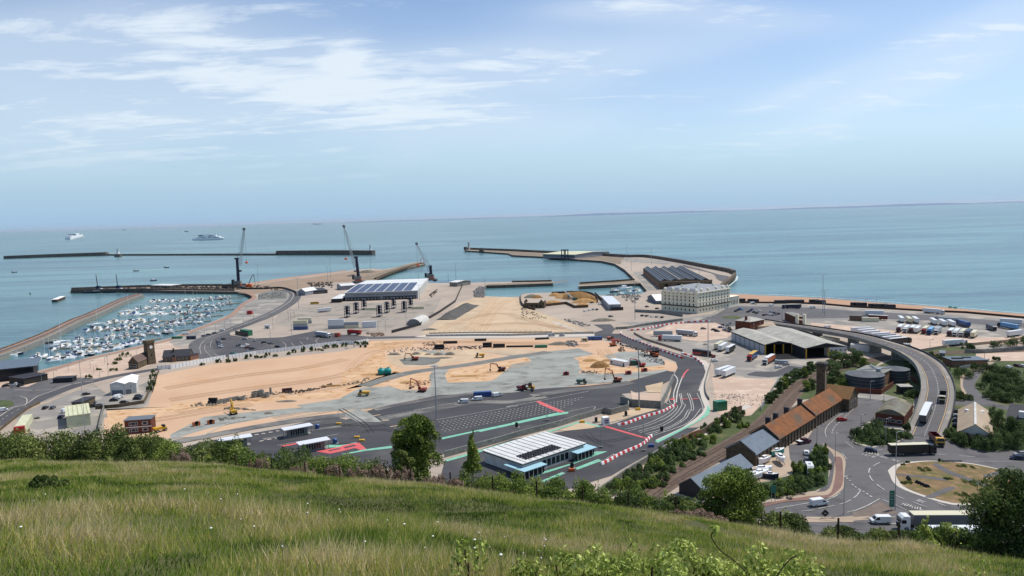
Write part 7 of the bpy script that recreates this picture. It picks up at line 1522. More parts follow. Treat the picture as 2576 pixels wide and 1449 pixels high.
# ------------------------------------------------------------------ marina pontoons and boats
ROWS = [('D 388,759 500,755 612,747', 'back'), ('D 354,776 480,772 604,762', 'second'), ('D 325,790 460,788 588,777', 'third'), ('D 288,812 430,806 560,792', 'fourth'), ('D 234,830 380,822 530,806', 'fifth'),
        ('D 200,856 350,843 478,828', 'sixth'), ('D 152,876 280,868 405,850', 'seventh'), ('D 96,901 190,893 280,880', 'nearest')]
pont = mat('pontoon_deck', '8F8574', .9); hull_w = mat('boat_white', 'F0F0EE', .35, spec=.5); hull_n = mat('boat_navy', '1E2A44', .35); hull_r = mat('boat_red', '7A2420', .4); cov_b = mat('cover_blue', '24406E', .7); cov_k = mat('cover_dark', '22262A', .7); cov_t = mat('cover_cream', 'B9B09A', .7)
def hull_mb(L_, W_, h, m, deck):
    b = MB(); st = [(-.5, .8, 0), (-.2, 1, 0), (.15, .95, .05), (.36, .62, .15), (.5, .04, .3)]
    rings = [[(x*L_, -w_*W_/2, h*(1+e)), (x*L_*.97, -w_*W_*.36, -.3), (x*L_*.97, w_*W_*.36, -.3), (x*L_, w_*W_/2, h*(1+e))] for x, w_, e in st]
    b.loft(rings, m); vs = [(x*L_, s*w_*W_/2*.92, h*(1+e)+.03) for x, w_, e in st for s in (-1, 1)]; b.add(vs, [(2*i, 2*i+2, 2*i+3, 2*i+1) for i in range(len(st)-1)], deck); return b
def motor_boat(hm, cm, L_=8.5):
    b = hull_mb(L_, 2.9, 1.15, hm, hull_w); b.box(-L_*.28, L_*.16, -1.05, 1.05, 1.15, 2.3, hull_w, .18); b.box(-L_*.27, L_*.17, -1.0, 1.0, 1.5, 1.95, B_['glass'], .1)
    b.box(-L_*.46, -L_*.12, -1.1, 1.1, 2.0, 2.7, cm, .15); b.tube((-L_*.1, 0, 2.3), (-L_*.1, 0, 3.6), .06, hull_w, n=4); return b
def sail_boat(hm, cm, L_=9.5):
    b = hull_mb(L_, 2.9, 1.05, hm, hull_w); b.box(-L_*.15, L_*.2, -.8, .8, 1.05, 1.5, hull_w, .12); b.tube((L_*.06, 0, 1.2), (L_*.06, 0, 12.5), .085, hull_w, .05, 5)
    b.tube((L_*.05, 0, 2.3), (-L_*.38, 0, 2.2), .22, cm, .16, 6); b.tube((-L_*.49, 0, 1.1), (L_*.06, 0, 12.3), .025, B_['galv'], n=3); b.tube((L_*.49, 0, 1.4), (L_*.06, 0, 12.3), .025, B_['galv'], n=3); return b
KINDS = [('white motorboat with cream awning', 'motorboat', motor_boat, hull_w, cov_t, 8.5), ('white motorboat with blue canopy', 'motorboat', motor_boat, hull_w, cov_b, 8), ('white motorboat with dark canopy', 'motorboat', motor_boat, hull_w, cov_k, 9.5), ('navy hulled motorboat', 'motorboat', motor_boat, hull_n, cov_t, 9),
         ('white sailing yacht with blue sail cover', 'yacht', sail_boat, hull_w, cov_b, 9.5), ('white sailing yacht with cream sail cover', 'yacht', sail_boat, hull_w, cov_t, 10.5), ('red hulled motorboat', 'motorboat', motor_boat, hull_r, cov_t, 8)]
def marina():
    meshes = []
    for lb, cat, f, hm, cm, l in KINDS:
        b = f(hm, cm, l); me = bpy.data.meshes.new(cat); me.from_pydata(b.v, [], b.f); [me.materials.append(m) for m in b.mats]; me.polygons.foreach_set('material_index', b.m); meshes.append(me)
    rnd = random.Random(11)
    pick = [0]*12+[1]*6+[2]*6+[3]*1+[4]*2+[5]*3+[6]*1
    for ri, (s, nm) in enumerate(ROWS):
        P = [tuple(G(p, -3.4)[:2]) for p in spline(L(s), 5)]; c = Vector((P[0][0], P[0][1], -3.6)); b = MB(); Q = [(x-c.x, y-c.y) for x, y in P]
        r_ = empty('pontoon', c, 0, f'long floating pontoon, {nm} row of the marina', 'pontoon', 'marina pontoons')
        A, Bq = offset(Q, 1.1), offset(Q, -1.1); n = len(Q)
        b.loft([[(A[i][0], A[i][1], -.3), (Bq[i][0], Bq[i][1], -.3), (Bq[i][0], Bq[i][1], .35), (A[i][0], A[i][1], .35)] for i in range(n)], pont); b.build('walkway', r_)
        R2 = resample(Q, 11.2); fb = 0
        for i in range(len(R2)-1):
            p = Vector(R2[i]); t = (Vector(R2[i+1])-p).normalized(); nn = Vector((-t.y, t.x)); rz = math.atan2(nn.y, nn.x)
            for sd in (1, -1):
                q = p+nn*sd*5.6; o = MB().box(-4.6, 4.6, -.35, .35, -.2, .3, pont).build('finger', r_, (q.x, q.y, 0), rz) if fb == 0 else None
                if fb: o = fb.copy(); sc.collection.objects.link(o); o.parent = r_; o.location = (q.x, q.y, 0); o.rotation_euler[2] = rz
                else: fb = o
                for k in (-1, 1):
                    if rnd.random() < .3: continue
                    kd = rnd.choice(pick); l = KINDS[kd][5]; sc_ = rnd.uniform(1.1, 1.35); w = Vector((c.x, c.y))+p+nn*sd*(1.6+l*sc_/2+rnd.uniform(0, .8))+t*k*2.4
                    g = meshes[kd]; bo = link(KINDS[kd][1], g, None, (w.x, w.y, -4.0), rz+(0 if sd > 0 else math.pi)+(math.pi if rnd.random() < .25 else 0)); bo.scale = (sc_,)*3
                    tag(bo, f'{KINDS[kd][0]} on the {nm} pontoon', KINDS[kd][1], f'boats on the {nm} pontoon')
            if i % 3 == 0: MB().tube((p.x, p.y, -2), (p.x, p.y, 4.2), .35, cov_k, n=8).lathe([(.45, 4.2), (.05, 4.9)], (p.x, p.y, 0), hull_w, 8).build('mooring_pile', r_)
    for s, kd, sc_, lb in (('B0 90,650', 2, 1.6, 'large motorboat alone at the long visitor pontoon'), ('B0 220,610', 3, 1.3, 'dark motorboat behind the large one at the visitor pontoon'), ('B0 900,430', 5, 1.5, 'tall masted yacht at the seventh pontoon head'), ('B0 1455,160', 5, 1.5, 'tallest masted yacht at the fifth pontoon head'), ('A0 1930,1330', 5, 1.6, 'tall masted yacht at the third pontoon head'), ('B0 860,490', 2, 1.8, 'big black and white motor cruiser on the left of the seventh pontoon')):
        w = G(L(s)[0], -4); bo = link(KINDS[kd][1], meshes[kd], None, (w.x, w.y, -4), .55); bo.scale = (sc_,)*3; tag(bo, lb, KINDS[kd][1])
    for i in range(24):
        w = G(spline(L('D 118,915 165,907 215,895 275,883 340,868'), 6)[i], -4); w += Vector((rnd.uniform(-2, 2), rnd.uniform(3, 9), 0)); kd = rnd.choice((0, 0, 1, 2, 3)); bo = link(KINDS[kd][1], meshes[kd], None, (w.x, w.y, -4), rnd.uniform(.2, .9)); tag(bo, f'{KINDS[kd][0]} moored along the promenade wall', KINDS[kd][1], 'boats along the promenade wall')
    P = [tuple(G(p, -3.4)[:2]) for p in L('B0 0,655 850,290')]; b = MB(); c = P[0]; b.loft([[(x-c[0], y-c[1]-1.6, -.3), (x-c[0], y-c[1]+1.6, -.3), (x-c[0], y-c[1]+1.6, .4), (x-c[0], y-c[1]-1.6, .4)] for x, y in P], mat('pale_deck', 'A89F88', .9))
    tag(b.build('visitor_pontoon', None, (c[0], c[1], -3.6)), 'straight pale visitor pontoon inside the marina wall', 'pontoon')
    # small dock boats
    for i, (s, kd, sc_, lb) in enumerate((('A3 1680,1000', 2, 2.6, 'large white cruiser in the small dock'), ('A3 1560,1030', 3, 1.6, 'dark launch left of the large white cruiser'), ('A3 1640,1065', 0, 1.2, 'white launch in front of the large cruiser'), ('A3 1780,1040', 0, 1.5, 'white launch right of the large cruiser'), ('A3 1860,1045', 1, 1.5, 'white launch nearest the dock corner'), ('A3 1900,1035', 0, 1.8, 'white workboat by the quay steps'))):
        w = G(L(s)[0], -4); bo = link('motorboat', meshes[kd], None, (w.x, w.y, -4), .3+i*.15); bo.scale = (sc_,)*3; tag(bo, lb, 'motorboat', 'boats in the small dock')
    for s, kd, lb in (('A0 2515,660', 3, 'small launch speeding with a white wake'), ('A0 2055,712', 3, 'small launch beyond the fishing quay'), ('A0 2320,856', 3, 'small launch close to the fishing quay'), ('A0 218,732', 3, 'tiny dark boat far left on open water')):
        w = G(L(s)[0], -4); bo = link('motorboat', meshes[kd], None, (w.x, w.y, -4), .1); bo.scale = (1.3,)*3; tag(bo, lb, 'motorboat')
    w = G(L('A0 455,1060')[0], -4); tag(MB().lathe([(1.2, -1), (1.4, .5), (.5, 1.2), (.3, 3), (.05, 3.4)], (0, 0, 0), cov_k, 10).build('buoy', None, w), 'dark buoy off the marina wall', 'buoy')
marina()
def boat_yard():
    def boat(s, l, rz, hm, lb, z=1.0, trailer=True):
        p = G(L(s)[0]); r_ = empty('stored_boat', at_xy(p), rz, lb, 'boat', 'boats in the stone station yard'); h = hull_mb(l, l*.34, 1.3, hm, hull_w); o = h.build('hull', r_, (0, 0, z)); MB().box(-l*.2, l*.1, -l*.1, l*.1, 1.3, 1.9, hull_w, .2).box(-l*.18, l*.12, -l*.095, l*.095, 1.55, 1.8, B_['glass'], .1).build('cabin', o)
        MB().box(-l*.46, -l*.24, -l*.12, l*.12, 1.25, 1.36, B_['beige']).build('cockpit', o); MB().tube((-l*.1, -l*.13, 1.8), (-l*.1, l*.13, 1.8), .05, B_['galv']).tube((l*.2, -.5, 1.5), (l*.42, 0, 1.9), .04, B_['galv']).build('rail', o)
        for x in (-.3, .2):
            for y in (-1, 1): MB().tube((l*x, y*l*.14, 0), (l*x, y*l*.1, z+.2), .07, cov_k, n=5).build('stand', r_)
        return r_
    boat('C4 1225,880', 7.2, -2.4, hull_w, 'white speedboat by the stone gable corner'); boat('C4 1480,880', 7.0, -1.6, hull_w, 'white cabin boat seen stern on, high on stands', 1.6); boat('C4 1430,760', 6.5, .4, mat('boat_teal', '3E8C86', .4), 'teal open boat behind the speedboats')
    boat('C4 1200,1030', 7.5, .1, hull_w, 'white boat with blue trim right of the dark shed'); boat('C4 1170,1090', 7, .35, hull_w, 'lower white boat beside the blue trimmed one'); boat('C4 1060,1130', 7.4, .3, hull_w, 'white boat nearest the shrubs in the boat yard')
    boat('C4 1330,1110', 5, -.4, hull_n, 'dark small boat under covers in the boat yard', .6)
boat_yard()
# ------------------------------------------------------------------ ships
def ferry():
    c = G((524, 603.5), -4); Ls = 76*mpp((524, 603.5), -4); k = Ls/76; r_ = empty('ferry', c, R(1.5), 'white car ferry heading right on the open sea', 'ferry'); w_ = 14; fw = hull_w
    def prof(p, m, nm, y=w_, parent=r_): b = MB(); b.side([(x*k, z*k) for x, z in p], -y, y, m); return b.build(nm, parent)
    prof([(-37, -1), (-38, 4.2), (-33, 5.2), (36, 5), (38, 4), (34, -1)], fw, 'hull'); prof([(-37.2, -1), (-37.3, .5), (34.3, .5), (34, -1)], B_['steel'], 'boot_stripe', w_+.3)
    prof([(-30, 5), (-24, 8.2), (28, 8.2), (33, 5)], fw, 'superstructure', w_-1); prof([(-22, 8.2), (-20, 10.3), (20, 10.3), (23, 8.2)], fw, 'upper_deck', w_-2); prof([(-22, 10.3), (-20, 13.6), (6, 14), (20, 13.4), (21, 12.6), (-12, 11.2)], fw, 'funnel_deck', w_-5)
    prof([(-23, 10.3), (-23.4, 12), (-12, 12), (-13, 10.3)], B_['dkblue'], 'bridge_wing', w_+1); prof([(1, 9), (1.8, 10.9), (13, 10.9), (13.6, 9)], B_['dkblue'], 'lounge_window', w_-1.7)
    for x0, x1 in ((-15, -5), (2, 10), (14, 24)): prof([(x0, 5.4), (x0, 6.4), (x1, 6.4), (x1, 5.4)], B_['dkblue'], 'lifeboat_recess', w_-.7)
    prof([(17, 13.2), (17.5, 14.8), (19.5, 14.6), (20, 13)], B_['dkblue'], 'funnel', 4)
    c = G((190, 602.5), -4); k = mpp((190, 602.5), -4); r2 = empty('ferry', c, R(80), 'smaller looking ferry seen end on near the left horizon', 'ferry')
    MB().loft([[(-95, y*k, z*k) for y, z in ((-7, 0), (-7.5, 8), (7.5, 8), (7, 0))], [(95, y*k, z*k) for y, z in ((-3, 0), (-6, 8), (6, 8), (3, 0))]], fw).build('hull', r2); MB().box(-70, 70, -6.5*k, 6.5*k, 8*k, 12*k, fw).build('superstructure', r2); MB().box(-60, -20, -7.6*k, 7.6*k, 12*k, 13.4*k, B_['dkblue']).build('bridge_wing', r2); MB().box(0, 40, -3*k, 3*k, 13*k, 15*k, fw).build('funnel', r2)
    for p, l, lb in (((799, 564.5), 22, 'grey cargo ship low on the horizon'), ((470, 583), 9, 'tiny ship left on the horizon'), ((313, 579), 7, 'tiniest ship at the left horizon')):
        c = G((p[0], p[1]), -4); k = mpp(p, -4); b = MB().side([(-l/2*k, 0), (-l/2*k*1.02, 1.6*k), (l/2*k, 1.4*k), (l/2*k*.95, 0)], -12, 12, B_['steel']).box(-l*.45*k, -l*.3*k, -10, 10, 1.4*k, 3*k, B_['steel']); tag(b.build('cargo_ship', None, c), lb, 'ship')
    fm = mat('wake_foam', 'C3D2D6', .9)
    for s, w_ in (('A1 340,258 200,262 0,272', 14), ('A0 2480,672 2300,690 2150,705', 2.2)):
        P = [tuple(G(p, -3.9)[:2]) for p in spline(L(s), 4)]; b = MB(); n = len(P)
        A = [offset(P, w_*(1-.7*i/n))[i] for i in range(n)]; C = [offset(P, -w_*(1-.7*i/n))[i] for i in range(n)]
        b.add([(x, y, -3.85) for x, y in A]+[(x, y, -3.85) for x, y in C], [(i, n+i, n+i+1, i+1) for i in range(n-1)], fm); o = b.build('wake_foam'); tag(o, 'pale wake on the water', 'wake', kind='stuff')
    for px, lb in (((250, 735), 'dark tug with tall mast, left one at the fishing quay'), ((300, 734), 'dark tug with tall mast, right one at the fishing quay')):
        c = G(px, -4); r3 = empty('tug', c+Vector((0, -9, 0)), 0.05, lb, 'tug'); hull_mb(34, 11, 2.6, hull_n, B_['steel']).build('hull', r3); MB().box(-2, 9, -4, 4, 2.6, 6, hull_w, .5).build('deckhouse', r3); MB().box(1, 7, -3, 3, 6, 10, B_['dkblue'], .5).build('wheelhouse', r3); MB().tube((3, 0, 10), (2, 0, 27), .6, cov_k, .4).build('mast', r3)
ferry()
# ------------------------------------------------------------------ people and tents on the beach
def person_mesh():
    b = MB(); n = 8
    def ring(c, rx, ry, z): return [(c[0]+math.cos(2*math.pi*i/n)*rx, c[1]+math.sin(2*math.pi*i/n)*ry, z) for i in range(n)]
    sk = mat('skin', '9A6E52', .7); cl = mat('clothing', '2E3644', .9)
    for s in (-1, 1): b.loft([ring((s*.11, .03), .06, .1, 0), ring((s*.1, 0), .07, .07, .45), ring((s*.09, 0), .1, .1, .88)], cl)
    b.loft([ring((0, 0), .19, .12, .82), ring((0, 0), .17, .11, 1.05), ring((0, 0), .22, .12, 1.38), ring((0, 0), .08, .07, 1.48), ring((0, 0), .06, .06, 1.55)], cl); b.loft([ring((0, .01), .05, .06, 1.52), ring((0, .02), .09, .11, 1.62), ring((0, .02), .09, .11, 1.72), ring((0, 0), .03, .04, 1.79)], sk)
    for s in (-1, 1): b.loft([ring((s*.22, 0), .05, .05, 1.4), ring((s*.27, 0), .045, .045, 1.1), ring((s*.26, -.06), .035, .035, .84), ring((s*.26, -.08), .04, .02, .74)], cl)
    me = bpy.data.meshes.new('person'); me.from_pydata(b.v, [], b.f); [me.materials.append(m) for m in b.mats]; me.polygons.foreach_set('material_index', b.m); return me
PM = person_mesh()
for i, (s, z, lb) in enumerate((('A4 1535,1072', -3, 'person in dark clothes by the water, left of a couple'), ('A4 1615,1078', -3, 'person in dark clothes by the water, right of a couple'), ('A4 1892,1094', -3, 'person in dark clothes standing left of a small group'), ('A4 1925,1098', -3, 'person in dark clothes in the small group by the water'), ('A5 190,1152', -3, 'person in dark clothes alone at the water edge'), ('A5 350,1165', -3, 'person in dark clothes right of the lone one'), ('A5 1592,1265', -3, 'person in dark clothes beside the teal beach tents'),
        ('B3 1300,615', 0, 'person in dark clothes on the sand track'), ('B3 1245,880', 0, 'person in dark clothes below the brown spoil heap'), ('B3 1465,840', 0, 'person in dark clothes by the excavator bucket'), ('B4 1890,640', 0, 'person in dark clothes at the freight shed post'), ('C5 1580,105', 0, 'person in dark clothes near the beige hall cars'))):
    o = link('person', PM, None, G(L(s)[0], z), i*.7); tag(o, lb, 'person', 'people in dark clothes')
for s, lb in (('A5 1465,1262', 'small teal beach tent, left of the pair'), ('A5 1540,1270', 'larger teal beach tent, right of the pair')):
    tag(MB().lathe([(1.8, 0), (1.7, .6), (1.1, 1.3), (.1, 1.6)], (0, 0, 0), B_['teal'], 10).build('beach_tent', None, G(L(s)[0], -2.2)), lb, 'tent')
for i, (s, w_) in enumerate((('A4 690,1170', 16), ('A4 850,1175', 12), ('A4 1045,1180', 8), ('A4 1100,1185', 6), ('A4 1500,1200', 14), ('A4 1680,1195', 18), ('A4 1985,1190', 9), ('A4 2080,1200', 9), ('A5 30,1235', 8), ('A5 120,1240', 9), ('A5 300,1255', 8), ('A5 410,1260', 12), ('A5 550,1270', 9))):
    tag(MB().box(-w_/2, w_/2, -1.5, 1.5, 0, 2.6, B_['dark']).side([(-w_/2-.1, 2.6), (w_/2+.1, 2.6), (w_/2-.3, 3.2), (-w_/2+.3, 3.2)], -1.6, 1.6, B_['slate_dark']).build('beach_hut', None, at_xy(G(L(s)[0])), -.15), 'low dark hut against the long sea wall', 'hut', 'dark huts along the sea wall')
# ------------------------------------------------------------------ the grassy down in front and its cliff
EDGE = [(-400, 1165, 78), (0, 1166, 76), (300, 1168, 72), (500, 1168, 68), (700, 1192, 64), (860, 1206, 60), (1130, 1228, 54), (1300, 1250, 51), (1500, 1275, 47), (1700, 1300, 44), (1963, 1342, 40), (2109, 1362, 39), (2262, 1374, 38), (2406, 1398, 36), (2576, 1425, 34), (3000, 1480, 32)]
EW = []
for x, y, d in EDGE: q = at_depth((x, y), d); EW.append((math.atan2(q.x, q.y), math.hypot(q.x, q.y), q.z))
EA = np.array([e[0] for e in EW]); ER = np.array([e[1] for e in EW]); EZ = np.array([e[2] for e in EW])
Z0 = H-1.75
def vnoise(x, y, s, seed=0):
    g = np.random.default_rng(seed).random((64, 64)); X = x/s; Y = y/s; xi = np.floor(X).astype(int); yi = np.floor(Y).astype(int); fx = X-xi; fy = Y-yi; fx = fx*fx*(3-2*fx); fy = fy*fy*(3-2*fy)
    return (g[xi % 64, yi % 64]*(1-fx)+g[(xi+1) % 64, yi % 64]*fx)*(1-fy)+(g[xi % 64, (yi+1) % 64]*(1-fx)+g[(xi+1) % 64, (yi+1) % 64]*fx)*fy
def hz(x, y):
    """height of the down at world x, y (arrays)"""
    x = np.asarray(x, float); y = np.asarray(y, float); th = np.arctan2(x, np.maximum(y, .01)); r = np.hypot(x, y)
    Rr = np.interp(th, EA, ER); Zr = np.interp(th, EA, EZ); t = r/Rr
    z = Z0+(Zr-Z0)*t
    bump = (np.sin(x*.35+1)*np.sin(y*.27)*.18+np.sin(x*.13+y*.21)*.3-.55*np.exp(-((y-.25*x-31)/2.2)**2)*(x < 8)*(x > -22))*np.clip((1-t)*6, 0, 1)*np.clip(r/9, 0, 1)
    z = z+bump+(vnoise(x+200, y+200, 2.6, 5)-.5)*.34*np.clip((1-t)*5, 0, 1)*np.clip(r/9, 0, 1)
    beyond = np.maximum(r-Rr, 0); z = np.where(t > 1, Zr-beyond*.52-np.maximum(beyond-5, 0)*.42, z)
    z = np.where(y < 0, Z0+.1*-y*0, z)
    return np.maximum(z, -1.0)
def down():
    th = np.concatenate([np.linspace(-1.35, 1.35, 150)]); rr = np.concatenate([[0.01], np.geomspace(1.5, 60, 70), np.linspace(62, 210, 60)])
    vs = []; f = []; n = len(th)
    for r in rr:
        X = np.sin(th)*r; Y = np.cos(th)*r; Z = hz(X, Y); vs += list(zip(X, Y, Z))
    for j in range(len(rr)-1):
        for i in range(n-1): f.append((j*n+i, j*n+i+1, (j+1)*n+i+1, (j+1)*n+i))
    me = bpy.data.meshes.new('hill'); me.from_pydata(vs, [], f); me.materials.append(mat('down_soil', '3C4020', .95, '5A5A32', .4, 1, col3='4A4A28', s3=.1)); me.polygons.foreach_set('use_smooth', [True]*len(me.polygons)); me.update()
    tag(link('grass_hill', me), kind='structure')
down()
def attr_mat(name, stops, rough=.75, trans=.25, sat=1):
    """leaf or blade colour chosen per face from a stored 0..1 value"""
    m = bpy.data.materials.new(name); m.use_nodes = True; nt = m.node_tree; N = nt.nodes; K = nt.links; b = N['Principled BSDF']; b.inputs['Roughness'].default_value = rough; b.inputs['Specular IOR Level'].default_value = .25
    a = N.new('ShaderNodeAttribute'); a.attribute_name = 'tone'; r_ = N.new('ShaderNodeValToRGB'); K.new(a.outputs['Fac'], r_.inputs[0])
    e = r_.color_ramp.elements; e[0].color = rgb(stops[0][1]); e[0].position = stops[0][0]; e[1].color = rgb(stops[-1][1]); e[1].position = stops[-1][0]
    for p, c in stops[1:-1]: k = e.new(p); k.color = rgb(c)
    K.new(r_.outputs[0], b.inputs['Base Color'])
    if trans:
        t = N.new('ShaderNodeBsdfTranslucent'); K.new(r_.outputs[0], t.inputs[0]); mx = N.new('ShaderNodeMixShader'); mx.inputs[0].default_value = trans
        K.new(b.outputs[0], mx.inputs[1]); K.new(t.outputs[0], mx.inputs[2]); K.new(mx.outputs[0], N['Material Output'].inputs[0])
    return m
def np_mesh(name, V, k, tone, m):
    """V (n*k,3) vertices of n faces with k corners each"""
    n = len(V)//k; me = bpy.data.meshes.new(name); me.vertices.add(len(V)); me.vertices.foreach_set('co', V.astype(np.float32).ravel()); me.loops.add(len(V)); me.loops.foreach_set('vertex_index', np.arange(len(V), dtype=np.int32))
    me.polygons.add(n); me.polygons.foreach_set('loop_start', np.arange(0, n*k, k, dtype=np.int32)); me.materials.append(m)
    at = me.attributes.new('tone', 'FLOAT', 'FACE'); at.data.foreach_set('value', tone.astype(np.float32)); me.update(calc_edges=True); return me
GM = attr_mat('grass_blades', [(0, '3C521C'), (.25, '6A8430'), (.5, '96A644'), (.7, 'B6AE5E'), (.88, 'CCBA84'), (1, 'DAC89C')], .7, .4)
def grass():
    rg = np.random.default_rng(2)
    def layer(n, r0, r1, p, h0, h1, w0, tone_off, nm, lb):
        th = rg.uniform(-.84, .84, n); u = rg.random(n); r = (r0**p+(r1**p-r0**p)*u)**(1/p); x = np.sin(th)*r; y = np.cos(th)*r
        Rr = np.interp(th, EA, ER); keep = r < Rr+1.5; x, y, r = x[keep], y[keep], r[keep]; n = len(x)
        z = hz(x, y); big = vnoise(x, y, 7, 1); mid = vnoise(x, y, 2.2, 2); sm = vnoise(x, y, .7, 3)
        dark = np.exp(-((y-.25*x-31)/2.6)**2)*(x < 9)*(x > -24)
        h = rg.uniform(h0, h1, n)*(.35+1.0*mid*(.6+.8*sm))*(1-.4*dark); w = w0*(1+r/13)
        a = rg.uniform(0, 2*math.pi, n); lean = rg.normal(0, .38, (n, 2))+np.array([.16, .02]); dx = np.cos(a)*w/2; dy = np.sin(a)*w/2
        P = np.empty((n, 3, 3)); P[:, 0] = np.stack([x-dx, y-dy, z-.03], 1); P[:, 1] = np.stack([x+dx, y+dy, z-.03], 1); P[:, 2] = np.stack([x+lean[:, 0]*h, y+lean[:, 1]*h, z+h], 1)
        t = np.clip(.40+tone_off+(big-.5)*.75+(mid-.5)*.6+(sm-.5)*.5+rg.normal(0, .14, n)-.25*dark, 0, 1)
        tag(link(nm, np_mesh(nm, P.reshape(-1, 3), 3, t, GM)), lb, 'grass', kind='stuff')
    layer(640000, 5.5, 80, 1.15, .08, .27, .011, -.02, 'meadow_grass', 'long green and straw coloured grass covering the down')
    layer(110000, 5.5, 80, 1.3, .2, .42, .006, .30, 'grass_seed_heads', 'pale dry grass heads standing above the green')
grass()
LM = {'olive': attr_mat('leaf_olive', [(0, '2A3718'), (.4, '50612A'), (.75, '76833F'), (1, '9CA062')], trans=.32), 'bright': attr_mat('leaf_bright', [(0, '33431A'), (.4, '62762E'), (.75, '8A9A42'), (1, 'B0B866')], trans=.35), 'dark': attr_mat('leaf_dark', [(0, '26331A'), (.5, '4C602C'), (1, '7E8C4C')], trans=.35),
      'lime': attr_mat('leaf_lime', [(0, '56662A'), (.5, '9AAA4C'), (1, 'CED484')]), 'dead': attr_mat('dead_stems', [(0, '5E4A3E'), (.5, '8A7262'), (1, 'AA9482')], .9, 0), 'town': attr_mat('leaf_town', [(0, '283618'), (.5, '4A5E2E'), (1, '7C8C52')])}
bark = mat('bark', '4A3C2E', .9, '33291F', 3, 1, coord='Object')
def leaves(rg, blobs, n, size, shell=.55):
    """blobs: array of x, y, z, rx, ry, rz"""
    vol = (blobs[:, 3]*blobs[:, 4]+blobs[:, 5]*blobs[:, 3]); i = rg.choice(len(blobs), n, p=vol/vol.sum()); b = blobs[i]; d = rg.normal(size=(n, 3)); d /= np.linalg.norm(d, axis=1)[:, None]; d[:, 2] = np.where(d[:, 2] < -.35, -d[:, 2], d[:, 2])
    rad = shell+(1.05-shell)*rg.random(n)**.6; rad *= 1+.13*np.sin(d[:, 0]*7+b[:, 0]*3)*np.sin(d[:, 2]*6+b[:, 1]); c = b[:, :3]+d*rad[:, None]*b[:, 3:6]
    nr = d+rg.normal(0, .55, (n, 3)); nr /= np.linalg.norm(nr, axis=1)[:, None]; t1 = np.cross(nr, rg.normal(size=(n, 3))); t1 /= np.linalg.norm(t1, axis=1)[:, None]; t2 = np.cross(nr, t1)
    s = size*rg.uniform(.6, 1.35, n)[:, None]; P = np.empty((n, 4, 3)); P[:, 0] = c-t1*s; P[:, 1] = c-t2*s*.55; P[:, 2] = c+t1*s; P[:, 3] = c+t2*s*.55
    tone = np.clip(.45+.22*rg.normal(size=n)+.2*np.sin(b[:, 0]*2.1+b[:, 2]), 0, 1); return P.reshape(-1, 3), tone
def plant(name, base, w_, h, depth, n, size, kind, label, cat, seed, group=None, trunk=True, shape='round', nb=14, sink=.3):
    rg = np.random.default_rng(seed); bl = []
    for k in range(nb):
        if shape == 'cone': t = k/(nb-1); r = (1-t)**.75*w_/2*.85+.12*w_*.3; bl.append((rg.normal(0, .06)*w_, rg.normal(0, .06)*depth, h*(.12+.83*t), r, r*depth/w_, h*.13))
        elif shape == 'low': x = rg.uniform(-.46, .46)*w_; e = math.sqrt(max(.05, 1-(x/w_*2)**2)); bl.append((x, rg.uniform(-.4, .4)*depth, h*rg.uniform(.1, .55)*e, w_*rg.uniform(.07, .15), depth*rg.uniform(.15, .3), h*rg.uniform(.25, .45)))
        else:
            a = rg.uniform(0, 6.28); e = rg.uniform(0, 1)**.5; zt = .06+.8*(k+.5)/nb; q = math.sqrt(max(.5 if zt < .4 else .08, 1-((zt-.42)/.5)**2))*rg.uniform(.75, 1.1); bl.append((math.cos(a)*e*.34*w_*q, math.sin(a)*e*.34*depth*q, h*zt, w_*rg.uniform(.13, .22), depth*rg.uniform(.13, .22), h*rg.uniform(.1, .17)))
    V, t = leaves(rg, np.array(bl), n, size); V[:, 2] *= h/np.percentile(V[:, 2], 99); V[:, 2] = np.maximum(V[:, 2], -sink)
    r_ = empty(name, base, 0, label, cat, group); link('crown' if trunk else 'foliage', np_mesh('foliage', V, 4, t, LM[kind]), r_)
    b = MB()
    if trunk and shape != 'low':
        b.tube((0, 0, -.5), (0, 0, h*.45), w_*.035, bark, w_*.02, 7); b.build('trunk', r_)
        for k in range(4): a = k*1.6+seed; MB().tube((0, 0, h*(.3+.05*k)), (math.cos(a)*w_*.28, math.sin(a)*depth*.28, h*.7), w_*.016, bark, w_*.006, 5).build('limb', r_)
    else:
        for k in range(4): a = k*1.5+seed; b.tube((math.cos(a)*w_*.08, 0, -.3), (math.cos(a)*w_*.3, math.sin(a)*depth*.25, h*.6), min(.05, h*.03), bark, .01, 4)
        b.build('stems', r_)
    return r_
def on_hill(x, y): return Vector((x, y, float(hz(np.array([x]), np.array([y]))[0])))
def hill_plant(px, ytop, d, wpx, n, size, kind, label, seed, shape='low', name='shrub', cat='shrub', trunk=False, ybase=None, nb=14, depth=None, group=None):
    """px centre column, ytop picture row of its top, d metres out, wpx picture width"""
    q = at_depth((px, 1250), d); b = on_hill(q.x, q.y); top = at_depth((px, ytop), d).z; h = max(.5, top-b.z); h *= .97 if shape == 'low' else 1; w_ = wpx*d/F
    return plant(name, b, w_, h, depth or w_*.6, n, size, kind, label, cat, seed, group, trunk, shape, nb)
G_B = 'bushes along the cliff edge'
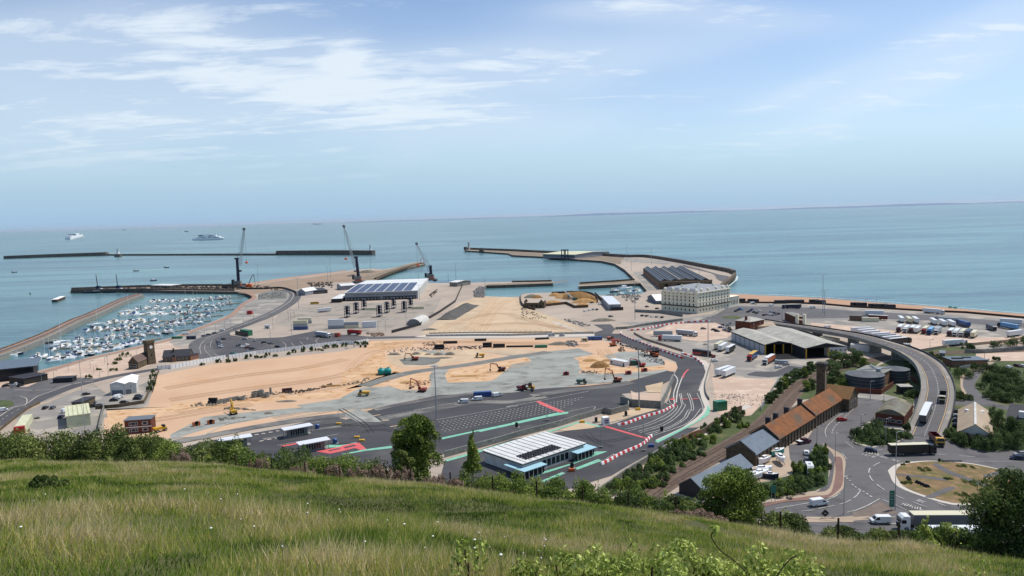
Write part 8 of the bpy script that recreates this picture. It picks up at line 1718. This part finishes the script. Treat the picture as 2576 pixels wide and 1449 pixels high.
HB = [(-40, 1085, 78, 200, 9000, .11, 'olive', 'olive bush at the left edge of the picture'), (130, 1062, 77, 240, 14000, .11, 'olive', 'tallest olive thicket on the left, below the prefab yard'), (260, 1078, 75, 220, 12000, .11, 'olive', 'olive bush right of the tallest thicket'), (360, 1092, 73, 150, 9000, .1, 'olive', 'dull green bush in front of the sand'),
 (430, 1100, 72, 130, 9000, .09, 'bright', 'bright green bush below the brick cabin'), (520, 1112, 70, 160, 9000, .09, 'olive', 'olive bush right of the bright green one'), (600, 1125, 69, 130, 8000, .09, 'bright', 'yellow green bush beneath the first booth'), (690, 1140, 67, 170, 9000, .09, 'dark', 'dark bush between the first two booths'),
 (790, 1150, 66, 190, 11000, .09, 'bright', 'fresh green bramble below the red lane boxes'), (900, 1162, 64, 150, 8000, .09, 'olive', 'olive bramble below the mint strip'), (980, 1172, 63, 120, 6000, .09, 'olive', 'low olive bramble left of the round tree'), (1160, 1180, 59, 110, 6000, .08, 'olive', 'low bramble right of the round tree'),
 (1235, 1180, 57, 150, 9000, .08, 'bright', 'bright bramble under the pointed tree'), (1330, 1205, 54, 190, 13000, .08, 'bright', 'leafy green mass below the white hall'), (1440, 1212, 52, 160, 10000, .08, 'bright', 'leafy green mass right of the white hall'), (1540, 1225, 50, 170, 11000, .07, 'bright', 'fresh bush below the chevron barriers'), (1640, 1238, 48, 160, 11000, .07, 'dark', 'dark bush beneath the railway'),
 (1740, 1255, 46, 160, 10000, .07, 'olive', 'olive bush left of the tall right hand tree'), (1930, 1290, 43, 150, 9000, .07, 'olive', 'low bush right of the tall tree'), (2060, 1325, 41, 150, 8000, .06, 'olive', 'low scrub beside the second fence post'), (2190, 1335, 40, 150, 8000, .06, 'olive', 'scrub in front of the white van'),
 (2290, 1335, 38, 170, 11000, .06, 'dark', 'dark scrub hiding the wheels of the grey lorry'), (2390, 1330, 37, 140, 10000, .06, 'bright', 'green scrub right of the grey lorry wheels')]
for i, (px, yt, d, wp, n, s, k, lb) in enumerate(HB):
    hill_plant(px, yt+(12 if 1100 < px < 1950 else 14 if px < 480 else 4), d+3, wp*(1.75 if 480 < px < 1300 else 1.35), int(n*1.7), s, k, lb, 100+i, group=G_B, nb=22)
    if 450 < px < 1950: hill_plant(px+45, yt+16, d+6, wp*1.4, n, s*1.1, 'olive' if i % 2 else 'bright', 'scrub on the slope just behind: '+' '.join(lb.split()[:8]), 150+i, group='bushes behind the cliff edge', nb=20)
# taller ones
def tree_at(px, ytop, ybot, d, wpx, n, s, k, lb, seed, shape='round', nb=16, fill=1.0):
    top = at_depth((px, ytop), d); bot = at_depth((px, ybot), d); h = top.z-bot.z; return plant('tree', bot, wpx*d/F, h, wpx*d/F*.9, n, s, k, lb, 'tree', seed, None, True, shape, nb)
tree_at(1052, 1046, 1200, 67, 150, 26000, .1, 'bright', 'round leafy tree rising before the ferry lanes', 5, nb=40)
tree_at(1190, 1092, 1195, 62, 46, 5000, .08, 'bright', 'narrow pointed young tree right of the round tree', 6, 'cone', 9)
tree_at(1020, 1130, 1200, 62, 60, 4000, .08, 'olive', 'small pale tree in front of the round tree', 7, 'round', 8)
tree_at(1845, 1175, 1345, 45, 200, 26000, .07, 'bright', 'broad tree hiding the right end of the boat shed', 8, nb=40)
tree_at(2560, 1192, 1480, 33, 270, 34000, .06, 'dark', 'big dark leafy tree at the lower right corner', 9, nb=46)
tree_at(2640, 1175, 1480, 34, 170, 16000, .06, 'dark', 'dark tree cut off by the right edge', 10, nb=30)
tree_at(2330, 1308, 1400, 36, 60, 4000, .05, 'lime', 'spindly light green sapling before the grey lorry', 12, 'cone', 9)
hill_plant(125, 1196, 31, 85, 5000, .06, 'dark', 'lone dark bramble clump in the meadow', 201)
for i, (px, yt, d, wp) in enumerate(((655, 1148, 66, 50), (760, 1162, 64, 70), (840, 1166, 62, 50), (900, 1172, 60, 60), (955, 1168, 58, 70), (1015, 1178, 57, 60), (1090, 1195, 55, 60), (1150, 1202, 54, 50), (460, 1128, 70, 50), (1725, 1300, 43, 110), (1790, 1312, 42, 80))):
    hill_plant(px, yt, d, wp, 4200, .035, 'dead', 'pinkish grey heap of dead stems on the cliff edge', 300+i, group='dead stem heaps', name='dead_scrub', cat='scrub')
# bright leafy sprigs close to the camera
for i, (px, yt, d, wp, n) in enumerate(((1690, 1388, 8.5, 360, 1700), (1420, 1405, 8.2, 280, 800), (1870, 1395, 8.3, 260, 800), (2010, 1400, 8.4, 160, 450), (1170, 1395, 8.4, 90, 160), (1610, 1395, 7.8, 260, 1000), (2440, 1385, 8.6, 150, 160))):
    hill_plant(px, yt, d, wp, int(n*1.5), .026, 'lime', ('lime green leafy shrub at the bottom centre', 'lime sprigs left of the bottom shrub', 'lime sprigs right of the bottom shrub', 'sparse lime sprigs near the right third', 'single lime sprig left of centre', 'front lime sprigs at the picture bottom', 'lone pale sprig at the lower right')[i], 400+i, name='leafy_sprig', cat='plant', depth=.7, nb=18)
def stalk(pts, d, lb, seed):
    P = [at_depth(p, d) for p in L(pts)]; r_ = empty('bent_stalk', P[0], 0, lb, 'plant'); b = MB()
    Q = spline([(p.x, p.z) for p in P], 5)
    for i in range(len(Q)-1): b.tube((Q[i][0]-P[0].x, 0, Q[i][1]-P[0].z), (Q[i+1][0]-P[0].x, 0, Q[i+1][1]-P[0].z), .007, bark, .006, 5)
    b.build('stem', r_); rg = np.random.default_rng(seed); q = Q[-1]; V, t = leaves(rg, np.array([[q[0]-P[0].x, 0, q[1]-P[0].z, .07, .07, .07]]), 14, .03, .2); link('leaf_tuft', np_mesh('leaf', V, 4, t, LM['lime']), r_)
stalk('E4 960,1400 870,1300 700,1150 560,1050 440,880 420,790 470,745', 7.6, 'long arching dark stem with a pale tuft', 1); stalk('E4 1420,1449 1520,1300 1620,1180 1740,1110', 7.6, 'shorter leaning stem right of the arching one', 2)
# white umbels
def umbels():
    rg = np.random.default_rng(9); V = []; m = M['white']
    b = MB()
    for k in range(46):
        r = rg.uniform(8, 22); th = rg.uniform(-.65, .1); x, y = math.sin(th)*r, math.cos(th)*r; z = float(hz(np.array([x]), np.array([y]))[0])+rg.uniform(.2, .36)
        b.tube((x, y, z-.5), (x, y, z), .004, MATS.get('stem_green') or mat('stem_green', '56662E'), n=3); s = rg.uniform(.01, .024)
        b.lathe([(0.001, 0), (s, .012), (s*.6, .02), (.001, .024)], (x, y, z), m, 7)
    tag(b.build('meadow_flowers'), 'tiny white flower heads scattered in the grass', 'flowers', kind='stuff')
umbels()
# fence along the cliff edge
POSTS = [(436, 70), (515, 68), (598, 66), (688, 64), (771, 62.5), (857, 60.5), (946, 58), (1035, 56), (1134, 54), (1240, 52), (1350, 50), (1465, 48), (1580, 46), (1700, 44), (1820, 42.5), (1963, 40), (2109, 38.6), (2262, 37.4), (2406, 36)]
def fence():
    pm = mat('fence_post_wood', '3E3226', .9); tops = []
    for i, (px, d) in enumerate(POSTS):
        q = at_depth((px, 1250), d+.8); b = on_hill(q.x, q.y); hh = 1.35; tag(MB().tube((0, 0, -.3), (.02, 0, hh), .065, pm, .055, 7).build('fence_post', None, b), 'weathered round timber post of the cliff edge fence', 'fence post', 'cliff edge fence posts'); tops.append(b)
    for k in range(3):
        w_ = MB(); 
        for a, c in zip(tops, tops[1:]): w_.tube(a-tops[0]+Vector((0, 0, .45+.35*k)), c-tops[0]+Vector((0, 0, .45+.35*k)), .008, B_['steel'], n=3)
        tag(w_.build('fence_wire', None, tops[0]), ('lowest', 'middle', 'top')[k]+' wire strung between the cliff edge posts', 'wire')
hill_plant(2450, 1345, 36, 150, 9000, .055, 'dark', 'dark scrub between the grey lorry and the corner tree', 330, nb=20)
hill_plant(2540, 1390, 33, 200, 11000, .05, 'olive', 'olive scrub beneath the dark corner tree', 331, nb=22)
fence()
# ------------------------------------------------------------------ trees and shrubs in the town
def town(s, wpx, hpx, n, k, lb, seed, shape='round', name='tree', cat='tree', size=.28, group=None, nb=10, asp=.8):
    p = L(s)[0]; c = mpp(p); w_ = wpx*c*(1.25 if 'ground' not in name and size < .3 else 1); hpx *= 1.15; return plant(name, at_xy(G(p)), w_, hpx*c*1.08, w_*asp, n, size, k, lb, cat, seed, group, shape != 'low', shape, nb)
T = [('B4 2300,760', 40, 26), ('B4 2430,800', 40, 26), ('B4 2560,760', 44, 30), ('B5 60,720', 40, 22), ('B5 150,790', 34, 18), ('B4 2260,900', 40, 26), ('B4 2330,1010', 40, 30), ('B4 2250,1080', 36, 24), ('B4 2400,1100', 30, 18), ('B4 2120,900', 22, 18), ('B4 1960,850', 26, 18), ('B4 1880,900', 24, 16), ('B4 1830,950', 24, 18), ('B4 1740,960', 24, 18), ('B4 1660,1010', 26, 20),
     ('B4 1580,1060', 28, 22), ('B4 1530,1120', 28, 22), ('B4 1470,1180', 28, 22), ('B4 1380,1250', 22, 14), ('B4 1320,1330', 26, 18), ('B4 1880,1150', 30, 20), ('B4 1960,1120', 26, 20)]
for i, (s, w_, h) in enumerate(T): town(s, w_*1.15, h*1.1, 2600, 'town' if i % 4 else 'bright', 'dark green bushy tree between the railway and the storage tanks', 500+i, group='trees along the railway')
T = [('C4 80,560', 30, 12), ('C4 180,620', 40, 12), ('C4 420,400', 34, 12), ('C4 560,320', 30, 14), ('C4 700,240', 30, 14), ('C4 850,160', 26, 14), ('C3 2500,640', 40, 14), ('C3 2380,760', 40, 16), ('C3 2250,860', 40, 16), ('C3 2120,950', 42, 18), ('C3 1980,1050', 42, 18), ('C3 1850,1140', 44, 18), ('C3 1720,1230', 46, 16), ('C4 -40,700', 34, 8), ('C3 2200,1100', 44, 12), ('C3 2050,1200', 44, 12), ('C4 60,800', 40, 8), ('C4 200,760', 30, 8), ('C4 920,330', 20, 8), ('C3 2300,980', 40, 12), ('C3 2430,900', 40, 10), ('C3 1900,1250', 50, 12), ('C3 1650,1290', 50, 14), ('C3 2150,1180', 44, 10), ('C4 330,540', 40, 12), ('C4 20,640', 40, 12), ('C3 2540,760', 40, 12)]
for i, (s, w_, h) in enumerate(T): town(s, w_*1.2, h*1.25, 3200, 'town' if i % 3 else 'bright', 'low bush on the bank between the lanes and railway', 600+i, 'low', 'bush', 'bush', .22, 'bushes on the railway bank')
T = [('C5 150,480', 50, 22), ('C5 300,440', 56, 30), ('C5 420,540', 50, 24), ('C5 560,520', 50, 22), ('C5 700,500', 44, 16), ('C5 830,400', 20, 18), ('C5 250,570', 60, 14), ('C5 450,590', 60, 12)]
for i, (s, w_, h) in enumerate(T): town(s, w_, h, 2600, 'town', 'dense shrub in the kerbed bed left of the viaduct foot', 700+i, 'low', 'shrub', 'shrub', .2, 'shrubs in the kerbed bed')
T = [('C5 1480,460', 36, 18), ('C5 1600,540', 50, 22), ('C5 1760,590', 56, 24), ('C5 1930,650', 56, 24), ('C5 2080,640', 60, 30), ('C5 2200,600', 60, 34), ('C5 2400,640', 60, 36), ('C5 2560,600', 60, 44), ('C5 2180,430', 40, 50), ('C5 2120,300', 30, 36), ('C5 2060,520', 40, 24), ('C5 2500,420', 50, 30)]
for i, (s, w_, h) in enumerate(T): town(s, w_, h, 2800, 'town', 'dense shrub between the beige hall and roundabout', 720+i, 'low' if i != 8 else 'round', 'shrub', 'shrub', .22, 'shrubs below the beige hall')
T = [('C4 2080,720', 30, 18), ('C4 2040,860', 36, 20), ('C4 2120,960', 36, 20), ('C4 2080,1080', 44, 20), ('C4 1960,1180', 50, 20), ('C4 1800,1240', 56, 24), ('C4 1640,1240', 56, 20), ('C4 1480,1290', 56, 18), ('C4 1320,1300', 56, 20), ('C4 1740,1010', 34, 24), ('C4 1180,1300', 50, 18), ('E4 1300,230', 50, 22), ('E4 1500,230', 50, 16), ('E4 1700,170', 50, 16)]
for i, (s, w_, h) in enumerate(T): town(s, w_, h, 2800, 'town' if i % 3 else 'bright', 'leafy shrub inside the curved pavement', 740+i, 'low', 'shrub', 'shrub', .2, 'shrubs inside the curved pavement')
T = [('B5 1600,950', 50, 16), ('B5 1540,900', 40, 14), ('B5 1560,1270', 36, 16), ('B5 1640,1280', 36, 14), ('B5 780,1250', 28, 12), ('B5 860,1230', 28, 14), ('B5 1150,640', 26, 12), ('B5 1260,680', 22, 10), ('B5 1560,470', 20, 8), ('B5 1700,500', 26, 10), ('B5 1740,520', 22, 10), ('B5 2200,490', 34, 12), ('B5 2400,480', 34, 16), ('B5 2520,450', 34, 16), ('B5 2150,690', 14, 8), ('B5 1850,700', 20, 6), ('B5 900,780', 36, 22), ('B5 840,860', 30, 18)]
for i, (s, w_, h) in enumerate(T): town(s, w_, h, 1500, 'town', 'green shrub on rough ground right of the viaduct', 760+i, 'low', 'shrub', 'shrub', .24, 'shrubs right of the viaduct')
for j in range(22):
    a = j % 6; r_ = j//6; s = f'B5 {2000+a*100+r_*30},{860+r_*130+a*22}'; town(s, 44, 18, 2000, 'town', 'dense bush on the green slope under the terrace', 780+j, 'low', 'bush', 'bush', .24, 'bushes under the terrace')
T = [('B0 2330,870', 14, 7), ('B0 2310,960', 18, 12), ('B0 2290,1080', 20, 14), ('B0 2260,1160', 16, 12), ('B1 470,765', 12, 6), ('B1 720,725', 16, 8), ('B1 860,720', 16, 10), ('B1 970,705', 12, 7), ('B1 1180,665', 18, 10), ('B1 1290,655', 14, 6), ('B1 1465,620', 12, 7), ('B1 1770,605', 14, 6), ('B1 1860,575', 12, 8), ('B1 2000,560', 16, 12), ('B1 2150,550', 18, 10), ('B1 2350,510', 20, 8), ('B1 2480,500', 18, 8), ('B2 60,480', 18, 8), ('B2 230,460', 16, 8), ('B2 350,455', 18, 8), ('B2 330,495', 16, 6), ('B1 1600,630', 18, 5), ('B1 1400,650', 18, 5), ('B1 2250,545', 18, 5)]
for i, (s, w_, h) in enumerate(T): town(s, w_, h, 700, 'town', 'small dark bush at the foot of the white hoarding', 820+i, 'low', 'bush', 'bush', .3, 'bushes below the white hoarding', 8, .5)
T = [('B0 1880,640', 24, 10), ('B0 1790,690', 16, 6), ('B0 1700,750', 18, 5), ('B0 1720,850', 16, 6), ('B0 1490,835', 12, 5), ('B0 1340,960', 12, 8), ('C0 560,200', 10, 3)]
for i, (s, w_, h) in enumerate(T): town(s, w_, h, 700, 'dark', 'planted clump on the promenade plaza', 850+i, 'low', 'bush', 'bush', .25, 'clumps on the promenade plaza', 8, .6)
T = [('C5 1080,980', 34, 5), ('C5 1700,940', 40, 5), ('C5 800,1180', 30, 5), ('C5 1850,1180', 60, 5), ('C5 1430,1120', 20, 5), ('C5 2350,1200', 60, 14), ('C5 2450,1330', 60, 20), ('C5 2150,1400', 60, 14), ('C5 1700,1360', 50, 6), ('C5 760,905', 12, 5), ('C5 820,870', 10, 5), ('C5 1320,850', 10, 7), ('C5 2230,1000', 16, 6)]
for i, (s, w_, h) in enumerate(T): town(s, w_, h, 1000, 'olive', 'low green patch on the planted island', 860+i, 'low', 'ground_shrub', 'shrub', .14, 'green patches on the planted island')
# ------------------------------------------------------------------ labels that still coincide get their place
def finish():
    ONES = ['', 'one', 'two', 'three', 'four', 'five', 'six', 'seven', 'eight', 'nine']
    OR = ['leftmost', 'second', 'third', 'fourth', 'fifth', 'sixth', 'seventh', 'eighth', 'ninth', 'tenth', 'eleventh', 'twelfth', 'thirteenth', 'fourteenth', 'fifteenth', 'sixteenth', 'seventeenth', 'eighteenth', 'nineteenth', 'twentieth']
    D_ = {}
    for o in list(sc.objects):
        if o.parent is None and 'label' in o and o.get('kind') != 'stuff': D_.setdefault(o['label'], []).append(o)
    bpy.context.view_layer.update()
    for lb, os_ in D_.items():
        if len(os_) < 2: continue
        os_ = [o for o in os_]; os_.sort(key=lambda o: proj(o.matrix_world.translation)[0]); n = len(os_)
        for i, o in enumerate(os_):
            if 'group' not in o: o['group'] = lb
            t = OR[0] if i == 0 else ('rightmost' if i == n-1 else (OR[i]+' from the left' if i < 20 else 'twenty-'+OR[i-20].replace('leftmost', 'first')+' from the left'))
            o['label'] = f'{lb}, {t}' if len(lb.split())+len(t.split()) <= 16 else f"{' '.join(lb.split()[:12])}, {t}"
finish()
# ------------------------------------------------------------------ sea haze
def haze():
    b = MB().box(-420000, 420000, -600, 420000, -12, 330, None); me = bpy.data.meshes.new('haze'); me.from_pydata(b.v, [], b.f)
    m = bpy.data.materials.new('sea_haze'); m.use_nodes = True; nt = m.node_tree; nt.nodes.remove(nt.nodes['Principled BSDF']); v = nt.nodes.new('ShaderNodeVolumePrincipled')
    v.inputs['Color'].default_value = (.80, .90, 1, 1); v.inputs['Density'].default_value = HAZE; v.inputs['Anisotropy'].default_value = .2
    nt.links.new(v.outputs[0], nt.nodes['Material Output'].inputs['Volume']); me.materials.append(m); tag(link('haze', me), kind='stuff')
HAZE = 0.8e-5
haze()
